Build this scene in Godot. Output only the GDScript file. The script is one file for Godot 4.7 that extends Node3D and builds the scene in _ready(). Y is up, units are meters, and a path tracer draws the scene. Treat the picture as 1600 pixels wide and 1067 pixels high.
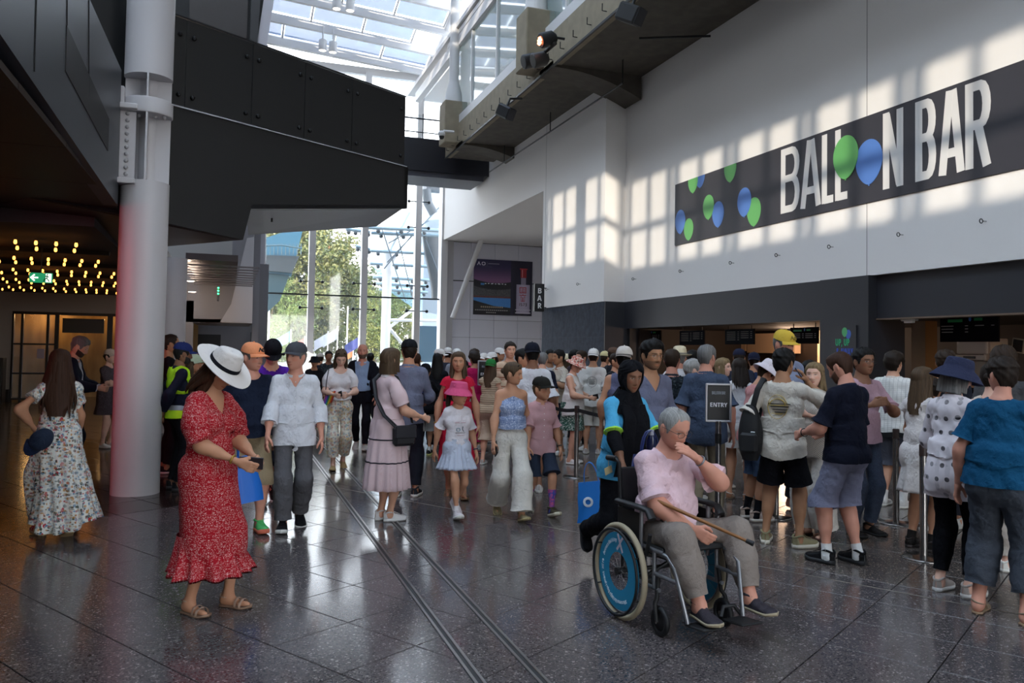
extends Node3D
const CAM := Transform3D(Basis(Vector3(0.94449, 0.01700, 0.32809), Vector3(-0.02807, 0.99918, 0.02901), Vector3(-0.32733, -0.03661, 0.94420)), Vector3(0, 1.72, 0))
const SUN_Y0 := 13.5
const SUN_Y1 := 16.25
const SUN_Z0 := -6.0

func _ready() -> void:
	var cam := Camera3D.new()
	cam.name = "Camera"
	cam.projection = Camera3D.PROJECTION_FRUSTUM
	cam.near = 0.1; cam.far = 400.0
	cam.size = 0.1 * 1067.0 / 1270.0
	cam.frustum_offset = Vector2(0, -0.1 * (533.5 - 499.67) / 1270.0)
	add_child(cam)
	cam.transform = CAM
	cam.current = true
	var we := WorldEnvironment.new()
	we.name = "World"
	var e := Environment.new()
	e.background_mode = Environment.BG_SKY
	var sky := Sky.new()
	var sm := ProceduralSkyMaterial.new()
	sm.sky_top_color = Color("#b4c6da"); sm.sky_horizon_color = Color("#f6f4f0"); sm.sky_curve = 0.22
	sm.ground_bottom_color = Color("#8d8a84"); sm.ground_horizon_color = Color("#e4e6e6")
	sm.sky_energy_multiplier = 2.0; sm.ground_energy_multiplier = 1.0
	sky.sky_material = sm
	e.sky = sky
	e.tonemap_mode = Environment.TONE_MAPPER_LINEAR
	e.tonemap_exposure = 2.0
	e.sdfgi_enabled = true; e.ssao_enabled = true; e.ssil_enabled = true
	we.environment = e
	add_child(we)
	var sun := DirectionalLight3D.new()
	sun.name = "Sun"
	sun.light_color = Color("#fff4e2"); sun.light_energy = 0.95; sun.light_angular_distance = 0.45; sun.shadow_enabled = true
	add_child(sun)
	sun.look_at_from_position(Vector3.ZERO, Vector3(1.0, -0.5, -1.2))
	make_materials()
	make_floor()
	make_right_side()
	make_gallery()
	make_far_end()
	make_left_side()
	make_shell()
	make_outside()
	make_people()
	make_objects()

# ---------------------------------------------------------------- mesh helpers
class MB:
	var v := PackedVector3Array()
	var n := PackedVector3Array()
	var c := PackedColorArray()
	var ix := PackedInt32Array()
	var col := Color.WHITE

	func tri(a: Vector3, b: Vector3, d: Vector3) -> void:
		var m := (b - a).cross(d - a).normalized()
		var k := v.size()
		v.append_array(PackedVector3Array([a, b, d])); n.append_array(PackedVector3Array([m, m, m]))
		c.append_array(PackedColorArray([col, col, col])); ix.append_array(PackedInt32Array([k, k + 2, k + 1]))

	func quad(a: Vector3, b: Vector3, d: Vector3, e: Vector3) -> void:   # counter-clockwise from outside
		var m := (d - a).cross(e - b).normalized()
		var k := v.size()
		v.append_array(PackedVector3Array([a, b, d, e])); n.append_array(PackedVector3Array([m, m, m, m]))
		c.append_array(PackedColorArray([col, col, col, col])); ix.append_array(PackedInt32Array([k, k + 2, k + 1, k, k + 3, k + 2]))

	func box(at: Vector3, s: Vector3, bs := Basis()) -> MB:
		var h := s / 2.0
		var p := []
		for i in 8:
			p.append(at + bs * Vector3(h.x if i & 1 else -h.x, h.y if i & 2 else -h.y, h.z if i & 4 else -h.z))
		for f in [[0, 2, 3, 1], [4, 5, 7, 6], [0, 4, 6, 2], [1, 3, 7, 5], [0, 1, 5, 4], [2, 6, 7, 3]]:
			quad(p[f[0]], p[f[1]], p[f[2]], p[f[3]])
		return self

	func span(a: Vector3, b: Vector3) -> MB:   # box between two corners
		return box((a + b) / 2.0, (b - a).abs())

	func cbox(at: Vector3, s: Vector3, r: float, bs := Basis()) -> MB:   # box with chamfered edges
		var h := s / 2.0
		r = minf(r, minf(h.x, minf(h.y, h.z)) * 0.98)
		var q := func(sx, sy, sz, ax) -> Vector3:
			var d := Vector3(h.x - r, h.y - r, h.z - r)
			d[ax] += r
			return at + bs * (d * Vector3(sx, sy, sz))
		for ax in 3:
			var u := (ax + 1) % 3
			var w := (ax + 2) % 3
			for s1 in [-1.0, 1.0]:
				var g := []
				for t in [[-1.0, -1.0], [1.0, -1.0], [1.0, 1.0], [-1.0, 1.0]]:
					var sg := Vector3.ZERO
					sg[ax] = s1; sg[u] = t[0]; sg[w] = t[1]
					g.append(q.call(sg.x, sg.y, sg.z, ax))
				if s1 > 0: quad(g[0], g[1], g[2], g[3])
				else: quad(g[3], g[2], g[1], g[0])
			for s1 in [-1.0, 1.0]:
				for s2 in [-1.0, 1.0]:
					var e := []
					for s3 in [-1.0, 1.0]:
						var sg := Vector3.ZERO
						sg[ax] = s3; sg[u] = s1; sg[w] = s2
						e.append(q.call(sg.x, sg.y, sg.z, u)); e.append(q.call(sg.x, sg.y, sg.z, w))
					if s1 * s2 > 0: quad(e[0], e[2], e[3], e[1])
					else: quad(e[1], e[3], e[2], e[0])
		for i in 8:
			var sg := Vector3(1 if i & 1 else -1, 1 if i & 2 else -1, 1 if i & 4 else -1)
			var t := [q.call(sg.x, sg.y, sg.z, 0), q.call(sg.x, sg.y, sg.z, 1), q.call(sg.x, sg.y, sg.z, 2)]
			if sg.x * sg.y * sg.z > 0: tri(t[0], t[1], t[2])
			else: tri(t[2], t[1], t[0])
		return self

	func grid(rows: Array, closed := true, cap0 := false, cap1 := false) -> MB:   # rows of points, smooth; counter-clockwise rows seen along +row direction point outwards
		var w: int = rows[0].size()
		var k := v.size()
		var cnt := rows.size()
		for r in rows:
			v.append_array(r)
			for i in w: c.append(col)
		var nn := PackedVector3Array()
		nn.resize(cnt * w)
		for j in cnt - 1:
			for i in (w if closed else w - 1):
				var i2 := (i + 1) % w
				var a := j * w + i
				var b := j * w + i2
				var d := a + w
				var e := b + w
				var m := (v[k + e] - v[k + a]).cross(v[k + d] - v[k + b])
				nn[a] += m; nn[b] += m; nn[d] += m; nn[e] += m
				ix.append_array(PackedInt32Array([k + a, k + e, k + b, k + a, k + d, k + e]))
		for i in nn.size(): nn[i] = nn[i].normalized()
		n.append_array(nn)
		if cap0: fan(rows[0], true)
		if cap1: fan(rows[cnt - 1], false)
		return self

	func fan(r, flip: bool) -> void:
		var m := Vector3.ZERO
		for p in r: m += p
		m /= r.size()
		for i in r.size():
			var a: Vector3 = r[i]
			var b: Vector3 = r[(i + 1) % r.size()]
			if flip: tri(m, b, a)
			else: tri(m, a, b)

	func tube(pts: PackedVector3Array, rad, sides := 10, cap := true, flat := 1.0, hint := Vector3.ZERO) -> MB:
		var rows := []
		var last := hint
		for i in pts.size():
			var t: Vector3 = (pts[mini(i + 1, pts.size() - 1)] - pts[maxi(i - 1, 0)]).normalized()
			var x := last
			if x.length() < 0.1 or absf(x.normalized().dot(t)) > 0.98:
				x = Vector3.RIGHT if absf(t.x) < 0.8 else Vector3.FORWARD
			x = (x - t * x.dot(t)).normalized()
			last = x
			var y := t.cross(x)
			var rr: float = rad[i] if rad is Array or rad is PackedFloat32Array else rad
			var row := PackedVector3Array()
			for s in sides:
				var an := TAU * s / sides
				row.append(pts[i] + (x * cos(an) + y * sin(an) * flat) * rr)
			rows.append(row)
		return grid(rows, true, cap, cap)

	func lathe(prof: PackedVector2Array, sides := 24, at := Transform3D(), cap := true, sx := 1.0, sz := 1.0) -> MB:   # profile (radius, y) from bottom to top on the outside
		var rows := []
		for p in prof:
			var row := PackedVector3Array()
			for s in sides:
				var an := -TAU * s / sides
				row.append(at * Vector3(cos(an) * p.x * sx, p.y, sin(an) * p.x * sz))
			rows.append(row)
		return grid(rows, true, cap, cap)

	func prism(poly: PackedVector2Array, depth: float, at := Transform3D()) -> MB:   # polygon in x,y extruded from z=0 to z=-depth, front face towards +z
		if Geometry2D.is_polygon_clockwise(poly):
			poly = poly.duplicate(); poly.reverse()
		var t := Geometry2D.triangulate_polygon(poly)
		for i in range(0, t.size(), 3):
			var q := [poly[t[i]], poly[t[i + 1]], poly[t[i + 2]]]
			if (q[1] - q[0]).cross(q[2] - q[0]) < 0: q = [q[0], q[2], q[1]]
			tri(at * Vector3(q[0].x, q[0].y, 0), at * Vector3(q[1].x, q[1].y, 0), at * Vector3(q[2].x, q[2].y, 0))
			tri(at * Vector3(q[0].x, q[0].y, -depth), at * Vector3(q[2].x, q[2].y, -depth), at * Vector3(q[1].x, q[1].y, -depth))
		for i in poly.size():
			var a := poly[i]
			var b := poly[(i + 1) % poly.size()]
			quad(at * Vector3(a.x, a.y, -depth), at * Vector3(b.x, b.y, -depth), at * Vector3(b.x, b.y, 0), at * Vector3(a.x, a.y, 0))
		return self

	func solid(pts: Array, off: Vector3) -> MB:   # planar polygon in space thickened by a vector
		var m := Vector3.ZERO
		for i in range(1, pts.size() - 1): m += (pts[i] - pts[0]).cross(pts[i + 1] - pts[0])
		m = m.normalized()
		var x: Vector3 = (pts[1] - pts[0]).normalized()
		var b := Basis(x, m.cross(x), m)
		var pl := PackedVector2Array()
		for p in pts:
			var q: Vector3 = b.inverse() * (p - pts[0])
			pl.append(Vector2(q.x, q.y))
		var t := Geometry2D.triangulate_polygon(pl)
		var s := 1.0 if off.dot(m) < 0 else -1.0
		for i in range(0, t.size(), 3):
			var a: Vector3 = pts[t[i]]
			var d: Vector3 = pts[t[i + 1]]
			var e: Vector3 = pts[t[i + 2]]
			if (d - a).cross(e - a).dot(m) * s < 0:
				var z := d
				d = e; e = z
			tri(a, d, e); tri(a + off, e + off, d + off)
		for i in pts.size():
			var a: Vector3 = pts[i]
			var d: Vector3 = pts[(i + 1) % pts.size()]
			if s > 0: quad(a + off, d + off, d, a)
			else: quad(a, d, d + off, a + off)
		return self

	func add(o: MB, at := Transform3D()) -> MB:
		var k := v.size()
		var flip := at.basis.determinant() < 0
		var nb := at.basis.inverse().transposed()
		for p in o.v: v.append(at * p)
		for p in o.n: n.append((nb * p).normalized())
		c.append_array(o.c)
		if flip:
			for i in range(0, o.ix.size(), 3): ix.append_array(PackedInt32Array([k + o.ix[i], k + o.ix[i + 2], k + o.ix[i + 1]]))
		else:
			for i in o.ix: ix.append(k + i)
		return self

	func sphere(at: Vector3, r: Vector3, sides := 12, rings := 8, bs := Basis()) -> MB:
		var pr := PackedVector2Array()
		for i in rings + 1:
			var a := -PI / 2 + PI * i / rings
			pr.append(Vector2(maxf(cos(a), 0.001), sin(a)))
		return lathe(pr, sides, Transform3D(bs * Basis.from_scale(r), at), false)

	func mesh() -> ArrayMesh:
		var a := []
		a.resize(Mesh.ARRAY_MAX)
		a[Mesh.ARRAY_VERTEX] = v; a[Mesh.ARRAY_NORMAL] = n; a[Mesh.ARRAY_COLOR] = c; a[Mesh.ARRAY_INDEX] = ix
		var m := ArrayMesh.new()
		if ix.size(): m.add_surface_from_arrays(Mesh.PRIMITIVE_TRIANGLES, a)
		return m

var mats := {}

func lin(c: Color) -> Color: return c.srgb_to_linear()

func M(hex, rough := 0.8, metal := 0.0, opt := {}) -> StandardMaterial3D:
	var key := str(hex) + str(rough) + str(metal) + str(opt)
	if mats.has(key): return mats[key]
	var m := StandardMaterial3D.new()
	m.albedo_color = hex if hex is Color else Color(hex)
	m.roughness = rough; m.metallic = metal
	for k in opt: m.set(k, opt[k])
	mats[key] = m
	return m

func glow(hex: String, e: float) -> StandardMaterial3D:
	return M(hex, 0.5, 0.0, {"emission_enabled": true, "emission": Color(hex), "emission_energy_multiplier": e})

func tagit(o: Node, label := "", category := "", group := "", kind := "") -> Node:
	if label: o.set_meta("label", label)
	if category: o.set_meta("category", category)
	if group: o.set_meta("group", group)
	if kind: o.set_meta("kind", kind)
	return o

var taken := {}

func numbered(called: String) -> String:
	var k: int = taken.get(called, -1) + 1
	taken[called] = k
	return called if k == 0 else "%s_%03d" % [called, k]

func part(parent: Node, called: String, mb, mat: Material) -> MeshInstance3D:
	var o := MeshInstance3D.new()
	o.name = called
	if parent != self:
		var k := 0
		while parent.has_node(NodePath(o.name)):
			k += 1
			o.name = "%s_%03d" % [called, k]
	else: o.name = numbered(called)
	o.mesh = mb.mesh() if mb is MB else mb
	o.material_override = mat
	parent.add_child(o, true)
	return o

func thing(called: String, label: String, category: String, at := Vector3.ZERO, turn := 0.0, group := "") -> Node3D:
	var o := Node3D.new()
	o.name = numbered(called)
	add_child(o)
	o.position = at; o.rotation.y = turn
	return tagit(o, label, category, group)

func single(called: String, label: String, category: String, mb, mat: Material, group := "") -> MeshInstance3D:
	var o := part(self, called, mb, mat)
	tagit(o, label, category, group)
	return o

func struct(called: String, mb, mat: Material, parent: Node = self) -> MeshInstance3D:
	var o := part(parent, called, mb, mat)
	if parent == self: o.set_meta("kind", "structure")
	return o

func text_mesh(s: String, height: float, depth := 0.004, font := "Droid Sans", weight := 700) -> TextMesh:
	var t := TextMesh.new()
	var f := SystemFont.new()
	f.font_names = PackedStringArray([font]); f.font_weight = weight
	t.font = f; t.text = s; t.font_size = 64; t.pixel_size = height / 46.0; t.depth = depth; t.curve_step = 2.0
	return t

func lettering(parent: Node, called: String, s: String, height: float, mat: Material, at: Transform3D, wide := 1.0) -> MeshInstance3D:
	var o := part(parent, called, text_mesh(s, height), mat)
	o.transform = at * Transform3D(Basis.from_scale(Vector3(wide, 1, 1)), Vector3.ZERO)
	return o

var stroke_n := 0

func stroke(mb: MB, pts: Array, w: float, depth: float, at: Transform3D) -> void:   # crossing strokes lie a hair apart
	stroke_n = (stroke_n + 1) % 6
	at = at.translated_local(Vector3(0, 0, stroke_n * 0.0005))
	for pl in Geometry2D.offset_polyline(PackedVector2Array(pts), w / 2.0, Geometry2D.JOIN_MITER, Geometry2D.END_BUTT):
		if not Geometry2D.is_polygon_clockwise(pl): mb.prism(pl, depth, at)

func arc(cx: float, cy: float, rx: float, ry: float, a0: float, a1: float, k := 8) -> Array:
	var o := []
	for i in k + 1:
		var a := deg_to_rad(lerpf(a0, a1, float(i) / k))
		o.append(Vector2(cx + cos(a) * rx, cy + sin(a) * ry))
	return o

func tex_of(w: int, h: int, f: Callable) -> ImageTexture:
	var im := Image.create(w, h, false, Image.FORMAT_RGB8)
	for y in h:
		for x in w: im.set_pixel(x, y, f.call(x, y))
	return ImageTexture.create_from_image(im)

func noise_tex(freq: float, a: Color, b: Color, size := 256, oct := 3, mid := 0.5) -> NoiseTexture2D:
	var t := NoiseTexture2D.new()
	var f := FastNoiseLite.new()
	f.frequency = freq; f.fractal_octaves = oct; f.seed = 7
	t.noise = f; t.width = size; t.height = size; t.seamless = true
	var g := Gradient.new()
	g.set_color(0, a); g.set_color(1, b)
	g.set_offset(0, maxf(0.0, mid - 0.35)); g.set_offset(1, minf(1.0, mid + 0.35))
	t.color_ramp = g
	return t

# ---------------------------------------------------------------- bodies: smooth union of tapered bones, meshed as surface nets
func skin_of(bones: Array, cell: float, k := 45.0, m := 0.055) -> Dictionary:
	var lo := Vector3(INF, INF, INF)
	var hi := -lo
	for bo in bones:
		var r: float = maxf(bo[2], bo[3]) + 0.02
		var rv := Vector3(r, r, r)
		lo = lo.min(bo[0] - rv).min(bo[1] - rv)
		hi = hi.max(bo[0] + rv).max(bo[1] + rv)
	lo -= Vector3.ONE * cell * 1.5
	var nx := int((hi.x - lo.x) / cell) + 3
	var ny := int((hi.y - lo.y) / cell) + 3
	var nz := int((hi.z - lo.z) / cell) + 3
	var total := nx * ny * nz
	var F := PackedFloat32Array(); F.resize(total)
	var G := PackedFloat32Array(); G.resize(total)
	var I := PackedByteArray(); I.resize(total)
	var rmin := PackedInt32Array(); rmin.resize(ny * nz); rmin.fill(1 << 20)
	var rmax := PackedInt32Array(); rmax.resize(ny * nz); rmax.fill(-1)
	for bi in bones.size():
		var bo: Array = bones[bi]
		var a: Vector3 = bo[0]
		var b: Vector3 = bo[1]
		var ra: float = bo[2]
		var dr: float = bo[3] - ra
		var ab := b - a
		var inv := 1.0 / maxf(ab.length_squared(), 1e-8)
		var r := maxf(ra, bo[3]) + m
		var p0 := (a.min(b) - Vector3(r, r, r) - lo) / cell
		var p1 := (a.max(b) + Vector3(r, r, r) - lo) / cell
		var x0 := maxi(int(p0.x), 0)
		var x1 := mini(int(p1.x) + 1, nx)
		for z in range(maxi(int(p0.z), 0), mini(int(p1.z) + 1, nz)):
			for y in range(maxi(int(p0.y), 0), mini(int(p1.y) + 1, ny)):
				var row := z * ny + y
				var base := row * nx
				# the stretch of this row that the bone can reach
				var q := lo + Vector3(0, y, z) * cell - a
				var hit0 := -1
				var hit1 := -1
				for x in range(x0, x1):
					var ap := Vector3(q.x + x * cell, q.y, q.z)
					var t := clampf(ap.dot(ab) * inv, 0.0, 1.0)
					var d := (ap - ab * t).length() - ra - dr * t
					if d < m:
						var g := exp(-k * d)
						F[base + x] += g
						if g > G[base + x]:
							G[base + x] = g
							I[base + x] = bi
						if hit0 < 0: hit0 = x
						hit1 = x
				if hit0 >= 0:
					rmin[row] = mini(rmin[row], hit0)
					rmax[row] = maxi(rmax[row], hit1)
	var vid := PackedInt32Array(); vid.resize(total); vid.fill(-1)
	var act := PackedInt32Array()
	var V := PackedVector3Array()
	var ID := PackedInt32Array()
	var sxy := nx * ny
	var offs := [0, 1, nx, nx + 1, sxy, sxy + 1, sxy + nx, sxy + nx + 1]
	var edges := [[0, 1], [2, 3], [4, 5], [6, 7], [0, 2], [1, 3], [4, 6], [5, 7], [0, 4], [1, 5], [2, 6], [3, 7]]
	var cp := []
	for i in 8: cp.append(Vector3(i & 1, (i >> 1) & 1, (i >> 2) & 1))
	var L := PackedFloat32Array(); L.resize(8)
	for z in nz - 1:
		for y in ny - 1:
			var row := z * ny + y
			var xa := mini(mini(rmin[row], rmin[row + 1]), mini(rmin[row + ny], rmin[row + ny + 1]))
			var xb := maxi(maxi(rmax[row], rmax[row + 1]), maxi(rmax[row + ny], rmax[row + ny + 1]))
			if xb < 0: continue
			var base := row * nx
			for x in range(maxi(xa - 1, 0), mini(xb + 1, nx - 1)):
				var i := base + x
				var f0 := F[i] >= 1.0
				if f0:
					if F[i + 1] >= 1.0 and F[i + nx] >= 1.0 and F[i + nx + 1] >= 1.0 and F[i + sxy] >= 1.0 and F[i + sxy + 1] >= 1.0 and F[i + sxy + nx] >= 1.0 and F[i + sxy + nx + 1] >= 1.0: continue
				elif F[i + 1] < 1.0 and F[i + nx] < 1.0 and F[i + nx + 1] < 1.0 and F[i + sxy] < 1.0 and F[i + sxy + 1] < 1.0 and F[i + sxy + nx] < 1.0 and F[i + sxy + nx + 1] < 1.0: continue
				var best := 0.0
				var who := 0
				for e in 8:
					var o: int = i + offs[e]
					L[e] = log(maxf(F[o], 1e-3))
					if G[o] > best:
						best = G[o]; who = I[o]
				var sum := Vector3.ZERO
				var cnt := 0
				for e in edges:
					var la := L[e[0]]
					var lb := L[e[1]]
					if (la >= 0.0) != (lb >= 0.0):
						sum += cp[e[0]].lerp(cp[e[1]], la / (la - lb))
						cnt += 1
				vid[i] = V.size()
				V.append(lo + (Vector3(x, y, z) + sum / cnt) * cell)
				ID.append(who)
				act.append(i)
	var IX := PackedInt32Array()
	for i in act:
		var s := F[i] >= 1.0
		for ax in 3:
			var st: int = [1, nx, sxy][ax]
			var su: int = [nx, sxy, 1][ax]
			var sv: int = [sxy, 1, nx][ax]
			if (F[i + st] >= 1.0) == s: continue
			var a := vid[i - su - sv]
			var b := vid[i - sv]
			var d := vid[i]
			var e := vid[i - su]
			if a < 0 or b < 0 or e < 0: continue
			if s: IX.append_array(PackedInt32Array([a, d, b, a, e, d]))
			else: IX.append_array(PackedInt32Array([a, b, d, a, d, e]))
	return {"v": V, "id": ID, "ix": IX, "n": soft_normals(V, IX)}

func soft_normals(V: PackedVector3Array, IX: PackedInt32Array) -> PackedVector3Array:   # IX runs clockwise
	var N := PackedVector3Array(); N.resize(V.size())
	for t in range(0, IX.size(), 3):
		var a := IX[t]
		var b := IX[t + 1]
		var d := IX[t + 2]
		var m := (V[d] - V[a]).cross(V[b] - V[a])
		N[a] += m; N[b] += m; N[d] += m
	for i in N.size(): N[i] = N[i].normalized()
	return N

# a garment: the part of the body where s >= 0, lifted off it by off, with its hems turned in
func shell(bd: Dictionary, s: PackedFloat32Array, off: PackedFloat32Array) -> MB:
	var V: PackedVector3Array = bd.v
	var N: PackedVector3Array = bd.n
	var IX: PackedInt32Array = bd.ix
	var o := MB.new()
	var map := PackedInt32Array(); map.resize(V.size()); map.fill(-1)
	var cut := {}
	var inner := PackedVector3Array()
	var hem := []
	var tris := PackedInt32Array()
	for t in range(0, IX.size(), 3):
		var poly := PackedInt32Array()
		var cuts := PackedInt64Array()
		var any := false
		for j in 3:
			if s[IX[t + j]] >= 0.0: any = true
		if not any: continue
		for j in 3:
			var a := IX[t + j]
			var b := IX[t + (j + 1) % 3]
			if s[a] >= 0.0:
				if map[a] < 0:
					map[a] = o.v.size()
					o.v.append(V[a] + N[a] * off[a])
				poly.append(map[a])
			if (s[a] >= 0.0) != (s[b] >= 0.0):
				var key := mini(a, b) * 1000000 + maxi(a, b)
				if not cut.has(key):
					var f := s[a] / (s[a] - s[b])
					var p := V[a].lerp(V[b], f)
					var m := N[a].lerp(N[b], f).normalized()
					cut[key] = [o.v.size(), p - m * 0.004]
					o.v.append(p + m * lerpf(off[a], off[b], f))
				poly.append(cut[key][0])
				cuts.append(key)
		for j in range(1, poly.size() - 1): tris.append_array(PackedInt32Array([poly[0], poly[j], poly[j + 1]]))
		if cuts.size() == 2: hem.append([cut[cuts[0]], cut[cuts[1]]])
	o.n = soft_normals(o.v, tris)
	o.ix = tris
	for i in o.v.size(): o.c.append(Color.WHITE)
	for h in hem:
		o.quad(o.v[h[0][0]], o.v[h[1][0]], h[1][1], h[0][1])
	return o

func ik(a: Vector3, t: Vector3, l1: float, l2: float, pole: Vector3) -> Array:
	var d := t - a
	var L := clampf(d.length(), absf(l1 - l2) + 0.01, l1 + l2 - 0.003)
	var u := d.normalized()
	var x := (l1 * l1 - l2 * l2 + L * L) / (2 * L)
	var h := sqrt(maxf(l1 * l1 - x * x, 0.0))
	var p := (pole - u * pole.dot(u)).normalized()
	return [a + u * x + p * h, a + u * L]

# ---------------------------------------------------------------- heads, hair, hands, feet
const HY := [0.120, 0.108, 0.088, 0.055, 0.025, -0.005, -0.035, -0.065, -0.092, -0.110, -0.119]
const HF := [0.004, 0.052, 0.077, 0.091, 0.094, 0.092, 0.091, 0.088, 0.084, 0.068, 0.03]
const HB := [0.004, 0.058, 0.083, 0.100, 0.101, 0.096, 0.080, 0.060, 0.040, 0.024, 0.01]
const HX := [0.004, 0.044, 0.062, 0.074, 0.077, 0.0755, 0.0715, 0.064, 0.051, 0.034, 0.012]

func hlook(tab: Array, y: float) -> float:
	for i in HY.size() - 1:
		if y >= HY[i + 1]:
			var f: float = clampf((HY[i] - y) / (HY[i] - HY[i + 1]), 0, 1)
			var p0: float = tab[maxi(i - 1, 0)]
			var p3: float = tab[mini(i + 2, HY.size() - 1)]
			return cubic_interpolate(tab[i], tab[i + 1], p0, p3, f)
	return tab[-1]

func head_point(y: float, az: float, fem: bool) -> Vector3:   # az 0 = front (-z), + to the right
	var ca := cos(az)
	var sa := sin(az)
	var e := 2.0 / 2.25
	var x := signf(sa) * pow(absf(sa), e) * hlook(HX, y)
	var z := -signf(ca) * pow(absf(ca), e) * (hlook(HF, y) if ca > 0 else hlook(HB, y))
	if fem and y < -0.03: x *= 1.0 - smoothstep(-0.03, -0.11, y) * 0.12
	return Vector3(x, y, z)

func ga(x: float, s: float) -> float: return exp(-x * x / (s * s))

func face_bump(p: Vector3) -> float:   # how far the face stands out towards -z
	var x := absf(p.x)
	var y := p.y
	var d := 0.0
	var ramp := smoothstep(0.03, -0.034, y) * smoothstep(-0.052, -0.036, y)
	d += (0.007 + 0.019 * ramp) * ga(x, 0.010 + 0.006 * smoothstep(0.0, -0.035, y)) * smoothstep(0.04, 0.015, y) * smoothstep(-0.052, -0.038, y)
	d -= 0.010 * ga(x - 0.031, 0.017) * ga(y - 0.008, 0.013)
	d += 0.004 * ga(x - 0.031, 0.011) * ga(y - 0.006, 0.007)
	d += 0.004 * ga(y - 0.031, 0.009) * (1.0 - smoothstep(0.045, 0.06, x))
	d += 0.006 * ga(x, 0.020) * ga(y + 0.063, 0.006) + 0.006 * ga(x, 0.017) * ga(y + 0.075, 0.006)
	d -= 0.004 * ga(x, 0.02) * ga(y + 0.069, 0.003)
	d += 0.006 * ga(x, 0.02) * ga(y + 0.102, 0.012)
	d += 0.003 * ga(x - 0.045, 0.015) * ga(y + 0.018, 0.018)
	return d

var head_cache := {}

func head_of(fem: bool, fine: bool) -> Array:   # [mesh, what each vertex is]
	var key := [fem, fine]
	if head_cache.has(key): return head_cache[key]
	var o := MB.new()
	var rows := []
	var nj := 44 if fine else 20
	var ni := 56 if fine else 22
	for j in nj + 1:
		var f := float(j) / nj
		var y := 0.1195 * sin(lerpf(-PI / 2, PI / 2, f)) if not fine else 0.1195 * (sin(lerpf(-PI / 2, PI / 2, f)) * 0.45 + (f * 2 - 1) * 0.55)
		var row := PackedVector3Array()
		for i in ni:
			var u := float(i) / ni * 2.0 - 1.0
			var az := -PI * (u if not fine else u * (0.45 + 0.55 * u * u))   # columns run from +x over the front to -x
			var p := head_point(y, az, fem)
			if absf(az) < 1.3 and y < 0.06: p.z -= face_bump(p) * smoothstep(1.3, 0.9, absf(az))
			row.append(p)
		rows.append(row)
	o.grid(rows, true, true, true)
	for s in [-1.0, 1.0]:
		o.sphere(Vector3(0.076 * s, -0.006, 0.014), Vector3(0.009, 0.032, 0.018), 10 if fine else 6, 7 if fine else 4, Basis(Vector3.UP, s * 0.35) * Basis(Vector3.RIGHT, 0.15))
	var tags := PackedByteArray()
	for p in o.v:
		var x := absf(p.x)
		var t := 0
		if p.z < -0.03:
			var ey := (x - 0.031) / 0.0135
			var eh := (p.y - 0.007) / 0.0052
			if ga(x, 0.024) > 0.37 and absf(p.y + 0.069) < 0.0095 * (1.0 - 0.4 * x / 0.024): t = 1
			elif ey * ey + eh * eh < 1.0: t = 4 if absf(x - 0.031) < 0.0062 else 3
			elif absf(p.y - 0.0255 - (0.003 - absf(x - 0.033) * 0.15)) < 0.0035 and x > 0.013 and x < 0.053: t = 2
			elif p.y < -0.035: t = 6
			elif ga(x - 0.045, 0.018) * ga(p.y + 0.025, 0.018) > 0.4 or ga(x, 0.012) * ga(p.y + 0.035, 0.012) > 0.5: t = 5
		if p.y < -0.045 and p.z < 0.02 and t == 0 and x > 0.02: t = 6
		tags.append(t)
	head_cache[key] = [o, tags]
	return head_cache[key]

func hairline(az: float, recede := 0.0) -> float:
	var a := absf(az)
	if a < 0.55: return 0.066 + recede * (0.02 - a * 0.02)
	if a < 1.05: return lerpf(0.066 + recede * 0.03, 0.03, (a - 0.55) / 0.5)
	if a < 1.45: return lerpf(0.03, -0.018, smoothstep(1.05, 1.25, a))
	if a < 1.95: return lerpf(-0.018, 0.02, smoothstep(1.4, 1.5, a)) - 0.04 * smoothstep(1.75, 1.95, a)
	return lerpf(-0.02, -0.088, smoothstep(1.95, 2.5, a))

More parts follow.
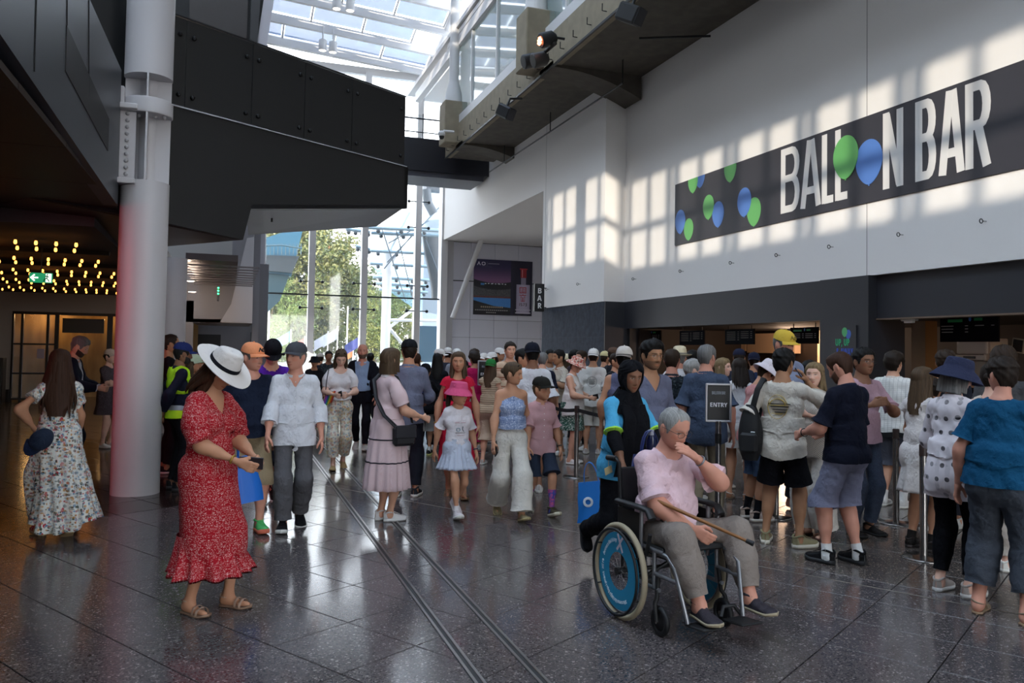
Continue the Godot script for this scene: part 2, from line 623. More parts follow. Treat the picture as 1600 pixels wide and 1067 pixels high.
func hair_of(style: String, fem: bool, fine: bool, under := false) -> MB:
	var key := ["hair", style, fem, fine, under]
	if head_cache.has(key): return head_cache[key]
	var o := MB.new()
	var th: float = {"short": 0.016, "crop": 0.007, "curly": 0.026, "quiff": 0.022, "long": 0.015, "bob": 0.018, "bun": 0.012, "tail": 0.012, "thin": 0.006, "wave": 0.018, "down": 0.016}.get(style, 0.014)
	var rec := 1.2 if style == "thin" else 0.5 if style == "crop" else 0.0
	var nj := 30 if fine else 12
	var ni := 60 if fine else 20
	var grid := []
	var sc := []
	for j in nj + 1:
		var y := lerpf(-0.1, 0.1197, float(j) / nj)
		y = lerpf(y, 0.1197, smoothstep(0.09, 0.12, y) * 0.5)
		var row := PackedVector3Array()
		var ss := []
		for i in ni:
			var az := float(i) / ni * TAU - PI
			var s := y - hairline(az, rec)
			var p := head_point(minf(y, 0.1195), az, fem)
			var r := Vector3(p.x, (p.y - 0.02) * 0.8, p.z).normalized()
			var wav := 0.0
			if style == "curly": wav = 0.007 * sin(az * 17.0 + y * 60) * sin(y * 170.0 + az * 5.0)
			elif style == "short" or style == "quiff": wav = 0.004 * sin(az * 23.0 + y * 90.0) + 0.003 * sin(az * 9.0 - y * 130.0)
			else: wav = 0.0025 * sin(az * 31.0 + sin(y * 40.0) * 2.0)
			var t := (th + wav) * smoothstep(-0.002, 0.028, s) - 0.005 * smoothstep(0.0, -0.01, s)
			if style == "quiff": t += 0.016 * smoothstep(0.05, 0.1, y) * maxf(0, cos(az))
			if style in ["short", "quiff"] and absf(az) > 0.9 and y < 0.04: t *= 0.55
			if under: t = lerpf(t, 0.002, smoothstep(0.025, 0.05, y))
			row.append(p + r * t); ss.append(s)
		grid.append(row); sc.append(ss)
	for r in grid:
		o.v.append_array(r)
		for i in ni: o.c.append(Color.WHITE)
	for j in nj:
		for i in ni:
			var i2 := (i + 1) % ni
			if maxf(maxf(sc[j][i], sc[j][i2]), maxf(sc[j + 1][i], sc[j + 1][i2])) < -0.008: continue
			var a := j * ni + i
			var b := j * ni + i2
			o.ix.append_array(PackedInt32Array([a, b + ni, b, a, a + ni, b + ni]))
	# az grows towards +x at the front, so rows run clockwise seen from above; turn the faces over
	for t in range(0, o.ix.size(), 3):
		var q := o.ix[t + 1]
		o.ix[t + 1] = o.ix[t + 2]; o.ix[t + 2] = q
	o.n = soft_normals(o.v, o.ix)
	var sd := 28 if fine else 12
	var fall := func(y0: float, y1: float, cx: float, zf: Callable, wf: Callable, df: Callable, nr: int, ph: float) -> void:
		var rows := []
		for j in nr + 1:
			var f := float(j) / nr
			var y := lerpf(y1, y0, f)
			var row := PackedVector3Array()
			for i in sd:
				var an := -TAU * i / sd
				var w: float = wf.call(1 - f)
				var dd: float = df.call(1 - f)
				var rip := 1.0 + 0.07 * sin(an * 9 + ph + sin(y * 25.0 + ph) * 1.2) + 0.05 * sin(an * 15 - ph)
				row.append(Vector3(cx + cos(an) * w * rip + 0.006 * sin(y * 30 + ph) * (1 - f), y, zf.call(1 - f) + sin(an) * dd * rip))
			rows.append(row)
		o.grid(rows, true, true, true)
	var nr := 12 if fine else 6
	if style in ["long", "wave", "down"]:
		# separate locks round the back and sides
		var ln2 := {"long": 0.32, "wave": 0.50, "down": 0.25}
		var cnt := 11 if style == "wave" else 9
		for k in cnt:
			var u := k / (cnt - 1.0) * 2.0 - 1.0
			var az := PI + u * (1.75 if style == "wave" else 1.62)
			var top := head_point(0.075, az, fem)
			var mid := head_point(-0.02, az, fem)
			var L: float = ln2[style] * (1.0 - 0.16 * absf(u) + 0.07 * sin(k * 2.4))
			var spread := 1.75 if style == "wave" else 1.25
			var pts := PackedVector3Array()
			var rad := []
			for j in (9 if fine else 5):
				var f := j / (8.0 if fine else 4.0)
				var p: Vector3
				if f < 0.3: p = top.lerp(mid * Vector3(1.1, 1, 1.1), f / 0.3)
				else:
					var g := (f - 0.3) / 0.7
					p = mid * Vector3(1.1, 1, 1.1) + Vector3(mid.x * 1.1 * (spread - 1.0) * sin(g * 2.0), -0.02 - (L - 0.02) * g, (0.02 + 0.02 * cos(az)) * 0 + (0.055 - maxf(mid.z, 0.0) * 0.35) * sin(g * 1.6))
					p += Vector3(sin(g * 9.0 + k * 1.7), 0, cos(g * 8.0 + k * 2.3)) * (0.012 if style == "wave" else 0.005) * g
				pts.append(p)
				rad.append((0.030 if style == "wave" else 0.024) * (0.55 + 0.6 * sin(minf(f * 1.25 + 0.15, 1.0) * PI * 0.9)) * (1.0 - 0.75 * smoothstep(0.8, 1.0, f)))
			o.tube(pts, rad, 9 if fine else 6, true, 0.62, Vector3(cos(az), 0, sin(az)))
		var ln := {"long": 0.33, "wave": 0.5, "down": 0.24}
		var l: float = ln[style]
		fall.call(0.07, -l, 0.0, func(f): return lerpf(0.045, 0.085 + l * 0.06, f), func(f): return lerpf(0.066, 0.088 + (0.02 if style == "wave" else 0.0), sin(minf(f * 1.4, 1.0) * PI / 2)) * (1.0 - 0.35 * smoothstep(0.75, 1.0, f)), func(f): return lerpf(0.055, 0.04, f), nr, 0.3)
		for s in [-1.0, 1.0]:
			fall.call(0.06, -0.19 if style != "wave" else -0.1, 0.071 * s, func(f): return lerpf(0.0, -0.01 if style != "wave" else 0.03, f), func(f): return lerpf(0.012, 0.024, sin(f * PI * 0.8)), func(f): return lerpf(0.03, 0.036, f), nr, s)
	elif style == "bob":
		fall.call(0.07, -0.135, 0.0, func(f): return lerpf(0.04, 0.03, f), func(f): return lerpf(0.07, 0.099, sin(f * PI * 0.62)), func(f): return lerpf(0.058, 0.075, sin(f * PI * 0.62)), nr, 0.6)
		for s in [-1.0, 1.0]:
			fall.call(0.07, -0.115, 0.072 * s, func(f): return lerpf(-0.012, -0.012, f), func(f): return lerpf(0.012, 0.024, sin(f * PI * 0.7)), func(f): return lerpf(0.03, 0.045, f), nr, s)
	elif style == "bun":
		o.sphere(Vector3(0, 0.01, 0.115), Vector3(0.036, 0.034, 0.03), sd / 2, 6)
	elif style == "tail":
		fall.call(0.055, -0.20, 0.0, func(f): return lerpf(0.10, 0.115, f) + 0.03 * sin(f * PI), func(f): return lerpf(0.016, 0.03, sin(f * PI)), func(f): return lerpf(0.016, 0.026, sin(f * PI)), nr, 0.2)
	head_cache[key] = o
	return o

var hand_cache := {}

func hand_of(pose: String, fine: int) -> MB:   # right hand, wrist at the origin, fingers along +y, thumb on +x, palm towards +z
	var key := [pose, fine]
	if hand_cache.has(key): return hand_cache[key]
	var curl: float = {"relax": 0.42, "grip": 1.15, "flat": 0.16, "hold": 0.72}[pose]
	var bn := []
	var r := 0.0085
	bn.append([Vector3(0.0, -0.03, 0), Vector3(0.0, 0.012, 0), 0.024, 0.022, 0])
	for x in [-0.026, -0.008, 0.010, 0.027]: bn.append([Vector3(x * 0.6, 0.012, 0), Vector3(x, 0.082, 0.0), 0.0135, 0.0118, 0])
	if fine == 0:
		bn.append([Vector3(-0.02, 0.085, 0.002), Vector3(-0.018, 0.11, 0.005 + 0.02 * curl), 0.01, 0.009, 0])
	var ln := [0.060, 0.074, 0.080, 0.073]
	for k in 4:
		var x: float = [-0.029, -0.0095, 0.0105, 0.030][k]
		var p := Vector3(x, 0.084, 0)
		var an := 0.0
		var sp: float = (x * 1.6)
		for g in 3:
			an += curl * [0.55, 0.75, 0.5][g] * (1.0 + 0.12 * (1.5 - k) * (1 if pose != "flat" else 0))
			var l: float = ln[k] * [0.46, 0.30, 0.24][g]
			var q := p + Vector3(sp * 0.35 * cos(an), cos(an), sin(an)) * l
			bn.append([p, q, r * (1.0 - 0.07 * g), r * (0.93 - 0.07 * g), 1])
			p = q
	var tc: float = {"relax": 0.35, "grip": 0.9, "flat": 0.15, "hold": 0.55}[pose]
	var t0 := Vector3(0.022, 0.022, 0.004)
	var t1 := t0 + Vector3(0.62, 0.72, 0.25 + 0.4 * tc).normalized() * 0.044
	var t2 := t1 + Vector3(0.30 - 0.5 * tc, 0.85, 0.2 + 0.7 * tc).normalized() * 0.032
	var t3 := t2 + Vector3(0.1 - 0.8 * tc, 0.9, 0.2 + 0.6 * tc).normalized() * 0.026
	bn.append([t0, t1, 0.0145, 0.0108, 1]); bn.append([t1, t2, 0.0102, 0.0095, 1]); bn.append([t2, t3, 0.0095, 0.0078, 1])
	var bd := skin_of(bn, [0.009, 0.0055, 0.0038][fine], 220.0, 0.02)
	var o := MB.new()
	o.v = bd.v; o.n = bd.n; o.ix = bd.ix
	for i in o.v.size(): o.c.append(Color.WHITE)
	hand_cache[key] = o
	return o

func sole_outline(z: float, wide := 1.0) -> Vector2:   # [centre, half width] of a right foot at z (heel +0.07 .. toe -0.195)
	var f := clampf((0.07 - z) / 0.265, 0.0, 1.0)
	var w := 0.034 + 0.014 * smoothstep(0.25, 0.72, f)
	w *= sqrt(clampf(f / 0.10, 0.0, 1.0) * (2 - clampf(f / 0.10, 0.0, 1.0))) if f < 0.1 else 1.0
	if f > 0.78:
		var g := (f - 0.78) / 0.22
		w *= sqrt(maxf(1 - g * g, 0.0))
	return Vector2(-0.006 * smoothstep(0.3, 0.9, f), maxf(w * wide, 0.001))

func shoe_of(kind: String, fine: bool) -> Array:   # [upper, sole] in the foot frame: ankle above the origin, ground at y = 0, toe to -z
	var key := ["shoe", kind, fine]
	if head_cache.has(key): return head_cache[key]
	var up := MB.new()
	var so := MB.new()
	var thick: float = {"sneaker": 0.03, "runner": 0.036, "dress": 0.018, "sandal": 0.016, "loafer": 0.018, "wedge": 0.03}.get(kind, 0.026)
	var nz := 16 if fine else 9
	var na := 14 if fine else 8
	var rows := []
	var srows := []
	for j in nz + 1:
		var f := float(j) / nz
		var z := lerpf(0.0699, -0.1949, f)
		var o := sole_outline(z, 1.06)
		var h := lerpf(0.075, 0.055, smoothstep(0.0, 0.3, f))
		h = lerpf(h, 0.075, smoothstep(0.30, 0.42, f) * (1 - smoothstep(0.42, 0.5, f)))
		h = lerpf(h, 0.034, smoothstep(0.48, 0.8, f))
		h *= 1.0 if f < 0.85 else sqrt(maxf(1 - pow((f - 0.85) / 0.16, 2.0), 0.02))
		if kind == "loafer" or kind == "dress": h *= 0.88
		var row := PackedVector3Array()
		for i in na + 1:
			var an := PI * i / na
			var e := 0.75
			row.append(Vector3(o.x + signf(cos(an)) * pow(absf(cos(an)), e) * o.y, thick - 0.004 + pow(sin(an), e) * h, z))
		rows.append(row)
		var q := sole_outline(z, 1.13)
		var lift := 0.012 * smoothstep(0.75, 1.0, f)
		var b := PackedVector3Array()
		for c in [[1.0, thick], [0.0, thick], [-1.0, thick], [-1.03, thick * 0.5], [-0.95, 0.0], [0.95, 0.0], [1.03, thick * 0.5]]:
			b.append(Vector3(q.x + c[0] * q.y, c[1] + lift * (1 if c[1] > 0 else 0.8), z * 1.01))
		srows.append(b)
	if kind in ["sandal", "wedge"]:
		for a in [[-0.125, 0.030, 0.05], [-0.085, 0.036, 0.058]]:
			var st := []
			for dz in [-0.011, -0.004, 0.004, 0.011]:
				var o := sole_outline(a[0] + dz, 1.12)
				var row := PackedVector3Array()
				for i in 11:
					var an := PI * i / 10.0
					row.append(Vector3(o.x + cos(an) * o.y, thick - 0.004 + pow(sin(an), 0.7) * (a[2] + (0.004 if absf(dz) < 0.01 else 0.0)), a[0] + dz))
				st.append(row)
			up.grid(st, false)
		var ring := PackedVector3Array()
		for i in 17:
			var an := TAU * i / 16.0
			ring.append(Vector3(cos(an) * 0.041, 0.085 + 0.012 * cos(an * 1), 0.012 + sin(an) * 0.048))
		up.tube(ring, 0.0055, 6, false)
	else:
		rows.reverse()
		up.grid(rows, false)
		if fine and kind != "loafer" and kind != "dress":   # laces
			for k in 4:
				var z := -0.05 - k * 0.02
				var y := thick + lerpf(0.072, 0.045, k / 3.0)
				up.cbox(Vector3(-0.002, y, z), Vector3(0.045, 0.006, 0.007), 0.002)
		var col := PackedVector3Array()
		for i in 15:
			var an := TAU * i / 14.0
			col.append(Vector3(cos(an) * 0.037, thick + 0.066 + 0.01 * cos(an * 2), 0.012 + sin(an) * 0.05))
		if fine: up.tube(col, 0.009, 6, false)
	srows.reverse()
	so.grid(srows, true, true, true)
	head_cache[key] = [up, so]
	return head_cache[key]

# ---------------------------------------------------------------- people
const SKIN := {"pale": Color(0.84, 0.67, 0.59), "fair": Color(0.79, 0.60, 0.50), "tan": Color(0.70, 0.51, 0.40), "olive": Color(0.62, 0.45, 0.34), "brown": Color(0.50, 0.35, 0.27), "dark": Color(0.26, 0.16, 0.12), "ruddy": Color(0.76, 0.54, 0.46)}
const HAIR := {"black": Color(0.02, 0.018, 0.017), "dark": Color(0.045, 0.03, 0.022), "brown": Color(0.10, 0.06, 0.038), "light": Color(0.24, 0.15, 0.085), "blond": Color(0.42, 0.29, 0.15), "grey": Color(0.32, 0.31, 0.30), "white": Color(0.60, 0.58, 0.55), "auburn": Color(0.13, 0.055, 0.03)}
const ARMS := {   # wrist in the body's frame for the right arm (x mirrored for the left), elbow pole, thumb direction, hand pose
	"down": [Vector3(0.255, 0.88, -0.03), Vector3(0.35, 0, 1), Vector3(-0.1, 0, -1), "relax"],
	"swingf": [Vector3(0.24, 0.91, -0.22), Vector3(0.3, -0.2, 1), Vector3(-0.2, 0.3, -1), "relax"],
	"swingb": [Vector3(0.25, 0.90, 0.17), Vector3(0.4, 0, 1), Vector3(-0.1, 0, -1), "relax"],
	"phone": [Vector3(0.10, 1.10, -0.30), Vector3(0.7, -0.8, 0.5), Vector3(0.1, 1, 0.1), "hold"],
	"phonelow": [Vector3(0.09, 1.03, -0.30), Vector3(0.6, -0.6, 0.7), Vector3(0.1, 1, 0.1), "hold"],
	"chest": [Vector3(0.10, 1.24, -0.23), Vector3(0.9, -0.8, 0.2), Vector3(0.1, 1, 0.2), "hold"],
	"one": [Vector3(0.17, 1.06, -0.30), Vector3(0.5, -0.5, 0.8), Vector3(-0.2, 1, 0.0), "hold"],
	"ear": [Vector3(0.185, 1.475, -0.13), Vector3(0.8, -1.2, 0.1), Vector3(0.1, 0.2, 1), "hold", Vector3(-0.25, 0.9, 0.7)],
	"face": [Vector3(0.10, 1.47, -0.17), Vector3(0.9, -0.8, -0.2), Vector3(0, 1, 0), "hold"],
	"hip": [Vector3(0.205, 1.03, 0.02), Vector3(1, 0.1, 0.5), Vector3(0.3, 0.2, -1), "relax"],
	"back": [Vector3(0.06, 0.95, 0.19), Vector3(1, 0, 0.6), Vector3(0.3, 0.4, 0), "relax"],
	"fold": [Vector3(-0.08, 1.16, -0.19), Vector3(1, -0.6, 0), Vector3(0, 1, 0), "flat"],
	"push": [Vector3(0.225, 1.0, -0.36), Vector3(0.4, -0.3, 0.8), Vector3(-1, 0.2, 0), "grip"],
	"pocket": [Vector3(0.215, 0.96, 0.0), Vector3(0.6, 0, 1), Vector3(0, 0, -1), "relax"],
	"point": [Vector3(0.28, 1.42, -0.5), Vector3(0.6, -1, 0.2), Vector3(0, 1, 0), "flat"],
	"carry": [Vector3(0.27, 0.89, -0.06), Vector3(0.35, 0, 1), Vector3(-0.3, 0, -1), "grip"],
}
const LEGS := {   # [ankle (right), foot pitch], [ankle (left), foot pitch], pelvis drop
	"stand": [Vector3(0.105, 0.085, 0.0), 0.0, Vector3(-0.105, 0.085, 0.02), 0.0, 0.004],
	"wide": [Vector3(0.15, 0.085, 0.02), 0.0, Vector3(-0.15, 0.085, -0.02), 0.0, 0.014],
	"together": [Vector3(0.06, 0.085, -0.01), 0.0, Vector3(-0.06, 0.085, 0.03), 0.0, 0.0],
	"easy": [Vector3(0.11, 0.085, 0.03), 0.0, Vector3(-0.12, 0.085, -0.09), 0.0, 0.012],
	"walkr": [Vector3(0.08, 0.095, -0.25), -14.0, Vector3(-0.08, 0.145, 0.25), 34.0, 0.035],
	"walkl": [Vector3(0.08, 0.145, 0.25), 34.0, Vector3(-0.08, 0.095, -0.25), -14.0, 0.035],
	"stepr": [Vector3(0.08, 0.085, -0.14), -4.0, Vector3(-0.08, 0.12, 0.15), 22.0, 0.018],
	"stepl": [Vector3(0.08, 0.12, 0.15), 22.0, Vector3(-0.08, 0.085, -0.14), -4.0, 0.018],
	"pushoff": [Vector3(0.07, 0.085, -0.16), 0.0, Vector3(-0.09, 0.29, 0.36), 66.0, 0.03],
}

var fold_noise: FastNoiseLite
var spots := {}    # where each person's joints are, by key, in world space
var cloth_tex := {}

func cloth(spec, rough := 0.85) -> StandardMaterial3D:   # "#hex" or [texture name, scale, tint]
	if spec is Array:
		return M(Color(spec[2]) if spec.size() > 2 else Color.WHITE, rough, 0.0, {"albedo_texture": cloth_tex[spec[0]], "uv1_triplanar": true, "uv1_scale": Vector3.ONE * spec[1], "metallic_specular": 0.25})
	return M(spec, rough, 0.0, {"metallic_specular": 0.25, "uv1_triplanar": true, "uv1_scale": Vector3(2.2, 1.5, 2.2), "normal_enabled": true, "normal_scale": 0.8, "normal_texture": cloth_tex["folds"]})

func person(d: Dictionary) -> Node3D:
	var t0 := Time.get_ticks_usec()
	var at: Vector3 = d.p
	var dist := Vector2(at.x, at.z).length()
	var H: float = d.h
	var s := H / 1.75
	var fem: bool = d.get("f", false)
	var kid: bool = d.get("kid", false)
	var fat: float = d.get("fat", 0.0)
	var fine: bool = dist < 9.6
	var hs: float = d.get("hs", 1.19 if kid else 1.01 if fem else 1.04)
	var root := thing("person", d.l, "person", at, deg_to_rad(float(d.to)) - atan2(at.x, -at.z) + PI, d.get("group", ""))
	# --- joints (unscaled, facing -z)
	var lg: Array = LEGS[d.get("legs", "stand")] if not d.get("legs", "stand") is Array else d.legs
	var pel: Vector3 = Vector3(0, 0.93 - lg[4], 0) + d.get("pel", Vector3.ZERO)
	var lean: Array = d.get("lean", [0, 0, 0])    # forward pitch, twist, sideways
	var B := Basis(Vector3.UP, -deg_to_rad(lean[1])) * Basis(Vector3.BACK, -deg_to_rad(lean[2])) * Basis(Vector3.RIGHT, -deg_to_rad(lean[0]))
	var T := Transform3D(B, pel - B * Vector3(0, 0.93, 0))
	var hd: Array = d.get("head", [0, 0, 0])      # turn to the right, look down, tilt
	var Bn := B * Basis(Vector3.RIGHT, -deg_to_rad(hd[1] * 0.55))
	var Bh := B * Basis(Vector3.UP, -deg_to_rad(hd[0])) * Basis(Vector3.RIGHT, -deg_to_rad(hd[1])) * Basis(Vector3.BACK, -deg_to_rad(hd[2] if hd.size() > 2 else 0.0))
	var nb := T * Vector3(0, 1.455, 0.012)
	var hc := nb + Bn * Vector3(0, 0.178, -0.03)
	var sw := 0.144 if fem else 0.168
	if kid: sw = 0.142
	sw += fat * 0.015
	var bones := []   # a, b, ra, rb, code
	var f := 1.0 + 0.32 * fat
	bones.append([T * Vector3(-0.075, 0.915, 0.0), T * Vector3(0.075, 0.915, 0.0), (0.104 if fem else 0.098) * f, (0.104 if fem else 0.098) * f, 0])
	bones.append([T * Vector3(-0.05, 1.08, -0.005), T * Vector3(0.05, 1.08, -0.005), (0.078 if fem else 0.09) * (f + 0.1 * fat), (0.078 if fem else 0.09) * (f + 0.1 * fat), 0])
	bones.append([T * Vector3(-0.08 if not fem else -0.065, 1.26, 0.0), T * Vector3(0.08 if not fem else 0.065, 1.26, 0.0), (0.090 if fem else 0.101) * (1 + 0.2 * fat), (0.090 if fem else 0.101) * (1 + 0.2 * fat), 0])
	bones.append([T * Vector3(-sw + 0.045, 1.40, 0.012), T * Vector3(sw - 0.045, 1.40, 0.012), 0.054, 0.054, 0])
	bones.append([T * Vector3(0, 0.92, 0), T * Vector3(0, 1.36, 0.01), 0.085 * f, 0.085, 0])
	bones.append([T * Vector3(0, 1.38, 0.018), nb, 0.075, 0.05 if fem else 0.06, 0])
	for sd in [-1.0, 1.0]:
		bones.append([T * Vector3(0.065 * sd, 0.905, 0.05), T * Vector3(0.065 * sd, 0.90, 0.052), 0.082 * f, 0.082 * f, 0])
		if fem and not kid: bones.append([T * Vector3(0.07 * sd, 1.265, -0.075), T * Vector3(0.068 * sd, 1.255, -0.078), 0.053 * (1 + 0.4 * fat), 0.053 * (1 + 0.4 * fat), 0])
	if fat > 0: bones.append([T * Vector3(0, 1.12, -0.02 - 0.06 * fat), T * Vector3(0, 1.02, -0.03 - 0.07 * fat), 0.09 + 0.06 * fat, 0.10 + 0.065 * fat, 0])
	bones.append([nb + Vector3(0, -0.03, 0.0), hc + Bh * Vector3(0, -0.03, 0.018), 0.05 if fem or kid else 0.059, 0.047 if fem or kid else 0.054, 1])
	var hands := []
	var lim := 1.0 + 0.22 * fat
	for sd in [-1.0, 1.0]:
		var code := 2 if sd < 0 else 3
		var spec = d.get("al" if sd < 0 else "ar", "down")
		var ar: Array = ARMS[spec] if spec is String else spec
		var mir := Vector3(sd, 1, 1)
		var sh := T * Vector3(sw * sd, 1.395, 0.012)
		var tg: Vector3 = T * (ar[0] * mir) if not d.get("armworld", false) else ar[0] * mir
		if absf(tg.x - 0) > 0.2 and fat > 0: tg.x += 0.05 * fat * sd
		var e := ik(sh, tg, 0.285, 0.255, B * (ar[1] * mir))
		var r := 0.9 if fem else 1.0
		if kid: r = 0.88
		r *= lim
		bones.append([sh, e[0], 0.047 * r, 0.038 * r, code])
		bones.append([e[0], e[1], 0.038 * r, 0.026 * r, code + 2])
		bones.append([e[0].lerp(e[1], 0.15), e[0].lerp(e[1], 0.45), 0.039 * r, 0.034 * r, code + 2, 0.15, 0.45])
		var fd: Vector3 = (e[1] - e[0]).normalized()
		if ar.size() > 4: fd = (fd + B * (ar[4] * mir)).normalized()
		var th: Vector3 = B * (ar[2] * mir)
		th = (th - fd * th.dot(fd)).normalized()
		hands.append([e[1], fd, th, ar[3], sd])
	var feet := []
	for sd in [-1.0, 1.0]:
		var code := 6 if sd < 0 else 7
		var an: Vector3 = lg[0] if sd > 0 else lg[2]
		var pit: float = lg[1] if sd > 0 else lg[3]
		var hip: Vector3 = pel + Basis(Vector3.UP, -deg_to_rad(lean[1]) * 0.4) * Vector3(0.088 * sd, -0.035, 0.0)
		var k := ik(hip, an, 0.425, 0.40, Vector3((0.12 if not d.get("sit", false) else 0.2 if sd > 0 else 0.75) * sd, 0.3 if d.get("sit", false) else 0.0, -1))
		var r := (1.04 if fem else 1.0) * lim
		if kid: r *= 0.86
		bones.append([hip, k[0], 0.088 * r, 0.056 * r, code])
		bones.append([k[0], k[1], 0.054 * r, 0.035 * r, code + 2])
		var cb: Vector3 = Basis(Vector3.RIGHT, 0.0) * Vector3(0, 0, 0.014)
		bones.append([k[0].lerp(k[1], 0.18) + cb, k[0].lerp(k[1], 0.45) + cb, 0.052 * r, 0.043 * r, code + 2, 0.18, 0.45])
		var out: float = d.get("toes", [8, 8])[1 if sd > 0 else 0]
		var Bf := Basis(Vector3.UP, -deg_to_rad(out) * sd) * Basis(Vector3.RIGHT, -deg_to_rad(pit))
		bones.append([k[1] + Bf * Vector3(0, -0.045, 0.03), k[1] + Bf * Vector3(0, -0.062, -0.15), 0.029, 0.019, code + 4])
		feet.append([k[1], Bf, sd])
	var slim: float = d.get("slim", lerpf(0.91, 1.0, minf(fat * 2.5, 1.0)))
	for bo in bones:
		var th: float = s * (slim if bo[4] != 1 and bo[4] < 10 else 1.0)
		bo[0] *= s; bo[1] *= s; bo[2] *= th; bo[3] *= th
	var cell := clampf(dist * 0.002, 0.012, 0.036) * (1.0 if not kid else 0.9)
	var bd := skin_of(bones, cell, 45.0 / s)
	# --- where each vertex is on the body
	var V: PackedVector3Array = bd.v
	var nv := V.size()
	var code := PackedInt32Array(); code.resize(nv)
	var tt := PackedFloat32Array(); tt.resize(nv)
	var tl := PackedVector3Array(); tl.resize(nv)
	var Ti := T.affine_inverse()
	for i in nv:
		var bo: Array = bones[bd.id[i]]
		var c: int = bo[4]
		code[i] = c
		tl[i] = Ti * (V[i] / s)
		if c >= 2:
			var ab: Vector3 = bo[1] - bo[0]
			var t := clampf((V[i] - bo[0]).dot(ab) / ab.length_squared(), 0, 1)
			tt[i] = t if bo.size() < 7 else lerpf(bo[5], bo[6], t)
			if c == 4 or c == 5 or c == 8 or c == 9: tt[i] += 1.0
			if c >= 10: tt[i] = 2.05
	# --- the body itself: one surface with head and hands
	var sk: Color = (SKIN[d.get("skin", "fair")] as Color).srgb_to_linear() * 1.15
	var body := MB.new()
	body.v = bd.v.duplicate(); body.n = bd.n.duplicate(); body.ix = bd.ix.duplicate()
	for i in nv:
		var q := V[i] * 9.0
		body.c.append(sk * (1.0 + 0.05 * sin(q.x * 3 + q.y * 5) * sin(q.z * 7 - q.y * 2)))
	var hm := head_of(fem or kid, dist < 14.5)
	var k0 := body.v.size()
	var HT := Transform3D(Bh.scaled_local(Vector3.ONE * hs), hc)
	var HS := Transform3D(HT.basis.scaled_local(Vector3.ONE * s), HT.origin * s)
	body.add(hm[0], HS)
	var hcol: Color = HAIR[d.hair[1]] * (0.5 if d.hair[1] in ["light", "brown", "auburn"] else 0.75)
	var stub: float = d.get("stubble", 0.0)
	for i in hm[1].size():
		var c := sk
		match hm[1][i]:
			1: c = Color(sk.r * 0.86, sk.g * 0.55, sk.b * 0.55) if fem else Color(sk.r * 0.85, sk.g * 0.66, sk.b * 0.64)
			2: c = hcol.lerp(sk, 0.25) if hcol.get_luminance() < 0.3 else hcol.lerp(sk, 0.6)
			3: c = Color(0.36, 0.34, 0.33)
			4: c = Color(0.03, 0.02, 0.015)
			5: c = Color(sk.r * 1.02, sk.g * 0.88, sk.b * 0.85)
			6: c = sk.lerp(hcol, stub)
		body.c[k0 + i] = c
	var level := 2 if dist < 6.3 else 1 if dist < 9.0 else 0
	for h in hands:
		var m := hand_of(h[3], level)
		var hsz: float = s * (0.93 if fem else 1.0) * (1.02 if kid else 1.0)
		var z: Vector3 = h[2].cross(h[1]) * h[4]
		var hb := Basis(h[2], h[1], z).scaled_local(Vector3.ONE * hsz)
		var k1 := body.v.size()
		body.add(m, Transform3D(hb, (h[0] + h[1] * 0.015) * s))
		for i in m.v.size(): body.c[k1 + i] = sk * 0.97
	part(root, "body", body, M("#ffffff", 0.55, 0.0, {"vertex_color_use_as_albedo": true, "metallic_specular": 0.35}))
	spots[d.get("k", "")] = {"root": root.transform, "hands": hands, "s": s, "T": T, "head": HS, "feet": feet}
	# --- clothes
	var fo := 1.0 if dist < 14 else 0.0
	var sv := PackedFloat32Array(); sv.resize(nv)
	var ov := PackedFloat32Array(); ov.resize(nv)
	if d.has("bot"):
		var b: Dictionary = d.bot
		var ln: float = b.get("len", 1.9)
		var fl: float = b.get("flare", 0.02)
		var waist: float = b.get("waist", 1.02)
		var base: float = b.get("off", 0.010)
		for i in nv:
			var c := code[i]
			var v := -1.0
			var o := base
			if c == 0: v = waist - tl[i].y
			elif c >= 6 and c <= 9:
				v = (ln - tt[i]) * 0.4
				o += fl * pow(clampf(tt[i] / ln, 0, 1), 1.5)
				if ln > 1.2 and b.get("calf", 0.0) > 0: o += b.calf * smoothstep(0.9, 1.5, tt[i]) * smoothstep(2.0, 1.6, tt[i])
			elif c >= 10: v = -0.02
			sv[i] = v * s
			if fo > 0: o += b.get("fold", 0.0045) * fold_noise.get_noise_3d(V[i].x * 17 + V[i].y * 6 + H * 50, V[i].y * 11, V[i].z * 17)
			ov[i] = o * s
		part(root, b.get("n", "trousers"), shell(bd, sv, ov), cloth(b.c))
	if d.has("top"):
		var b: Dictionary = d.top
		var sl: float = b.get("sl", 0.75)
		var hem: float = b.get("hem", 0.88)
		var neck: float = b.get("neck", 0.0)
		var vee: float = b.get("v", 0.0)
		var loose: float = b.get("loose", 0.012)
		var puff: float = b.get("puff", 0.0)
		var cuff: float = b.get("cuff", 0.012)
		var tank: bool = b.get("tank", false)
		var dr: float = b.get("drape", 0.016) * 0.5
		var ub: Dictionary = d.get("bot", {})
		var under_off: float = ub.get("off", 0.010 if d.has("bot") else 0.0)
		var under_fl: float = ub.get("flare", 0.02)
		var under_len: float = ub.get("len", 1.9)
